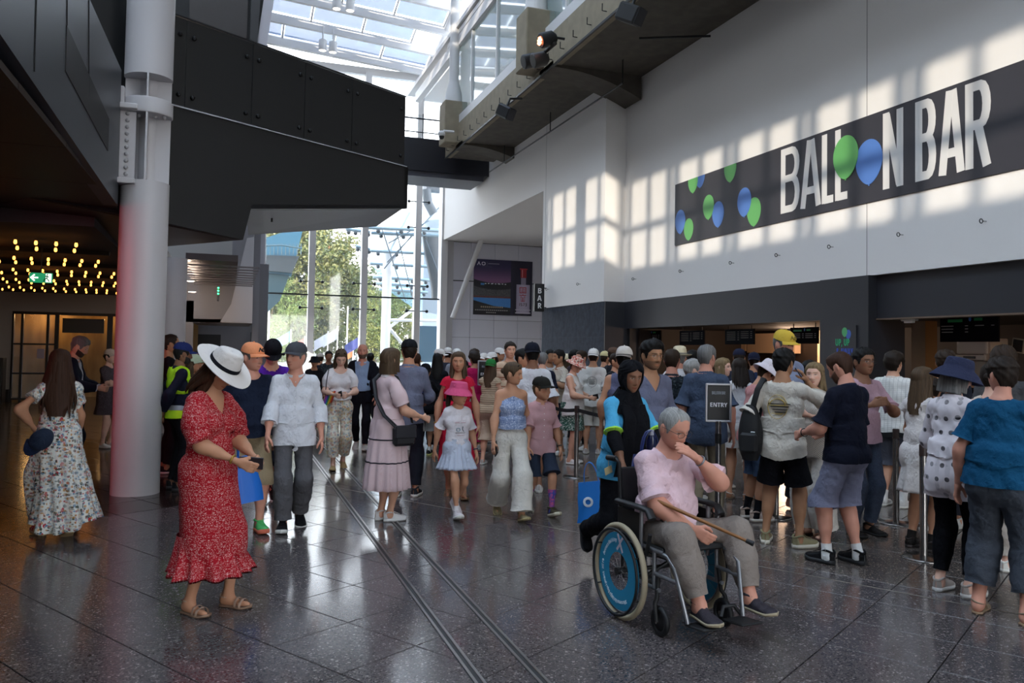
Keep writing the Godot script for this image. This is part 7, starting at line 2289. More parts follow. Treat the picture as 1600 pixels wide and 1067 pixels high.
	person({"k": "purple", "l": "young man in a purple T-shirt and black cap looking down at his phone", "p": Vector3(0.443, 0.000, -9.391), "h": 1.80, "to": 8, "skin": "fair", "hair": ["short", "black"], "hat": ["cap", "#15151a"], "head": [4, 36], "al": "chest", "ar": "chest", "legs": "stepr", "shoe": ["sneaker", "#17171a", "#dcdcd8"], "top": {"c": "#55259a", "sl": 0.85, "hem": 0.86, "cuff": 0.025}, "bot": {"n": "shorts", "c": "#23242c", "len": 1.0, "flare": 0.04}})
	phone("purple", "l", "phone in the hand of the man in purple")
	person({"k": "linen", "l": "man in a loose white linen shirt, grey trousers and grey cap walking and laughing", "p": Vector3(0.601, 0.000, -8.021), "h": 1.75, "to": 2, "skin": "ruddy", "hair": ["short", "grey"], "hat": ["cap", "#4a4a50"], "head": [40, 0], "legs": "stepr", "al": "down", "ar": "swingf", "shoe": ["sneaker", "#15161a", "#cfcfcb"], "top": {"c": "#d3d4da", "sl": 1.5, "hem": 0.80, "collar": "#d8d9de", "v": 0.09, "cuff": 0.02, "loose": 0.03, "placket": "#e8e8ea", "drape": 0.03, "fold": 0.009}, "bot": {"c": "#57565a", "len": 1.94, "flare": 0.035, "off": 0.014, "fold": 0.009}})
	# ---- middle distance
	person({"k": "pants", "l": "woman in a white puff sleeved top and pastel patterned trousers reading her phone", "p": Vector3(1.494, 0.000, -11.707), "h": 1.71, "f": true, "to": 4, "skin": "pale", "hair": ["long", "light"], "glasses": ["sun", 0.092], "al": "phone", "ar": "phone", "head": [0, 30], "legs": "stepr", "shoe": ["loafer", "#b09468", "#9a8058"], "top": {"c": "#e2dadb", "sl": 0.8, "puff": 0.04, "hem": 1.0, "neck": 0.05, "cuff": 0.0}, "bot": {"c": ["pastel", 2.4], "len": 1.72, "flare": 0.03, "off": 0.014, "waist": 1.06}, "belt": ["#8a7a5c", 1.05]})
	phone("pants", "r", "phone in the hands of the woman in patterned trousers")
	person({"k": "bald", "l": "bald bearded man in a dark suit and light blue shirt walking behind the patterned trousers", "p": Vector3(2.128, 0.000, -13.815), "h": 1.78, "to": -4, "skin": "ruddy", "hair": ["bald", "brown"], "beard": "brown", "legs": "stepl", "al": "swingf", "ar": "swingb", "shoe": ["sneaker", "#b8b2aa"], "top": {"c": "#8fa6c4", "sl": 1.9, "hem": 0.98, "collar": "#9db2cc", "v": 0.06}, "jacket": {"c": "#15171f", "hem": 0.80, "open": 0.07}, "bot": {"c": "#17181e", "len": 1.94, "flare": 0.012}})
	person({"k": "white", "l": "woman with a brown bob in a tiered white dress and white sneakers seen from behind", "p": Vector3(1.519, -0.000, -8.111), "h": 1.70, "f": true, "to": 118, "skin": "fair", "hair": ["bob", "light"], "head": [-10, 0], "al": "one", "ar": "one", "legs": "together", "shoe": ["sneaker", "#e6e2e0", "#e8e6e4"], "top": {"c": ["seersucker", 22, "#f4f0f2"], "sl": 0.82, "puff": 0.03, "hem": 1.02, "loose": 0.03, "cuff": 0.025, "n": "dress_top", "collar": "#e4dcdd"}, "skirt": [{"y0": 1.07, "y1": 0.33, "r0": [0.15, 0.13], "r1": [0.265, 0.25], "c": ["seersucker", 22, "#f4f0f2"], "amp": 0.018, "n": 16, "prof": [1.05, 1.16, 1.08, 1.0], "trim": [[0.86, "#23222a"], [0.585, "#23222a"]]}]})
	person({"k": "greyblue", "l": "man in a grey blue shirt and black cap walking away behind the white dress", "p": Vector3(1.982, 0.000, -9.376), "h": 1.80, "to": 172, "skin": "tan", "hair": ["short", "dark"], "hat": ["cap", "#1c1c20"], "head": [-14, 0], "al": "down", "ar": "one", "legs": "stand", "top": {"c": "#6f7488", "sl": 1.5, "hem": 0.84, "collar": "#6f7488"}, "bot": {"c": "#23252e", "flare": 0.025}, "shoe": ["sneaker", "#2a2a30"]})
	person({"k": "boyblue", "l": "boy in a black T-shirt with a blue print and grey shorts seen from behind", "p": Vector3(2.982, 0.000, -12.803), "h": 1.45, "kid": true, "to": 172, "skin": "tan", "hair": ["short", "black"], "hat": ["capback", "#121216"], "legs": "stepr", "al": "chest", "ar": "chest", "shoe": ["sneaker", "#17171b", "#c9c77a"], "sock": ["#d8d6d2", 0.2], "top": {"c": "#131317", "sl": 0.9, "hem": 0.84, "cuff": 0.03, "loose": 0.03}, "bot": {"n": "shorts", "c": "#8e8c8a", "len": 0.98, "flare": 0.05, "off": 0.018}})
	shirt_print("boyblue", "back")
	folk("man in a grey marl T-shirt with short red brown hair seen from behind", {"p": Vector3(3.000, 0.000, -13.574), "h": 1.63}, 178, false, "tan", ["crop", "auburn"], {"c": ["greymarl", 3], "sl": 0.85}, {"c": "#2a2b31"})
	person({"k": "redtop", "l": "woman with long fair hair in a plain red sleeveless dress facing the camera", "p": Vector3(2.533, 0.000, -9.199), "h": 1.69, "f": true, "to": 4, "skin": "tan", "hair": ["long", "light"], "legs": "stepl", "head": [6, 0], "shoe": ["sandal", "#9a7a58", "#7a5c40"], "watch": ["r", "#a8823a", "bracelet"], "top": {"c": "#c01f3a", "sl": 0.16, "hem": 1.0, "neck": 0.015, "n": "dress_top", "drape": 0.03}, "skirt": [{"y0": 1.06, "y1": 0.36, "r0": [0.16, 0.135], "r1": [0.22, 0.19], "c": "#c01f3a", "amp": 0.02, "n": 6, "prof": [1.05, 1.2, 1.08, 1.0]}]})
	person({"k": "girl", "l": "girl in a pink bucket hat, white T-shirt and pale pleated skirt walking", "p": Vector3(2.248, 0.000, -8.149), "h": 1.37, "kid": true, "to": 20, "skin": "tan", "hair": ["tail", "brown"], "hat": ["bucket", "#d2557e"], "head": [-34, 4], "legs": "walkr", "ar": "swingb", "al": "down", "watch": ["l", "#2a3358"], "shoe": ["sneaker", "#d9cfd0"], "sock": ["#e4dfde", 0.22], "top": {"c": "#d8d2d6", "sl": 0.85, "hem": 0.92, "cuff": 0.03}, "skirt": [{"y0": 1.05, "y1": 0.66, "r0": [0.135, 0.115], "r1": [0.27, 0.25], "c": "#b9bfce", "amp": 0.028, "n": 20}]})
	shirt_print("girl", "front")
	person({"k": "halter", "l": "woman in a blue lace halter top and wide white trousers looking aside", "p": Vector3(2.758, -0.000, -7.952), "h": 1.62, "f": true, "to": 14, "skin": "tan", "hair": ["bun", "light"], "glasses": ["sun", 0.092], "head": [-58, 8], "lean": [4, 0, 0], "legs": "walkl", "ar": "swingf", "al": "swingb", "shoe": ["loafer", "#8a7c5c", "#b8a878"], "top": {"c": ["bluelace", 5], "sl": 0.0, "hem": 1.03, "tank": true, "halter": true, "neck": -0.02, "n": "halter_top", "drape": 0.03}, "bot": {"c": "#d8d2c8", "len": 1.97, "flare": 0.075, "off": 0.016, "waist": 1.07, "calf": 0.0, "fold": 0.005}})
	phone("halter", "r", "black phone held low by the woman in wide white trousers")
	person({"k": "boy", "l": "boy in a black cap, pink checked shirt and navy shorts walking", "p": Vector3(3.137, 0.000, -8.057), "h": 1.43, "kid": true, "to": 18, "skin": "tan", "hair": ["short", "light"], "hat": ["cap", "#24231f"], "head": [-34, 0], "legs": "walkl", "ar": "swingf", "al": "down", "watch": ["l", "#18181a"], "shoe": ["sneaker", "#4a4434", "#cfc6b0"], "sock": [["tiedye", 6], 0.62], "top": {"c": ["seersucker", 20, "#e2c4c6"], "sl": 0.95, "hem": 0.82, "collar": "#c79aa2", "cuff": 0.03, "placket": "#e8d8d8", "loose": 0.025}, "bot": {"n": "shorts", "c": "#2c3444", "len": 0.9, "flare": 0.045, "off": 0.018}})
	# ---- crowd between the glazing and the bar
	person({"k": "backtee", "l": "man in a plain white T-shirt and navy cap seen from behind", "p": Vector3(3.485, 0.000, -9.275), "h": 1.79, "to": 188, "skin": "brown", "hair": ["crop", "black"], "hat": ["capback", "#191c28"], "legs": "stand", "top": {"c": "#d6d6da", "sl": 0.98, "hem": 0.84, "cuff": 0.035, "loose": 0.03, "drape": 0.03}, "bot": {"n": "shorts", "c": "#23242c", "len": 1.0, "flare": 0.05}, "shoe": ["sneaker", "#cfccc8"]})
	folk("tall man in a brown striped polo shirt looking towards the camera", {"p": Vector3(4.238, 0.000, -12.297), "h": 1.83}, 12, false, "fair", ["short", "dark"], {"c": ["polo", 3.5], "sl": 0.85, "collar": "#b98c6c"}, {"c": "#3a3a42"})
	folk("man with dark hair in a pale pink shirt beside the striped polo", {"p": Vector3(3.869, 0.000, -10.730), "h": 1.72}, 70, false, "tan", ["short", "black"], {"c": "#cfa9aa", "sl": 0.85}, {"c": "#d0ccc6"})
	folk("man with greying hair in a navy collared top seen from behind", {"p": Vector3(4.695, 0.000, -12.032), "h": 1.68}, 165, false, "fair", ["crop", "grey"], {"c": "#1f2233", "sl": 0.85, "collar": "#c8c8d0"}, {"c": "#30323a"})
	folk("dark haired man in white peering over the crowd near the kiosk", {"p": Vector3(5.581, 0.000, -13.948), "h": 1.72}, 20, false, "olive", ["short", "black"], {"c": "#cfd0d4", "sl": 0.8}, {"c": "#30323a"})
	person({"k": "facel", "l": "man in a white shirt with sunglasses on his head facing left", "p": Vector3(5.184, 0.000, -12.511), "h": 1.72, "to": -62, "skin": "olive", "hair": ["short", "black"], "glasses": ["sun", 0.092], "al": "chest", "ar": "chest", "top": {"c": ["stripes", 5, "#f2eee8"], "sl": 0.85, "hem": 0.88, "collar": "#dcd6cc"}, "bot": {"n": "shorts", "c": "#23273a", "len": 0.98, "flare": 0.04}, "shoe": ["sneaker", "#dcd8d4"]})
	folk("person in a cream hat and white top behind the floral hat", {"p": Vector3(6.407, 0.000, -15.144), "h": 1.61}, 150, true, "tan", ["down", "light"], {"c": "#d8d2c8", "sl": 0.4}, {"c": "#b8b0a4"}, {"hat": ["straw", "#d8ccae", "#c8b890"]})
	folk("woman with short curly dark hair behind the floral hat", {"p": Vector3(6.045, 0.000, -13.893), "h": 1.72}, 60, true, "brown", ["curly", "black"], {"c": "#3a2f34", "sl": 0.6}, {"c": "#26262c"})
	folk("ruddy man with short brown hair in a white shirt facing left", {"p": Vector3(5.822, 0.000, -13.017), "h": 1.71}, -50, false, "ruddy", ["short", "brown"], {"c": "#d6d4d8", "sl": 0.8, "collar": "#d6d4d8"}, {"c": "#2c2e38"})
	person({"k": "tattoo", "l": "tattooed woman in a white sleeveless blouse, patterned skirt and red floral sun hat", "p": Vector3(4.980, 0.000, -11.480), "h": 1.62, "f": true, "to": 72, "skin": "fair", "hair": ["bun", "light"], "hat": ["sun", ["hatfloral", 5]], "fat": 0.35, "al": "phone", "ar": "phone", "head": [0, 22], "legs": "stand", "shoe": ["sneaker", "#d8d2ce"], "top": {"c": "#d9d2cc", "sl": 0.05, "hem": 0.82, "loose": 0.04, "tank": true, "n": "blouse"}, "skirt": [{"y0": 1.02, "y1": 0.56, "r0": [0.19, 0.17], "r1": [0.25, 0.23], "c": ["leaves", 4], "amp": 0.016, "n": 9}]})
	phone("tattoo", "r", "phone in the hand of the woman in the red floral hat")
	person({"k": "roundtee", "l": "man in a white cap and white T-shirt with a round print on its back", "p": Vector3(5.782, 0.000, -12.473), "h": 1.74, "to": 172, "skin": "tan", "hair": ["crop", "dark"], "hat": ["capback", "#dcdad6"], "top": {"c": "#d2cfca", "sl": 0.95, "hem": 0.84, "cuff": 0.03, "loose": 0.03}, "bot": {"n": "shorts", "c": "#c4bfb6", "len": 1.0, "flare": 0.04}, "shoe": ["sneaker", "#dedad6"]})
	shirt_print("roundtee", "round")
	folk("man in a straw coloured cap behind the smiling dark haired woman", {"p": Vector3(6.759, 0.000, -14.069), "h": 1.70}, 140, false, "tan", ["crop", "brown"], {"c": "#2a3040", "sl": 0.8}, {"c": "#30323a"}, {"hat": ["cap", "#d8cc9a"]})
	folk("person with a brown knitted hat over the crowd left of the pale cap", {"p": Vector3(6.552, 0.000, -13.293), "h": 1.77}, 120, false, "tan", ["short", "brown"], {"c": "#24252c", "sl": 0.8}, {"c": "#30323a"}, {"hat": ["cap", "#5a463a"]})
	folk("smiling woman with dark tied hair and a black T-shirt turned right", {"p": Vector3(5.519, 0.000, -11.110), "h": 1.69}, 55, true, "tan", ["bun", "dark"], {"c": "#17181d", "sl": 0.9}, {"c": "#26262c"}, {"glasses": ["sun", 0.092]})
	person({"k": "singlet", "l": "man in a purple grey singlet and pale cap turned backwards", "p": Vector3(4.217, 0.000, -8.279), "h": 1.76, "to": 168, "skin": "tan", "hair": ["crop", "black"], "hat": ["capback", "#cfc6bd", "#8a8078"], "top": {"c": "#62647e", "sl": 0.0, "tank": true, "hem": 0.86, "loose": 0.03, "n": "singlet"}, "bot": {"n": "shorts", "c": "#26283a", "len": 1.0, "flare": 0.04}})
	for q in [["man in a black brimmed hat far behind the linen shirt", {"p": Vector3(1.686, 0.000, -17.420), "h": 1.49}, 0, false, "tan", ["short", "dark"], {"c": "#1d1e24", "sl": 0.8}, {"c": "#23242a"}, {"hat": ["bucket", "#15151a"]}], ["man in a navy shirt and pale cap far behind, seen from behind", {"p": Vector3(2.011, 0.000, -19.425), "h": 1.54}, 178, false, "tan", ["crop", "dark"], {"c": "#1f2536", "sl": 0.8}, {"c": "#23242a"}, {"hat": ["cap", "#b8b0a8"]}], ["dark haired man in a dark check shirt far behind near the glazing", {"p": Vector3(2.079, 0.000, -18.342), "h": 1.61}, 5, false, "brown", ["short", "black"], {"c": ["hawaii", 3], "sl": 0.9}, {"c": "#23242a"}, {}], ["man with dark hair in shadow behind the bald man at his right", {"p": Vector3(2.950, 0.000, -18.040), "h": 1.58}, 170, false, "tan", ["short", "black"], {"c": "#22242c", "sl": 0.8}, {"c": "#23242a"}, {}], ["man in a white cap and navy T-shirt facing right", {"p": Vector3(3.773, 0.000, -15.106), "h": 1.69}, 110, false, "tan", ["crop", "dark"], {"c": "#1f2a44", "sl": 0.85}, {"c": "#2a2c34"}, {"hat": ["cap", "#dcdad6"]}], ["man in a white cap facing away above the red dress", {"p": Vector3(4.315, 0.000, -16.506), "h": 1.72}, 175, false, "tan", ["crop", "brown"], {"c": "#3a3f4c", "sl": 0.85}, {"c": "#2a2c34"}, {"hat": ["capback", "#dfddd9"]}], ["man in a white cap looking at the camera right of the red dress", {"p": Vector3(4.360, 0.000, -15.961), "h": 1.70}, 0, false, "tan", ["crop", "brown"], {"c": "#8a8f98", "sl": 0.85}, {"c": "#2a2c34"}, {"hat": ["cap", "#e0deda"]}], ["woman with long black hair in a dark top just left of the red dress", {"p": Vector3(3.291, 0.000, -13.261), "h": 1.63}, 178, true, "tan", ["long", "black"], {"c": "#1c1d22", "sl": 0.7}, {"c": "#23242a"}, {}], ["child in a red and yellow top seen beyond the boy with the blue print", {"p": Vector3(3.360, 0.000, -15.779), "h": 1.42}, 20, true, "brown", ["curly", "black"], {"c": "#a83a2c", "sl": 0.6}, {"c": "#3a3a42"}, {}], ["woman in a straw hat far behind the boy with the blue print", {"p": Vector3(3.927, 0.000, -17.700), "h": 1.48}, 175, true, "tan", ["down", "brown"], {"c": "#c8b49a", "sl": 0.3}, {"c": "#5a5a62"}, {"hat": ["straw", "#c9ac74", "#8a6f44"]}], ["woman in a black cap and white top between the red dress and the green cap", {"p": Vector3(3.586, 0.000, -12.735), "h": 1.53}, 30, true, "tan", ["tail", "black"], {"c": "#d0d0cc", "sl": 0.5}, {"c": "#2c2e36"}, {"hat": ["cap", "#15151a"]}], ["woman with dark curly hair and a bright pink top near the small entry sign", {"p": Vector3(3.991, 0.000, -13.441), "h": 1.67}, 200, true, "tan", ["curly", "dark"], {"c": "#c01f5c", "sl": 0.7}, {"c": "#b01a50"}, {}], ["child in a pink cap glimpsed beside the red dress", {"p": Vector3(4.154, 0.000, -14.444), "h": 1.46}, 150, true, "tan", ["tail", "dark"], {"c": "#3f6a4c", "sl": 0.6}, {"c": "#3a3a42"}, {"hat": ["cap", "#d05a78"]}], ["woman in a green cap and beige knit dress with an arm stretched out", {"p": Vector3(3.705, 0.000, -11.635), "h": 1.56}, 160, true, "fair", ["long", "light"], {"c": ["stripes", 4, "#e8d8c0"], "sl": 0.1, "n": "dress_top"}, {"c": "#cdb8a0", "len": 1.2, "off": 0.03, "n": "skirt"}, {"hat": ["capback", "#2c7a3c"], "al": "point"}], ["person in a white cap, leftmost of the three white caps by the green cap", {"p": Vector3(4.888, 0.000, -15.778), "h": 1.62}, -40, false, "tan", ["crop", "dark"], {"c": "#8c9098", "sl": 0.8}, {"c": "#2a2c34"}, {"hat": ["cap", "#dedcd8"]}], ["person in a white cap, middle one of the three behind the green cap", {"p": Vector3(4.650, 0.000, -14.484), "h": 1.65}, -60, true, "tan", ["tail", "brown"], {"c": "#c8c4c0", "sl": 0.8}, {"c": "#2a2c34"}, {"hat": ["cap", "#e4e0dc"]}], ["person in a white cap, highest of the three behind the green cap", {"p": Vector3(5.327, 0.000, -16.155), "h": 1.73}, 60, false, "tan", ["crop", "dark"], {"c": "#343a46", "sl": 0.8}, {"c": "#2a2c34"}, {"hat": ["cap", "#dad8d4"]}], ["woman with curly brown hair pointing near the poster wall", {"p": Vector3(4.493, 0.000, -15.174), "h": 1.71}, 150, true, "tan", ["curly", "brown"], {"c": "#8a3a44", "sl": 0.4}, {"c": "#33353c"}, {}], ["person in a navy cap between the white T-shirt and the greying man", {"p": Vector3(5.183, 0.000, -13.663), "h": 1.72}, 120, false, "tan", ["crop", "dark"], {"c": "#b05a60", "sl": 0.8}, {"c": "#2a2c34"}, {"hat": ["cap", "#1c2036"]}], ["woman with brown hair seen between the navy cap and the greying man", {"p": Vector3(5.602, 0.000, -14.259), "h": 1.59}, -30, true, "fair", ["long", "brown"], {"c": "#b8a890", "sl": 0.5}, {"c": "#3a3a42"}, {}]]: folk(q[0], q[1], q[2], q[3], q[4], q[5], q[6], q[7], q[8])
	# ---- right of the wheelchair
	person({"k": "vneck", "l": "dark haired man with glasses and moustache in a grey V-neck T-shirt behind the headscarf", "p": Vector3(3.642, 0.000, -6.625), "h": 1.81, "to": 34, "skin": "olive", "hair": ["quiff", "black"], "glasses": ["clear"], "stubble": 0.5, "head": [0, 4], "top": {"c": "#66687c", "sl": 0.95, "hem": 0.84, "v": 0.12, "neck": 0.02, "cuff": 0.03, "loose": 0.03}, "bot": {"c": "#2a2c36", "flare": 0.03}})
	folk("man with cropped grey brown hair in a dark leafy shirt seen from behind", {"p": Vector3(4.576, 0.000, -7.837), "h": 1.75}, 170, false, "ruddy", ["crop", "brown"], {"c": ["hawaii", 3], "sl": 0.95, "hem": 0.84, "collar": "#2c3036", "cuff": 0.03}, {"c": "#2a2c32"}, {"k": "leafy"})
	folk("man in a cream fedora with a grey band and white shirt seen from behind", {"p": Vector3(5.858, 0.000, -9.827), "h": 1.76}, 178, false, "ruddy", ["crop", "grey"], {"c": "#d6d6d8", "sl": 1.5, "collar": "#d6d6d8"}, {"c": "#55565c"}, {"hat": ["straw", "#d2c4a6", "#77736a"]})
	folk("dark haired person half hidden behind the cream fedora", {"p": Vector3(6.724, 0.000, -10.903), "h": 1.75}, 170, false, "tan", ["short", "black"], {"c": "#2a2a30", "sl": 0.8}, {"c": "#2a2a30"})
	folk("older person with short curly white hair facing right", {"p": Vector3(5.211, 0.000, -8.464), "h": 1.63}, 110, true, "pale", ["curly", "white"], {"c": "#cfcfd0", "sl": 0.8}, {"c": "#6a6a70"})
	person({"k": "blueshirt", "l": "man with short grey hair in a blue short sleeved shirt and khaki trousers from behind", "p": Vector3(4.712, 0.000, -7.366), "h": 1.80, "to": 172, "skin": "ruddy", "hair": ["crop", "grey"], "head": [22, 0], "fat": 0.12, "top": {"c": "#434e62", "sl": 0.95, "hem": 0.80, "collar": "#434e62", "cuff": 0.035, "loose": 0.03, "drape": 0.03}, "bot": {"c": "#857a68", "flare": 0.03, "off": 0.014}, "shoe": ["dress", "#2a2420", "#2a2420"]})
	folk("woman with a blonde bob facing right beyond the blue shirt", {"p": Vector3(5.950, 0.000, -8.948), "h": 1.65}, 70, true, "pale", ["bob", "blond"], {"c": "#d8d4cc", "sl": 0.7}, {"c": "#c8c2b8"})
	folk("man in a navy cap seen from behind left of the yellow cap", {"p": Vector3(7.344, 0.000, -10.582), "h": 1.77}, 175, false, "tan", ["crop", "dark"], {"c": "#2b3040", "sl": 0.8}, {"c": "#2c2e36"}, {"hat": ["cap", "#22263a"]})
	folk("shorter person in a navy cap with gold lettering facing the bar", {"p": Vector3(7.800, 0.000, -10.848), "h": 1.72}, 178, false, "tan", ["crop", "dark"], {"c": "#24304e", "sl": 0.8}, {"c": "#2c2e36"}, {"hat": ["capback", "#1d2238"]})
	person({"k": "blouse", "l": "woman in a white blouse, white shorts and white sandals behind the entry sign", "p": Vector3(5.720, -0.000, -8.248), "h": 1.66, "f": true, "to": 165, "skin": "tan", "hair": ["down", "dark"], "head": [-30, 10], "legs": "stand", "shoe": ["sandal", "#d4ccc4", "#8a6f58"], "al": "one", "top": {"c": "#d6d2d2", "sl": 0.7, "hem": 0.96, "collar": "#d6d2d2", "n": "blouse"}, "bot": {"n": "shorts", "c": "#cfcac6", "len": 0.55, "flare": 0.04, "off": 0.014}})
	person({"k": "pinktee", "l": "man in a pink T-shirt and white bucket hat looking down", "p": Vector3(5.167, 0.000, -7.201), "h": 1.66, "to": 115, "skin": "tan", "hair": ["crop", "brown"], "hat": ["bucket", "#d6ccd2"], "head": [0, 30], "lean": [8, 0, 0], "al": "phone", "ar": "phone", "shoe": ["runner", "#c9b4a6", "#dcd2c8"], "sock": ["#17171c", 0.38], "top": {"c": "#c98e8c", "sl": 0.95, "hem": 0.86, "cuff": 0.03, "loose": 0.03}, "bot": {"n": "shorts", "c": "#3c4c66", "len": 0.95, "flare": 0.04}})
	person({"k": "server", "l": "tall man in a yellow cap and pale blue shirt standing above the queue", "p": Vector3(5.843, 0.000, -7.609), "h": 1.97, "to": 25, "skin": "ruddy", "hair": ["crop", "grey"], "hat": ["cap", "#cfae44", "", "#8a7a2a"], "head": [-26, 12], "top": {"c": "#8f99b4", "sl": 1.9, "hem": 0.86, "collar": "#98a2bc"}, "bot": {"c": "#2c2e38"}})
	person({"k": "pack", "l": "man in a cream T-shirt with a yellow back print and black shorts phoning", "p": Vector3(4.751, 0.000, -6.173), "h": 1.77, "to": 168, "skin": "olive", "hair": ["short", "black"], "head": [12, 4], "legs": "wide", "ar": "ear", "al": "pocket", "toes": [12, 40], "shoe": ["runner", "#8f8668", "#d8d0c0"], "top": {"c": "#d2cabe", "sl": 0.97, "hem": 0.83, "neck": 0.0, "cuff": 0.025, "loose": 0.03, "drape": 0.03, "fold": 0.008}, "bot": {"n": "shorts", "c": "#131318", "len": 0.80, "flare": 0.05, "off": 0.018}})
	phone("pack", "r", "phone held to the ear of the man in the cream T-shirt", "#2a3040")
	shirt_print("pack", "yellow")
	person({"k": "blonde", "l": "blonde woman in a striped knit top and white trousers glancing at the camera", "p": Vector3(5.296, 0.000, -6.391), "h": 1.64, "f": true, "to": -40, "skin": "pale", "hair": ["long", "blond"], "head": [-24, 0], "al": "chest", "ar": "chest", "shoe": ["sandal", "#a06a52", "#5a3a30"], "top": {"c": ["vstripes", 7, "#efe6da"], "sl": 1.2, "hem": 0.82, "loose": 0.04, "cuff": 0.04}, "bot": {"c": "#d8d2ca", "len": 1.98, "flare": 0.08, "off": 0.014, "calf": 0.02}})
	folk("dark haired man in a striped shirt between the phoning man and the blonde woman", {"p": Vector3(6.598, 0.000, -8.087), "h": 1.64}, 150, false, "tan", ["short", "black"], {"c": ["check", 6, "#a8b2c0"], "sl": 0.8}, {"c": "#33353e"})
	person({"k": "navy", "l": "red bearded man in a navy polo shirt, grey shorts and black trainers", "p": Vector3(4.842, 0.000, -5.471), "h": 1.76, "to": -128, "skin": "ruddy", "hair": ["crop", "auburn"], "beard": "auburn", "head": [-8, 26], "legs": "easy", "al": "one", "ar": "one", "fat": 0.1, "watch": ["l", "#18181c"], "shoe": ["runner", "#141416", "#1d1d20"], "sock": ["#dcdad8", 0.2], "top": {"c": "#151826", "sl": 0.9, "hem": 0.86, "collar": "#1c2032", "cuff": 0.025}, "bot": {"n": "shorts", "c": "#737488", "len": 1.02, "flare": 0.035, "off": 0.018, "fold": 0.009}})
	person({"k": "specs", "l": "dark haired man in black glasses and a pink shirt behind the navy polo", "p": Vector3(5.807, 0.000, -6.350), "h": 1.78, "to": 40, "skin": "brown", "hair": ["short", "black"], "glasses": ["clear"], "al": "chest", "ar": "chest", "top": {"c": "#b08f9a", "sl": 0.9, "hem": 0.88}, "bot": {"c": ["denim", 6], "flare": 0.02}, "shoe": ["dress", "#1c1a1a", "#1c1a1a"]})
	person({"k": "checkman", "l": "stout man with dark curly hair in a pale checked shirt seen from behind", "p": Vector3(7.209, 0.000, -7.393), "h": 1.76, "to": 158, "skin": "fair", "hair": ["curly", "dark"], "fat": 0.32, "al": "one", "ar": "down", "top": {"c": ["check", 6], "sl": 0.92, "hem": 0.86, "collar": "#d8d4cc", "cuff": 0.03, "loose": 0.02}, "bot": {"n": "shorts", "c": "#4c4e58", "len": 1.02, "flare": 0.03}, "shoe": ["sneaker", "#d8d4d0"], "sock": ["#e0dcd8", 0.25]})
	person({"k": "ruffle", "l": "woman with long tan hair in a white ruffle sleeved dress beside the polka dots", "p": Vector3(5.894, 0.000, -5.718), "h": 1.62, "f": true, "to": 140, "skin": "tan", "hair": ["long", "light"], "glasses": ["sun", 0.092], "al": "phone", "ar": "phone", "shoe": ["sneaker", "#2c2624", "#3a3230"], "sock": ["#23201f", 0.2], "top": {"c": "#d8d0cc", "sl": 0.22, "puff": 0.03, "hem": 1.0, "n": "dress_top"}, "skirt": [{"y0": 1.05, "y1": 0.56, "r0": [0.15, 0.13], "r1": [0.24, 0.21], "c": "#d8d0cc", "amp": 0.02, "n": 9}]})
	person({"k": "dots", "l": "woman in a polka dot blouse, black trousers and floppy navy hat", "p": Vector3(5.030, 0.000, -4.580), "h": 1.70, "f": true, "to": 150, "skin": "pale", "hair": ["bob", "grey"], "hat": ["floppy", "#2f334a"], "head": [32, 14], "al": "one", "ar": "one", "legs": "stand", "shoe": ["runner", "#a89e98", "#d8d4d0"], "top": {"c": ["dots", 3.0], "sl": 1.9, "hem": 0.74, "loose": 0.045, "collar": "#dcd2d6", "cuff": 0.0, "puff": 0.02, "n": "blouse", "drape": 0.03, "fold": 0.007}, "bot": {"c": "#0f0f13", "len": 1.82, "flare": 0.008}})
	person({"k": "blueback", "l": "woman with short dark hair in a loose blue top at the right edge", "p": Vector3(4.876, 0.000, -4.068), "h": 1.73, "f": true, "to": 165, "skin": "ruddy", "hair": ["short", "dark"], "head": [-46, 6], "fat": 0.45, "al": "down", "ar": "one", "legs": "wide", "shoe": ["sandal", "#8a7a66", "#9a7e62"], "top": {"c": "#134a6c", "sl": 0.75, "hem": 0.90, "loose": 0.03, "cuff": 0.04, "drape": 0.045, "fold": 0.009}, "bot": {"c": "#474c55", "len": 1.72, "flare": 0.03, "off": 0.016, "fold": 0.01}})
	folk("man with brown hair facing the bar behind the floppy navy hat", {"p": Vector3(6.903, 0.000, -6.393), "h": 1.78}, 175, false, "tan", ["short", "brown"], {"c": "#23252e", "sl": 0.8}, {"c": "#2a2c34"}, {"k": "behindhat"})
	folk("person in a dark blue T-shirt beside the long tan hair", {"p": Vector3(6.541, 0.000, -6.201), "h": 1.50}, 170, true, "tan", ["short", "dark"], {"c": "#3a3f5c", "sl": 0.8}, {"c": "#2a2c34"})
	folk("man with thick curly brown hair in a dark grey T-shirt facing the bar", {"p": Vector3(6.655, 0.000, -5.526), "h": 1.81}, 178, false, "fair", ["curly", "brown"], {"c": "#4a4a4c", "sl": 0.9, "hem": 0.84}, {"c": "#2a2c34"}, {"shoe": ["sneaker", "#d6d0c6"]})
	folk("woman with a hair claw and bare shoulder between the curly hair and the blue top", {"p": Vector3(5.931, 0.000, -5.036), "h": 1.67}, 165, true, "pale", ["bun", "dark"], {"c": "#c9b8a8", "sl": 0.0, "tank": true, "hem": 0.9}, {"c": "#b8aca0"}, {"shoe": ["sneaker", "#dcd8d0"]})
	person({"k": "barman", "l": "bartender lit orange behind the bar counter at right", "p": Vector3(13.485, 0.000, -11.838), "h": 1.40, "to": 10, "skin": "olive", "hair": ["short", "black"], "top": {"c": "#17171b", "sl": 0.8}, "bot": {"c": "#17171b"}})
	# ---- the pair with the wheelchair
	make_wheelchair()
	var W := Vector3(2.72, 0, -4.80)
	var turn := 33.0
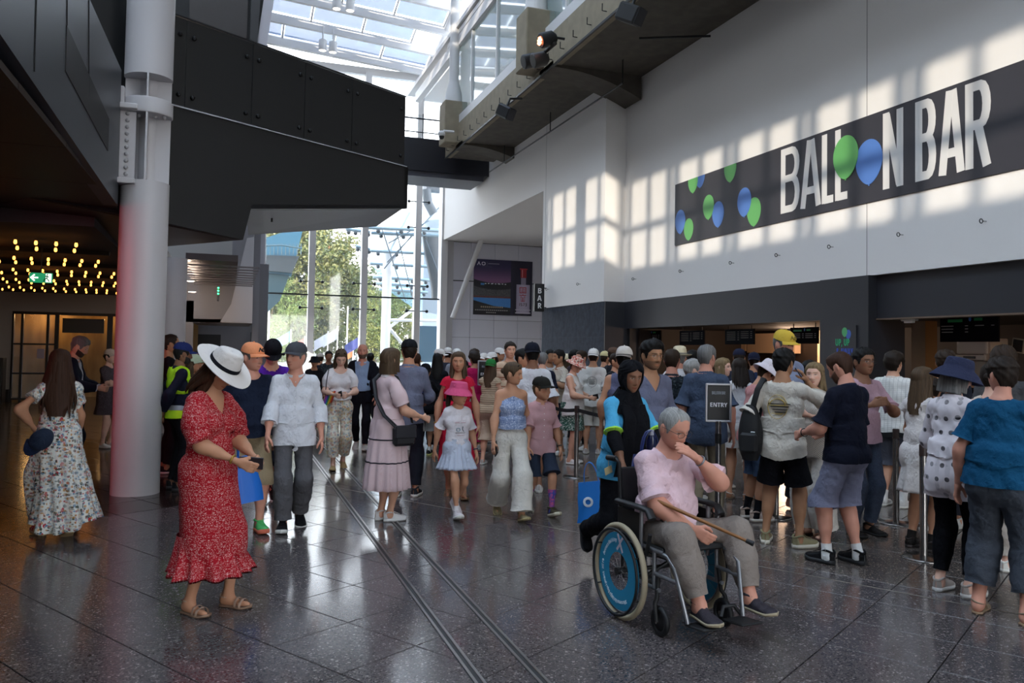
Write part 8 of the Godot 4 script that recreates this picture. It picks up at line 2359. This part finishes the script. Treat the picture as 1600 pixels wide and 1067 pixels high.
	person({"k": "seated", "l": "white haired man in a pink T-shirt sitting in the wheelchair, hand over his mouth", "p": W, "h": 1.72, "to": 34, "hs": 1.08, "skin": "ruddy", "hair": ["thin", "white"], "sit": true, "pel": Vector3(0, -0.37, -0.05), "legs": [Vector3(0.11, 0.245, -0.60), 0.0, Vector3(-0.30, 0.245, -0.56), 0.0, 0.0], "lean": [4, -4, 0], "head": [-4, 18], "fat": 0.55, "glasses": ["clear"], "al": [Vector3(0.055, 1.455, -0.235), Vector3(1.0, -0.9, -0.35), Vector3(0.2, 0.75, 0.6), "relax", Vector3(-0.75, 0.35, 0.15)], "ar": [Vector3(0.05, 1.045, -0.33), Vector3(1, -0.5, 0.6), Vector3(0, 1, 0.2), "hold"], "toes": [14, 4], "watch": ["l", "#8a8a8e"], "shoe": ["loafer", "#38343a", "#a89a80"], "top": {"c": "#d8b9c0", "sl": 0.9, "hem": 0.93, "neck": 0.015, "cuff": 0.025, "fold": 0.009}, "bot": {"c": "#857a72", "len": 1.88, "flare": 0.004, "off": 0.016, "calf": 0.018, "fold": 0.007}})
	var wv := person({"k": "scarf", "l": "woman in a black headscarf and bright blue polo shirt pushing the wheelchair", "p": W + Vector3(0.17, 0, -0.90), "h": 1.68, "f": true, "to": 34, "skin": "brown", "head": [6, 4], "hair": ["bald", "black"], "fine": true, "al": "push", "ar": "push", "legs": [Vector3(0.09, 0.30, 0.36), 66.0, Vector3(-0.07, 0.085, -0.12), 0.0, 0.03], "lean": [8, 0, 0], "shoe": ["sneaker", "#111114", "#161618"], "top": {"c": "#4fa3cc", "sl": 0.85, "hem": 0.82, "collar": "#4fa3cc", "cuff": 0.022, "loose": 0.025, "drape": 0.02, "trim": "#a8e04a", "under": [0.5, 1.55, "#121216"]}, "bot": {"c": "#101014", "len": 1.95, "flare": 0.03}})
	hijab(wv, "scarf", "#121216")

func shirt_print(key: String, kind: String) -> void:   # flat print on the shirt, raised a few millimetres and following the trunk
	var q: Dictionary = spots[key]
	var root: Node3D = null
	for c in get_children():
		if c is Node3D and c.has_meta("category") and c.get_meta("category") == "person" and c.transform.is_equal_approx(q.root): root = c
	if root == null: return
	var T: Transform3D = q.T
	var s: float = q.s
	var sh: Node = root.get_node("shirt")
	var mi := sh as MeshInstance3D
	var arr: Array = mi.mesh.surface_get_arrays(0)
	var vs: PackedVector3Array = arr[Mesh.ARRAY_VERTEX]
	var inv := T.affine_inverse()
	var loc := PackedVector3Array()
	for v in vs: loc.append(inv * (v / s))
	var front := kind == "front"
	var depth := func(x: float, y: float) -> float:   # how far the shirt stands out at this spot
		var best := 0.0
		for p in loc:
			if absf(p.x - x) < 0.035 and absf(p.y - y) < 0.035: best = minf(best, p.z) if front else maxf(best, p.z)
		return best
	var put := func(n: String, pts: Array, w: float, hexc: String) -> void:
		var m := MB.new()
		var pl := PackedVector3Array()
		for p in pts: pl.append((T * Vector3(p.x * (-1 if front else 1), p.y, depth.call(p.x, p.y) + (-0.004 if front else 0.004))) * s)
		m.tube(pl, w * s, 6, true, 0.3, T.basis.z)
		part(sh, n, m, M(hexc, 0.7))
	match kind:
		"round":
			put.call("print_ring", arc(0, 1.22, 0.085, 0.085, 0, 360, 24), 0.006, "#2c2c34")
			for k in 5: put.call("print_line", [Vector2(-0.05, 1.26 - k * 0.02), Vector2(0.05 - 0.01 * (k % 2), 1.265 - k * 0.02)], 0.007, "#33333a")
		"yellow":
			put.call("print_ring", arc(-0.02, 1.25, 0.085, 0.105, 0, 360, 24), 0.006, "#c9a828")
			put.call("print_burger", arc(-0.02, 1.26, 0.07, 0.06, 0, 180, 8), 0.009, "#d4b42e")
			for k in 4: put.call("print_line", [Vector2(-0.10 + k * 0.02, 1.275 - k * 0.024), Vector2(0.09 - k * 0.012, 1.277 - k * 0.024)], 0.013 if k else 0.01, "#1c1b1d")
			put.call("print_line", [Vector2(-0.08, 1.26), Vector2(0.05, 1.262)], 0.007, "#d4b42e")
			put.call("print_line", [Vector2(-0.07, 1.19), Vector2(0.03, 1.19)], 0.006, "#d4b42e")
		"back":
			for k in 5: put.call("print_swirl", [Vector2(-0.085, 1.34 - k * 0.055), Vector2(-0.03, 1.355 - k * 0.055), Vector2(0.02, 1.33 - k * 0.055), Vector2(0.085, 1.345 - k * 0.055)], 0.021, "#2349c4")
		"front":
			for k in 2: put.call("print_word", [Vector2(-0.075 + k * 0.085, 1.265), Vector2(-0.012 + k * 0.085, 1.265)], 0.010, "#c89aa2")
			put.call("print_ball", arc(-0.03, 1.175, 0.026, 0.022, 0, 360, 12), 0.012, "#8fb0bc")
			put.call("print_figure", [Vector2(0.035, 1.215), Vector2(0.028, 1.18), Vector2(0.045, 1.15)], 0.012, "#6a6a6e")
			put.call("print_base", [Vector2(-0.065, 1.135), Vector2(0.065, 1.135)], 0.012, "#77706e")
			put.call("print_word", [Vector2(-0.04, 1.10), Vector2(0.05, 1.10)], 0.008, "#c89aa2")

func make_wheelchair() -> void:
	var W := Vector3(2.72, 0, -4.80)
	var t := deg_to_rad(34.0) - atan2(W.x, -W.z) + PI
	var o := thing("wheelchair", "grey folding wheelchair with bright blue printed discs in its large wheels", "wheelchair", W, t)
	var fr := M("#8f9094", 0.35, 0.7)
	var bk := M("#141416", 0.55)
	var tyre := M("#a89a80", 0.7)
	for sd in [1.0, -1.0]:
		var x: float = 0.295 * sd
		var w := part(o, "rear_wheel", MB.new(), tyre)
		var m := MB.new()
		var ring := PackedVector3Array()
		for i in 49: ring.append(Vector3(x, 0.305 + cos(TAU * i / 48.0) * 0.288, sin(TAU * i / 48.0) * 0.288))
		m.tube(ring, 0.019, 10, false)
		w.mesh = m.mesh()
		for q in [[0.262, 0.008, 0.0, fr, "rim"], [0.268, 0.0095, 0.045, bk, "push_rim"]]:
			var r := MB.new()
			var rg := PackedVector3Array()
			for i in 49: rg.append(Vector3(x + q[2] * sd, 0.305 + cos(TAU * i / 48.0) * q[0], sin(TAU * i / 48.0) * q[0]))
			r.tube(rg, q[1], 8, false)
			part(w, q[4], r, q[3])
		for i in 6:
			var a := TAU * i / 6.0
			part(w, "push_rim_clip", MB.new().tube(PackedVector3Array([Vector3(x, 0.305 + cos(a) * 0.262, sin(a) * 0.262), Vector3(x + 0.045 * sd, 0.305 + cos(a) * 0.267, sin(a) * 0.267)]), 0.005, 6), bk)
		var X := Transform3D(Basis(Vector3.BACK, -PI / 2 * sd), Vector3(x + 0.012 * sd, 0.305, 0))
		part(w, "printed_disc", MB.new().lathe(PackedVector2Array([Vector2(0.12, 0.0), Vector2(0.245, 0.0), Vector2(0.246, 0.003), Vector2(0.119, 0.003)]), 40, X, false), M("#1d8fb8", 0.4))
		# white cross mark and curved lettering on the disc
		var pm := MB.new()
		var Y := Transform3D(Basis(Vector3.UP, PI / 2 * sd), Vector3(x + 0.018 * sd, 0.305, 0)) * Transform3D(Basis(Vector3.BACK, -0.12), Vector3.ZERO)
		for q in [[Vector2(-0.035, 0.235), Vector2(0.0, 0.185), Vector2(0.035, 0.235)], [Vector2(-0.035, 0.13), Vector2(0.0, 0.178), Vector2(0.035, 0.13)]]: stroke(pm, q, 0.017, 0.002, Y)
		part(w, "cross_mark", pm, M("#e2d6e0", 0.5))
		for side in [[2.2, "Accessibility"], [-1.6, "XAccessibleAU"], [0.5 + PI, "My Equipment Hire"]]:
			var txt: String = side[1]
			for i in txt.length():
				if txt[i] == " ": continue
				var a: float = side[0] - (i - txt.length() / 2.0) * 0.085
				var tm := text_mesh(txt[i], 0.022, 0.002)
				var lt := part(w, "disc_letter", tm, M("#d8e8f0", 0.5))
				lt.transform = Transform3D(Basis(Vector3.UP, PI / 2 * sd), Vector3(x + 0.0165 * sd, 0.305, 0)) * Transform3D(Basis(Vector3.BACK, a - PI / 2), Vector3(cos(a) * 0.196, sin(a) * 0.196, 0))
		part(w, "hub", MB.new().tube(PackedVector3Array([Vector3(x - 0.03 * sd, 0.305, 0), Vector3(x + 0.03 * sd, 0.305, 0)]), 0.025, 12), bk)
		for i in 18:
			var a := TAU * i / 18.0
			var b := a + (0.5 if i % 2 else -0.5)
			part(w, "spoke", MB.new().tube(PackedVector3Array([Vector3(x + 0.01 * sd, 0.305 + cos(b) * 0.024, sin(b) * 0.024), Vector3(x, 0.305 + cos(a) * 0.262, sin(a) * 0.262)]), 0.0016, 4, false), steel)
		# front castor
		var c := part(o, "castor", MB.new(), bk)
		m = MB.new()
		var cr := PackedVector3Array()
		for i in 25: cr.append(Vector3(0.235 * sd, 0.09 + cos(TAU * i / 24.0) * 0.072, -0.37 + sin(TAU * i / 24.0) * 0.072))
		m.tube(cr, 0.018, 8, false)
		m.lathe(PackedVector2Array([Vector2(0.002, -0.01), Vector2(0.065, -0.008), Vector2(0.065, 0.008), Vector2(0.002, 0.01)]), 20, Transform3D(Basis(Vector3.BACK, PI / 2), Vector3(0.235 * sd, 0.09, -0.37)))
		c.mesh = m.mesh()
		part(c, "fork", MB.new().tube(PackedVector3Array([Vector3(0.262 * sd, 0.09, -0.37), Vector3(0.262 * sd, 0.19, -0.35), Vector3(0.24 * sd, 0.22, -0.34), Vector3(0.225 * sd, 0.36, -0.33)]), 0.014, 8), bk)
		part(c, "axle", MB.new().tube(PackedVector3Array([Vector3(0.205 * sd, 0.09, -0.37), Vector3(0.268 * sd, 0.09, -0.37)]), 0.012, 8), steel)
		# side frame: tubes
		for q in [["seat_rail", [Vector3(0.235, 0.50, 0.10), Vector3(0.235, 0.50, -0.40)], fr], ["lower_rail", [Vector3(0.235, 0.27, 0.06), Vector3(0.235, 0.27, -0.36)], fr], ["front_post", [Vector3(0.235, 0.27, -0.30), Vector3(0.235, 0.50, -0.30)], fr], ["rear_post", [Vector3(0.235, 0.24, 0.06), Vector3(0.235, 0.98, 0.13), Vector3(0.235, 1.0, 0.17), Vector3(0.235, 1.0, 0.24)], bk], ["leg_tube", [Vector3(0.235, 0.50, -0.34), Vector3(0.235, 0.49, -0.44), Vector3(0.235, 0.44, -0.51), Vector3(0.20, 0.14, -0.60)], fr], ["brace", [Vector3(0.235, 0.36, -0.30), Vector3(0.228, 0.36, -0.53)], fr], ["arm_post", [Vector3(0.255, 0.40, -0.18), Vector3(0.255, 0.72, -0.18)], fr], ["brake_lever", [Vector3(0.255, 0.46, -0.24), Vector3(0.275, 0.60, -0.31)], bk]]:
			var pts := PackedVector3Array()
			for p in q[1]: pts.append(p * Vector3(sd, 1, 1))
			part(o, q[0], MB.new().tube(pts, 0.0125, 10), q[2])
		part(o, "hand_grip", MB.new().tube(PackedVector3Array([Vector3(0.235 * sd, 1.0, 0.17), Vector3(0.235 * sd, 0.995, 0.28)]), 0.019, 10), bk)
		part(o, "armrest", MB.new().tube(PackedVector3Array([Vector3(0.26 * sd, 0.735, 0.10), Vector3(0.26 * sd, 0.74, -0.20), Vector3(0.26 * sd, 0.735, -0.27), Vector3(0.26 * sd, 0.69, -0.31)]), 0.03, 10, true, 0.6, Vector3.RIGHT), bk)
		part(o, "skirt_guard", MB.new().cbox(Vector3(0.25 * sd, 0.6, -0.04), Vector3(0.008, 0.20, 0.30), 0.003), bk)
		part(o, "footplate", MB.new().cbox(Vector3(0.125 * sd + (0.0 if sd > 0 else -0.02), 0.135, -0.66), Vector3(0.155, 0.016, 0.19), 0.006, Basis(Vector3.RIGHT, 0.12)), bk)
		part(o, "heel_loop", MB.new().tube(PackedVector3Array([Vector3(0.06 * sd, 0.14, -0.57), Vector3(0.10 * sd, 0.19, -0.54), Vector3(0.18 * sd, 0.19, -0.54), Vector3(0.21 * sd, 0.14, -0.57)]), 0.012, 8), bk)
	for q in [[1, -1], [-1, 1]]: part(o, "cross_brace", MB.new().tube(PackedVector3Array([Vector3(0.23 * q[0], 0.27, -0.12), Vector3(0.23 * q[1], 0.48, -0.14)]), 0.0125, 8), bk)
	part(o, "axle_bar", MB.new().tube(PackedVector3Array([Vector3(-0.28, 0.305, 0), Vector3(0.28, 0.305, 0)]), 0.014, 8), bk)
	part(o, "seat", MB.new().cbox(Vector3(0, 0.505, -0.15), Vector3(0.46, 0.035, 0.46), 0.012), bk)
	part(o, "backrest", MB.new().cbox(Vector3(0, 0.74, 0.115), Vector3(0.45, 0.42, 0.025), 0.01, Basis(Vector3.RIGHT, 0.1)), bk)
	# the walking stick across his lap
	var R := o.transform
	var cane := thing("walking_stick", "brown wooden walking stick lying across the lap of the seated man", "walking stick", R * Vector3(0, 0.72, -0.35))
	var a := o.basis * Vector3(0.24, 0.10, 0.18)
	var b := o.basis * Vector3(-0.13, -0.10, -0.36)
	part(cane, "shaft", MB.new().tube(PackedVector3Array([a, b]), [0.013, 0.0095], 10), M("#8a5a2e", 0.45))
	part(cane, "ferrule", MB.new().tube(PackedVector3Array([b, b + (b - a).normalized() * 0.045]), [0.013, 0.016], 10), M("#161618", 0.6))
	tote("blue tote bag with a white ring hanging behind the wheelchair", Vector3(2.870, 0.638, -6.196), -0.5, 0.30, 0.32, 0.12, "#1d74c4", true, 0.14)
	var tagp := thing("paper_tag", "small cream paper tag tied to the wheelchair handle", "tag", R * Vector3(0.24, 0.955, 0.26))
	part(tagp, "card", MB.new().cbox(Vector3(0, -0.045, 0), Vector3(0.075, 0.05, 0.004), 0.001, Basis(Vector3.UP, 0.4) * Basis(Vector3.BACK, 0.25)), M("#cfc08e", 0.7))
	part(tagp, "string", MB.new().tube(PackedVector3Array([Vector3(0, -0.02, 0), Vector3(0, 0.04, 0)]), 0.002, 4), M("#cfc08e", 0.7))
	tote("dark blue bag behind the seated man on the back of the wheelchair", R * Vector3(-0.05, 1.02, 0.20), t, 0.34, 0.34, 0.14, "#1b2c66", false)
	var bt := thing("water_bottle", "dark water bottle with a pale cap standing in the bag behind the wheelchair", "bottle", R * Vector3(-0.06, 0.98, 0.20))
	part(bt, "bottle", MB.new().lathe(PackedVector2Array([Vector2(0.034, 0), Vector2(0.036, 0.01), Vector2(0.036, 0.13), Vector2(0.02, 0.17)]), 16), M("#1a2040", 0.2))
	part(bt, "cap", MB.new().lathe(PackedVector2Array([Vector2(0.021, 0.165), Vector2(0.021, 0.2), Vector2(0.015, 0.205)]), 14), M("#9a9aa4", 0.4))

func stanchion(label: String, at: Vector3, h := 0.97) -> Node3D:
	var o := thing("queue_post", label, "barrier post", at)
	part(o, "base", MB.new().lathe(PackedVector2Array([Vector2(0.18, 0.0), Vector2(0.18, 0.008), Vector2(0.17, 0.016), Vector2(0.04, 0.028), Vector2(0.03, 0.03)]), 36), M("#8b8784", 0.18, 0.95))
	part(o, "tube", MB.new().lathe(PackedVector2Array([Vector2(0.031, 0.02), Vector2(0.031, h - 0.10)]), 24), M("#a9a5a2", 0.2, 0.95))
	part(o, "belt_head", MB.new().lathe(PackedVector2Array([Vector2(0.034, h - 0.10), Vector2(0.034, h - 0.01), Vector2(0.028, h)]), 24), M("#3a2c28", 0.4))
	return o

func belt(label: String, a: Vector3, b: Vector3, h := 0.91) -> void:
	var m := MB.new()
	var rows := []
	for j in 2:
		var row := PackedVector3Array()
		for i in 9:
			var f := i / 8.0
			row.append(a.lerp(b, f) + Vector3(0, h + (0.025 if j else -0.025) - 0.03 * sin(f * PI), 0))
		rows.append(row)
	m.grid(rows, false)
	var back := []
	var off := (b - a).cross(Vector3.UP).normalized() * 0.003
	for r in rows:
		var q := PackedVector3Array()
		for p in r: q.append(p + off)
		q.reverse()
		back.append(q)
	m.grid(back, false)
	single("queue_belt", label, "barrier belt", m, M("#141417", 0.7))

func sign_stand(label: String, at: Vector3, face: float, h: float, w: float, ht: float) -> void:
	var o := thing("sign_stand", label, "sign", at, face)
	part(o, "base", MB.new().lathe(PackedVector2Array([Vector2(0.17, 0.0), Vector2(0.17, 0.008), Vector2(0.16, 0.016), Vector2(0.03, 0.028)]), 32), M("#8b8784", 0.18, 0.95))
	part(o, "pole", MB.new().lathe(PackedVector2Array([Vector2(0.028, 0.02), Vector2(0.028, h - ht)]), 20), M("#6e6c6e", 0.22, 0.9))
	part(o, "belt_head", MB.new().lathe(PackedVector2Array([Vector2(0.032, 0.86), Vector2(0.032, 0.95)]), 20), black)
	var y := h - ht / 2
	part(o, "backing", MB.new().cbox(Vector3(0, y, 0), Vector3(w - 0.02, ht - 0.02, 0.012), 0.004), M("#0f0f12", 0.4))
	for q in [[Vector3(0, y + ht / 2, 0.004), Vector3(w, 0.022, 0.024)], [Vector3(0, y - ht / 2, 0.004), Vector3(w, 0.022, 0.024)], [Vector3(-w / 2, y, 0.004), Vector3(0.022, ht + 0.02, 0.024)], [Vector3(w / 2, y, 0.004), Vector3(0.022, ht + 0.02, 0.024)]]:
		part(o, "frame", MB.new().cbox(q[0], q[1], 0.007), M("#b4b2b6", 0.3, 0.6))
	lettering(o, "lettering", "ENTRY", ht * 0.115, M("#e8e6ea", 0.6), Transform3D(Basis(), Vector3(0, y - 0.02, 0.008)), 0.95)
	lettering(o, "bar_name", "BALLOON BAR", ht * 0.085, M("#9fa2aa", 0.6), Transform3D(Basis(), Vector3(0, y + ht * 0.27, 0.008)), 0.45)

func make_objects() -> void:
	sign_stand("ENTRY sign in a silver frame on a steel post behind the wheelchair", Vector3(4.440, 0.000, -6.728), -0.44, 1.42, 0.225, 0.35)
	sign_stand("small ENTRY sign on a thin post left of the blue halter top", Vector3(4.084, 0.000, -13.074), -0.2, 1.52, 0.26, 0.40)
	var p1: Vector3 = Vector3(4.516, 0.000, -10.249)
	var p2: Vector3 = Vector3(6.548, 0.000, -6.682)
	var p3: Vector3 = Vector3(5.650, 0.000, -5.462)
	var p4: Vector3 = Vector3(5.496, 0.000, -7.249)
	var s := [stanchion("steel queue post left of the blue polo shirt", p1), stanchion("steel queue post on a round base between the navy polo and the checked shirt", p2), stanchion("steel queue post half hidden by the polka dot blouse and black trousers", p3), stanchion("steel queue post behind the legs of the phoning man", p4)]
	belt("black queue belt from the left post towards the crowd at left", p1, Vector3(4.400, 0.000, -10.970))
	belt("black queue belt from the left post to the right behind the blue polo", p1, Vector3(4.650, 0.000, -8.552))
	belt("black queue belt behind the cream T-shirt and the blonde woman", p4, p2)
	belt("black queue belt from the middle post towards the polka dot blouse", p2, p2 + Vector3(0.5, 0, 1.2))
	belt("black queue belt from the post behind the black trousers to the right", p3, p3 + Vector3(0.9, 0, 0.5))
	# what people carry
	var q: Dictionary = spots["pack"]
	var R: Transform3D = q.root
	var bp := thing("backpack", "black backpack hanging from one shoulder of the phoning man", "backpack", R * Vector3(-0.25, 1.06, 0.15), R.basis.get_euler().y)
	var m := MB.new()
	var rows := []
	for j in 11:
		var f := j / 10.0
		var y := lerpf(-0.30, 0.20, f)
		var w := 0.125 * pow(sin(lerpf(0.3, 2.95, f)), 0.5) * lerpf(1.0, 0.8, f)
		var row := PackedVector3Array()
		for i in 24:
			var an := -TAU * i / 24.0
			row.append(Vector3(signf(cos(an)) * pow(absf(cos(an)), 0.85) * w * 0.95, y, signf(sin(an)) * pow(absf(sin(an)), 0.85) * w * 0.7))
		rows.append(row)
	m.grid(rows, true, true, true)
	part(bp, "body", m, M("#101013", 0.7))
	part(bp, "pocket", MB.new().cbox(Vector3(0, -0.14, 0.075), Vector3(0.16, 0.18, 0.05), 0.022), M("#131316", 0.7))
	part(bp, "strap", MB.new().tube(PackedVector3Array([Vector3(0.02, 0.16, 0.02), Vector3(0.07, 0.34, 0.04), Vector3(0.10, 0.44, -0.06), Vector3(0.09, 0.40, -0.16), Vector3(0.04, 0.2, -0.22), Vector3(0.0, -0.1, -0.14)]), 0.026, 8, true, 0.25, Vector3.RIGHT), M("#0d0d10", 0.7))
	part(bp, "zip_pull", MB.new().cbox(Vector3(0.05, -0.04, 0.115), Vector3(0.04, 0.012, 0.006), 0.002), steel)
	# crossbody bag of the woman in white
	q = spots["white"]; R = q.root
	var cb := thing("handbag", "small black crossbody handbag at the hip of the woman in the white dress", "bag", R * Vector3(0.24, 0.86, -0.05), R.basis.get_euler().y)
	part(cb, "body", MB.new().cbox(Vector3(0, 0, 0), Vector3(0.08, 0.20, 0.24), 0.03), M("#16151a", 0.5))
	part(cb, "flap", MB.new().cbox(Vector3(0.035, 0.04, 0), Vector3(0.025, 0.13, 0.235), 0.01), M("#1d1c22", 0.45))
	part(cb, "strap", MB.new().tube(PackedVector3Array([Vector3(0.0, 0.09, 0.09), Vector3(-0.06, 0.2, 0.19), Vector3(-0.2, 0.36, 0.21), Vector3(-0.33, 0.53, 0.17), Vector3(-0.37, 0.62, 0.05), Vector3(-0.34, 0.56, -0.10), Vector3(-0.2, 0.36, -0.14), Vector3(-0.02, 0.12, -0.10)]), 0.022, 6, true, 0.25, Vector3.BACK), M("#121116", 0.5))
	# rainbow pouch
	q = spots["pants"]; R = q.root
	var rp := thing("pouch", "small rainbow striped pouch hanging at the hip of the woman in patterned trousers", "bag", R * Vector3(0.16, 0.98, -0.14), R.basis.get_euler().y + 0.3)
	var cols := ["#7a2f8a", "#2c4fa8", "#3a9a4c", "#e0c83a", "#e08a2e", "#c8352e"]
	for i in 6: part(rp, "stripe", MB.new().cbox(Vector3(0.055 - i * 0.023, -0.02 + i * 0.012, 0), Vector3(0.024, 0.17, 0.03), 0.004, Basis(Vector3.BACK, 0.35)), M(cols[i], 0.7))
	part(rp, "strap", MB.new().tube(PackedVector3Array([Vector3(0.05, 0.07, 0.0), Vector3(0.03, 0.25, 0.02), Vector3(-0.04, 0.45, 0.12)]), 0.006, 6), black)
	# trucker cap clipped at the hip of the woman in the floral dress
	q = spots["floral"]; R = q.root
	var cp := thing("hung_cap", "navy and white mesh cap hanging at the hip of the woman in the floral dress", "cap", R * Vector3(-0.19, 0.88, 0.17), R.basis.get_euler().y)
	hat(cp, ["cap", "#2a3448", "#1d2740"], Transform3D(Basis(Vector3.RIGHT, 1.9) * Basis(Vector3.UP, 2.6), Vector3(0, 0.02, 0.0)).scaled_local(Vector3.ONE * 0.95), true)
	# kiosk
	var kz := thing("info_kiosk", "slim kiosk with a bright screen beside the grey stone pier", "kiosk", Vector3(8.824, 0.000, -20.765))
	part(kz, "pillar", MB.new().cbox(Vector3(0, 0.75, -0.05), Vector3(0.5, 1.5, 0.12), 0.03), M("#c8c8cc", 0.5))
	part(kz, "screen", MB.new().cbox(Vector3(0, 1.2, 0.02), Vector3(0.42, 0.62, 0.02), 0.005), M("#7d93a8", 0.3, 0.0, {"emission_enabled": true, "emission": Color("#7d93a8"), "emission_energy_multiplier": 0.6}))
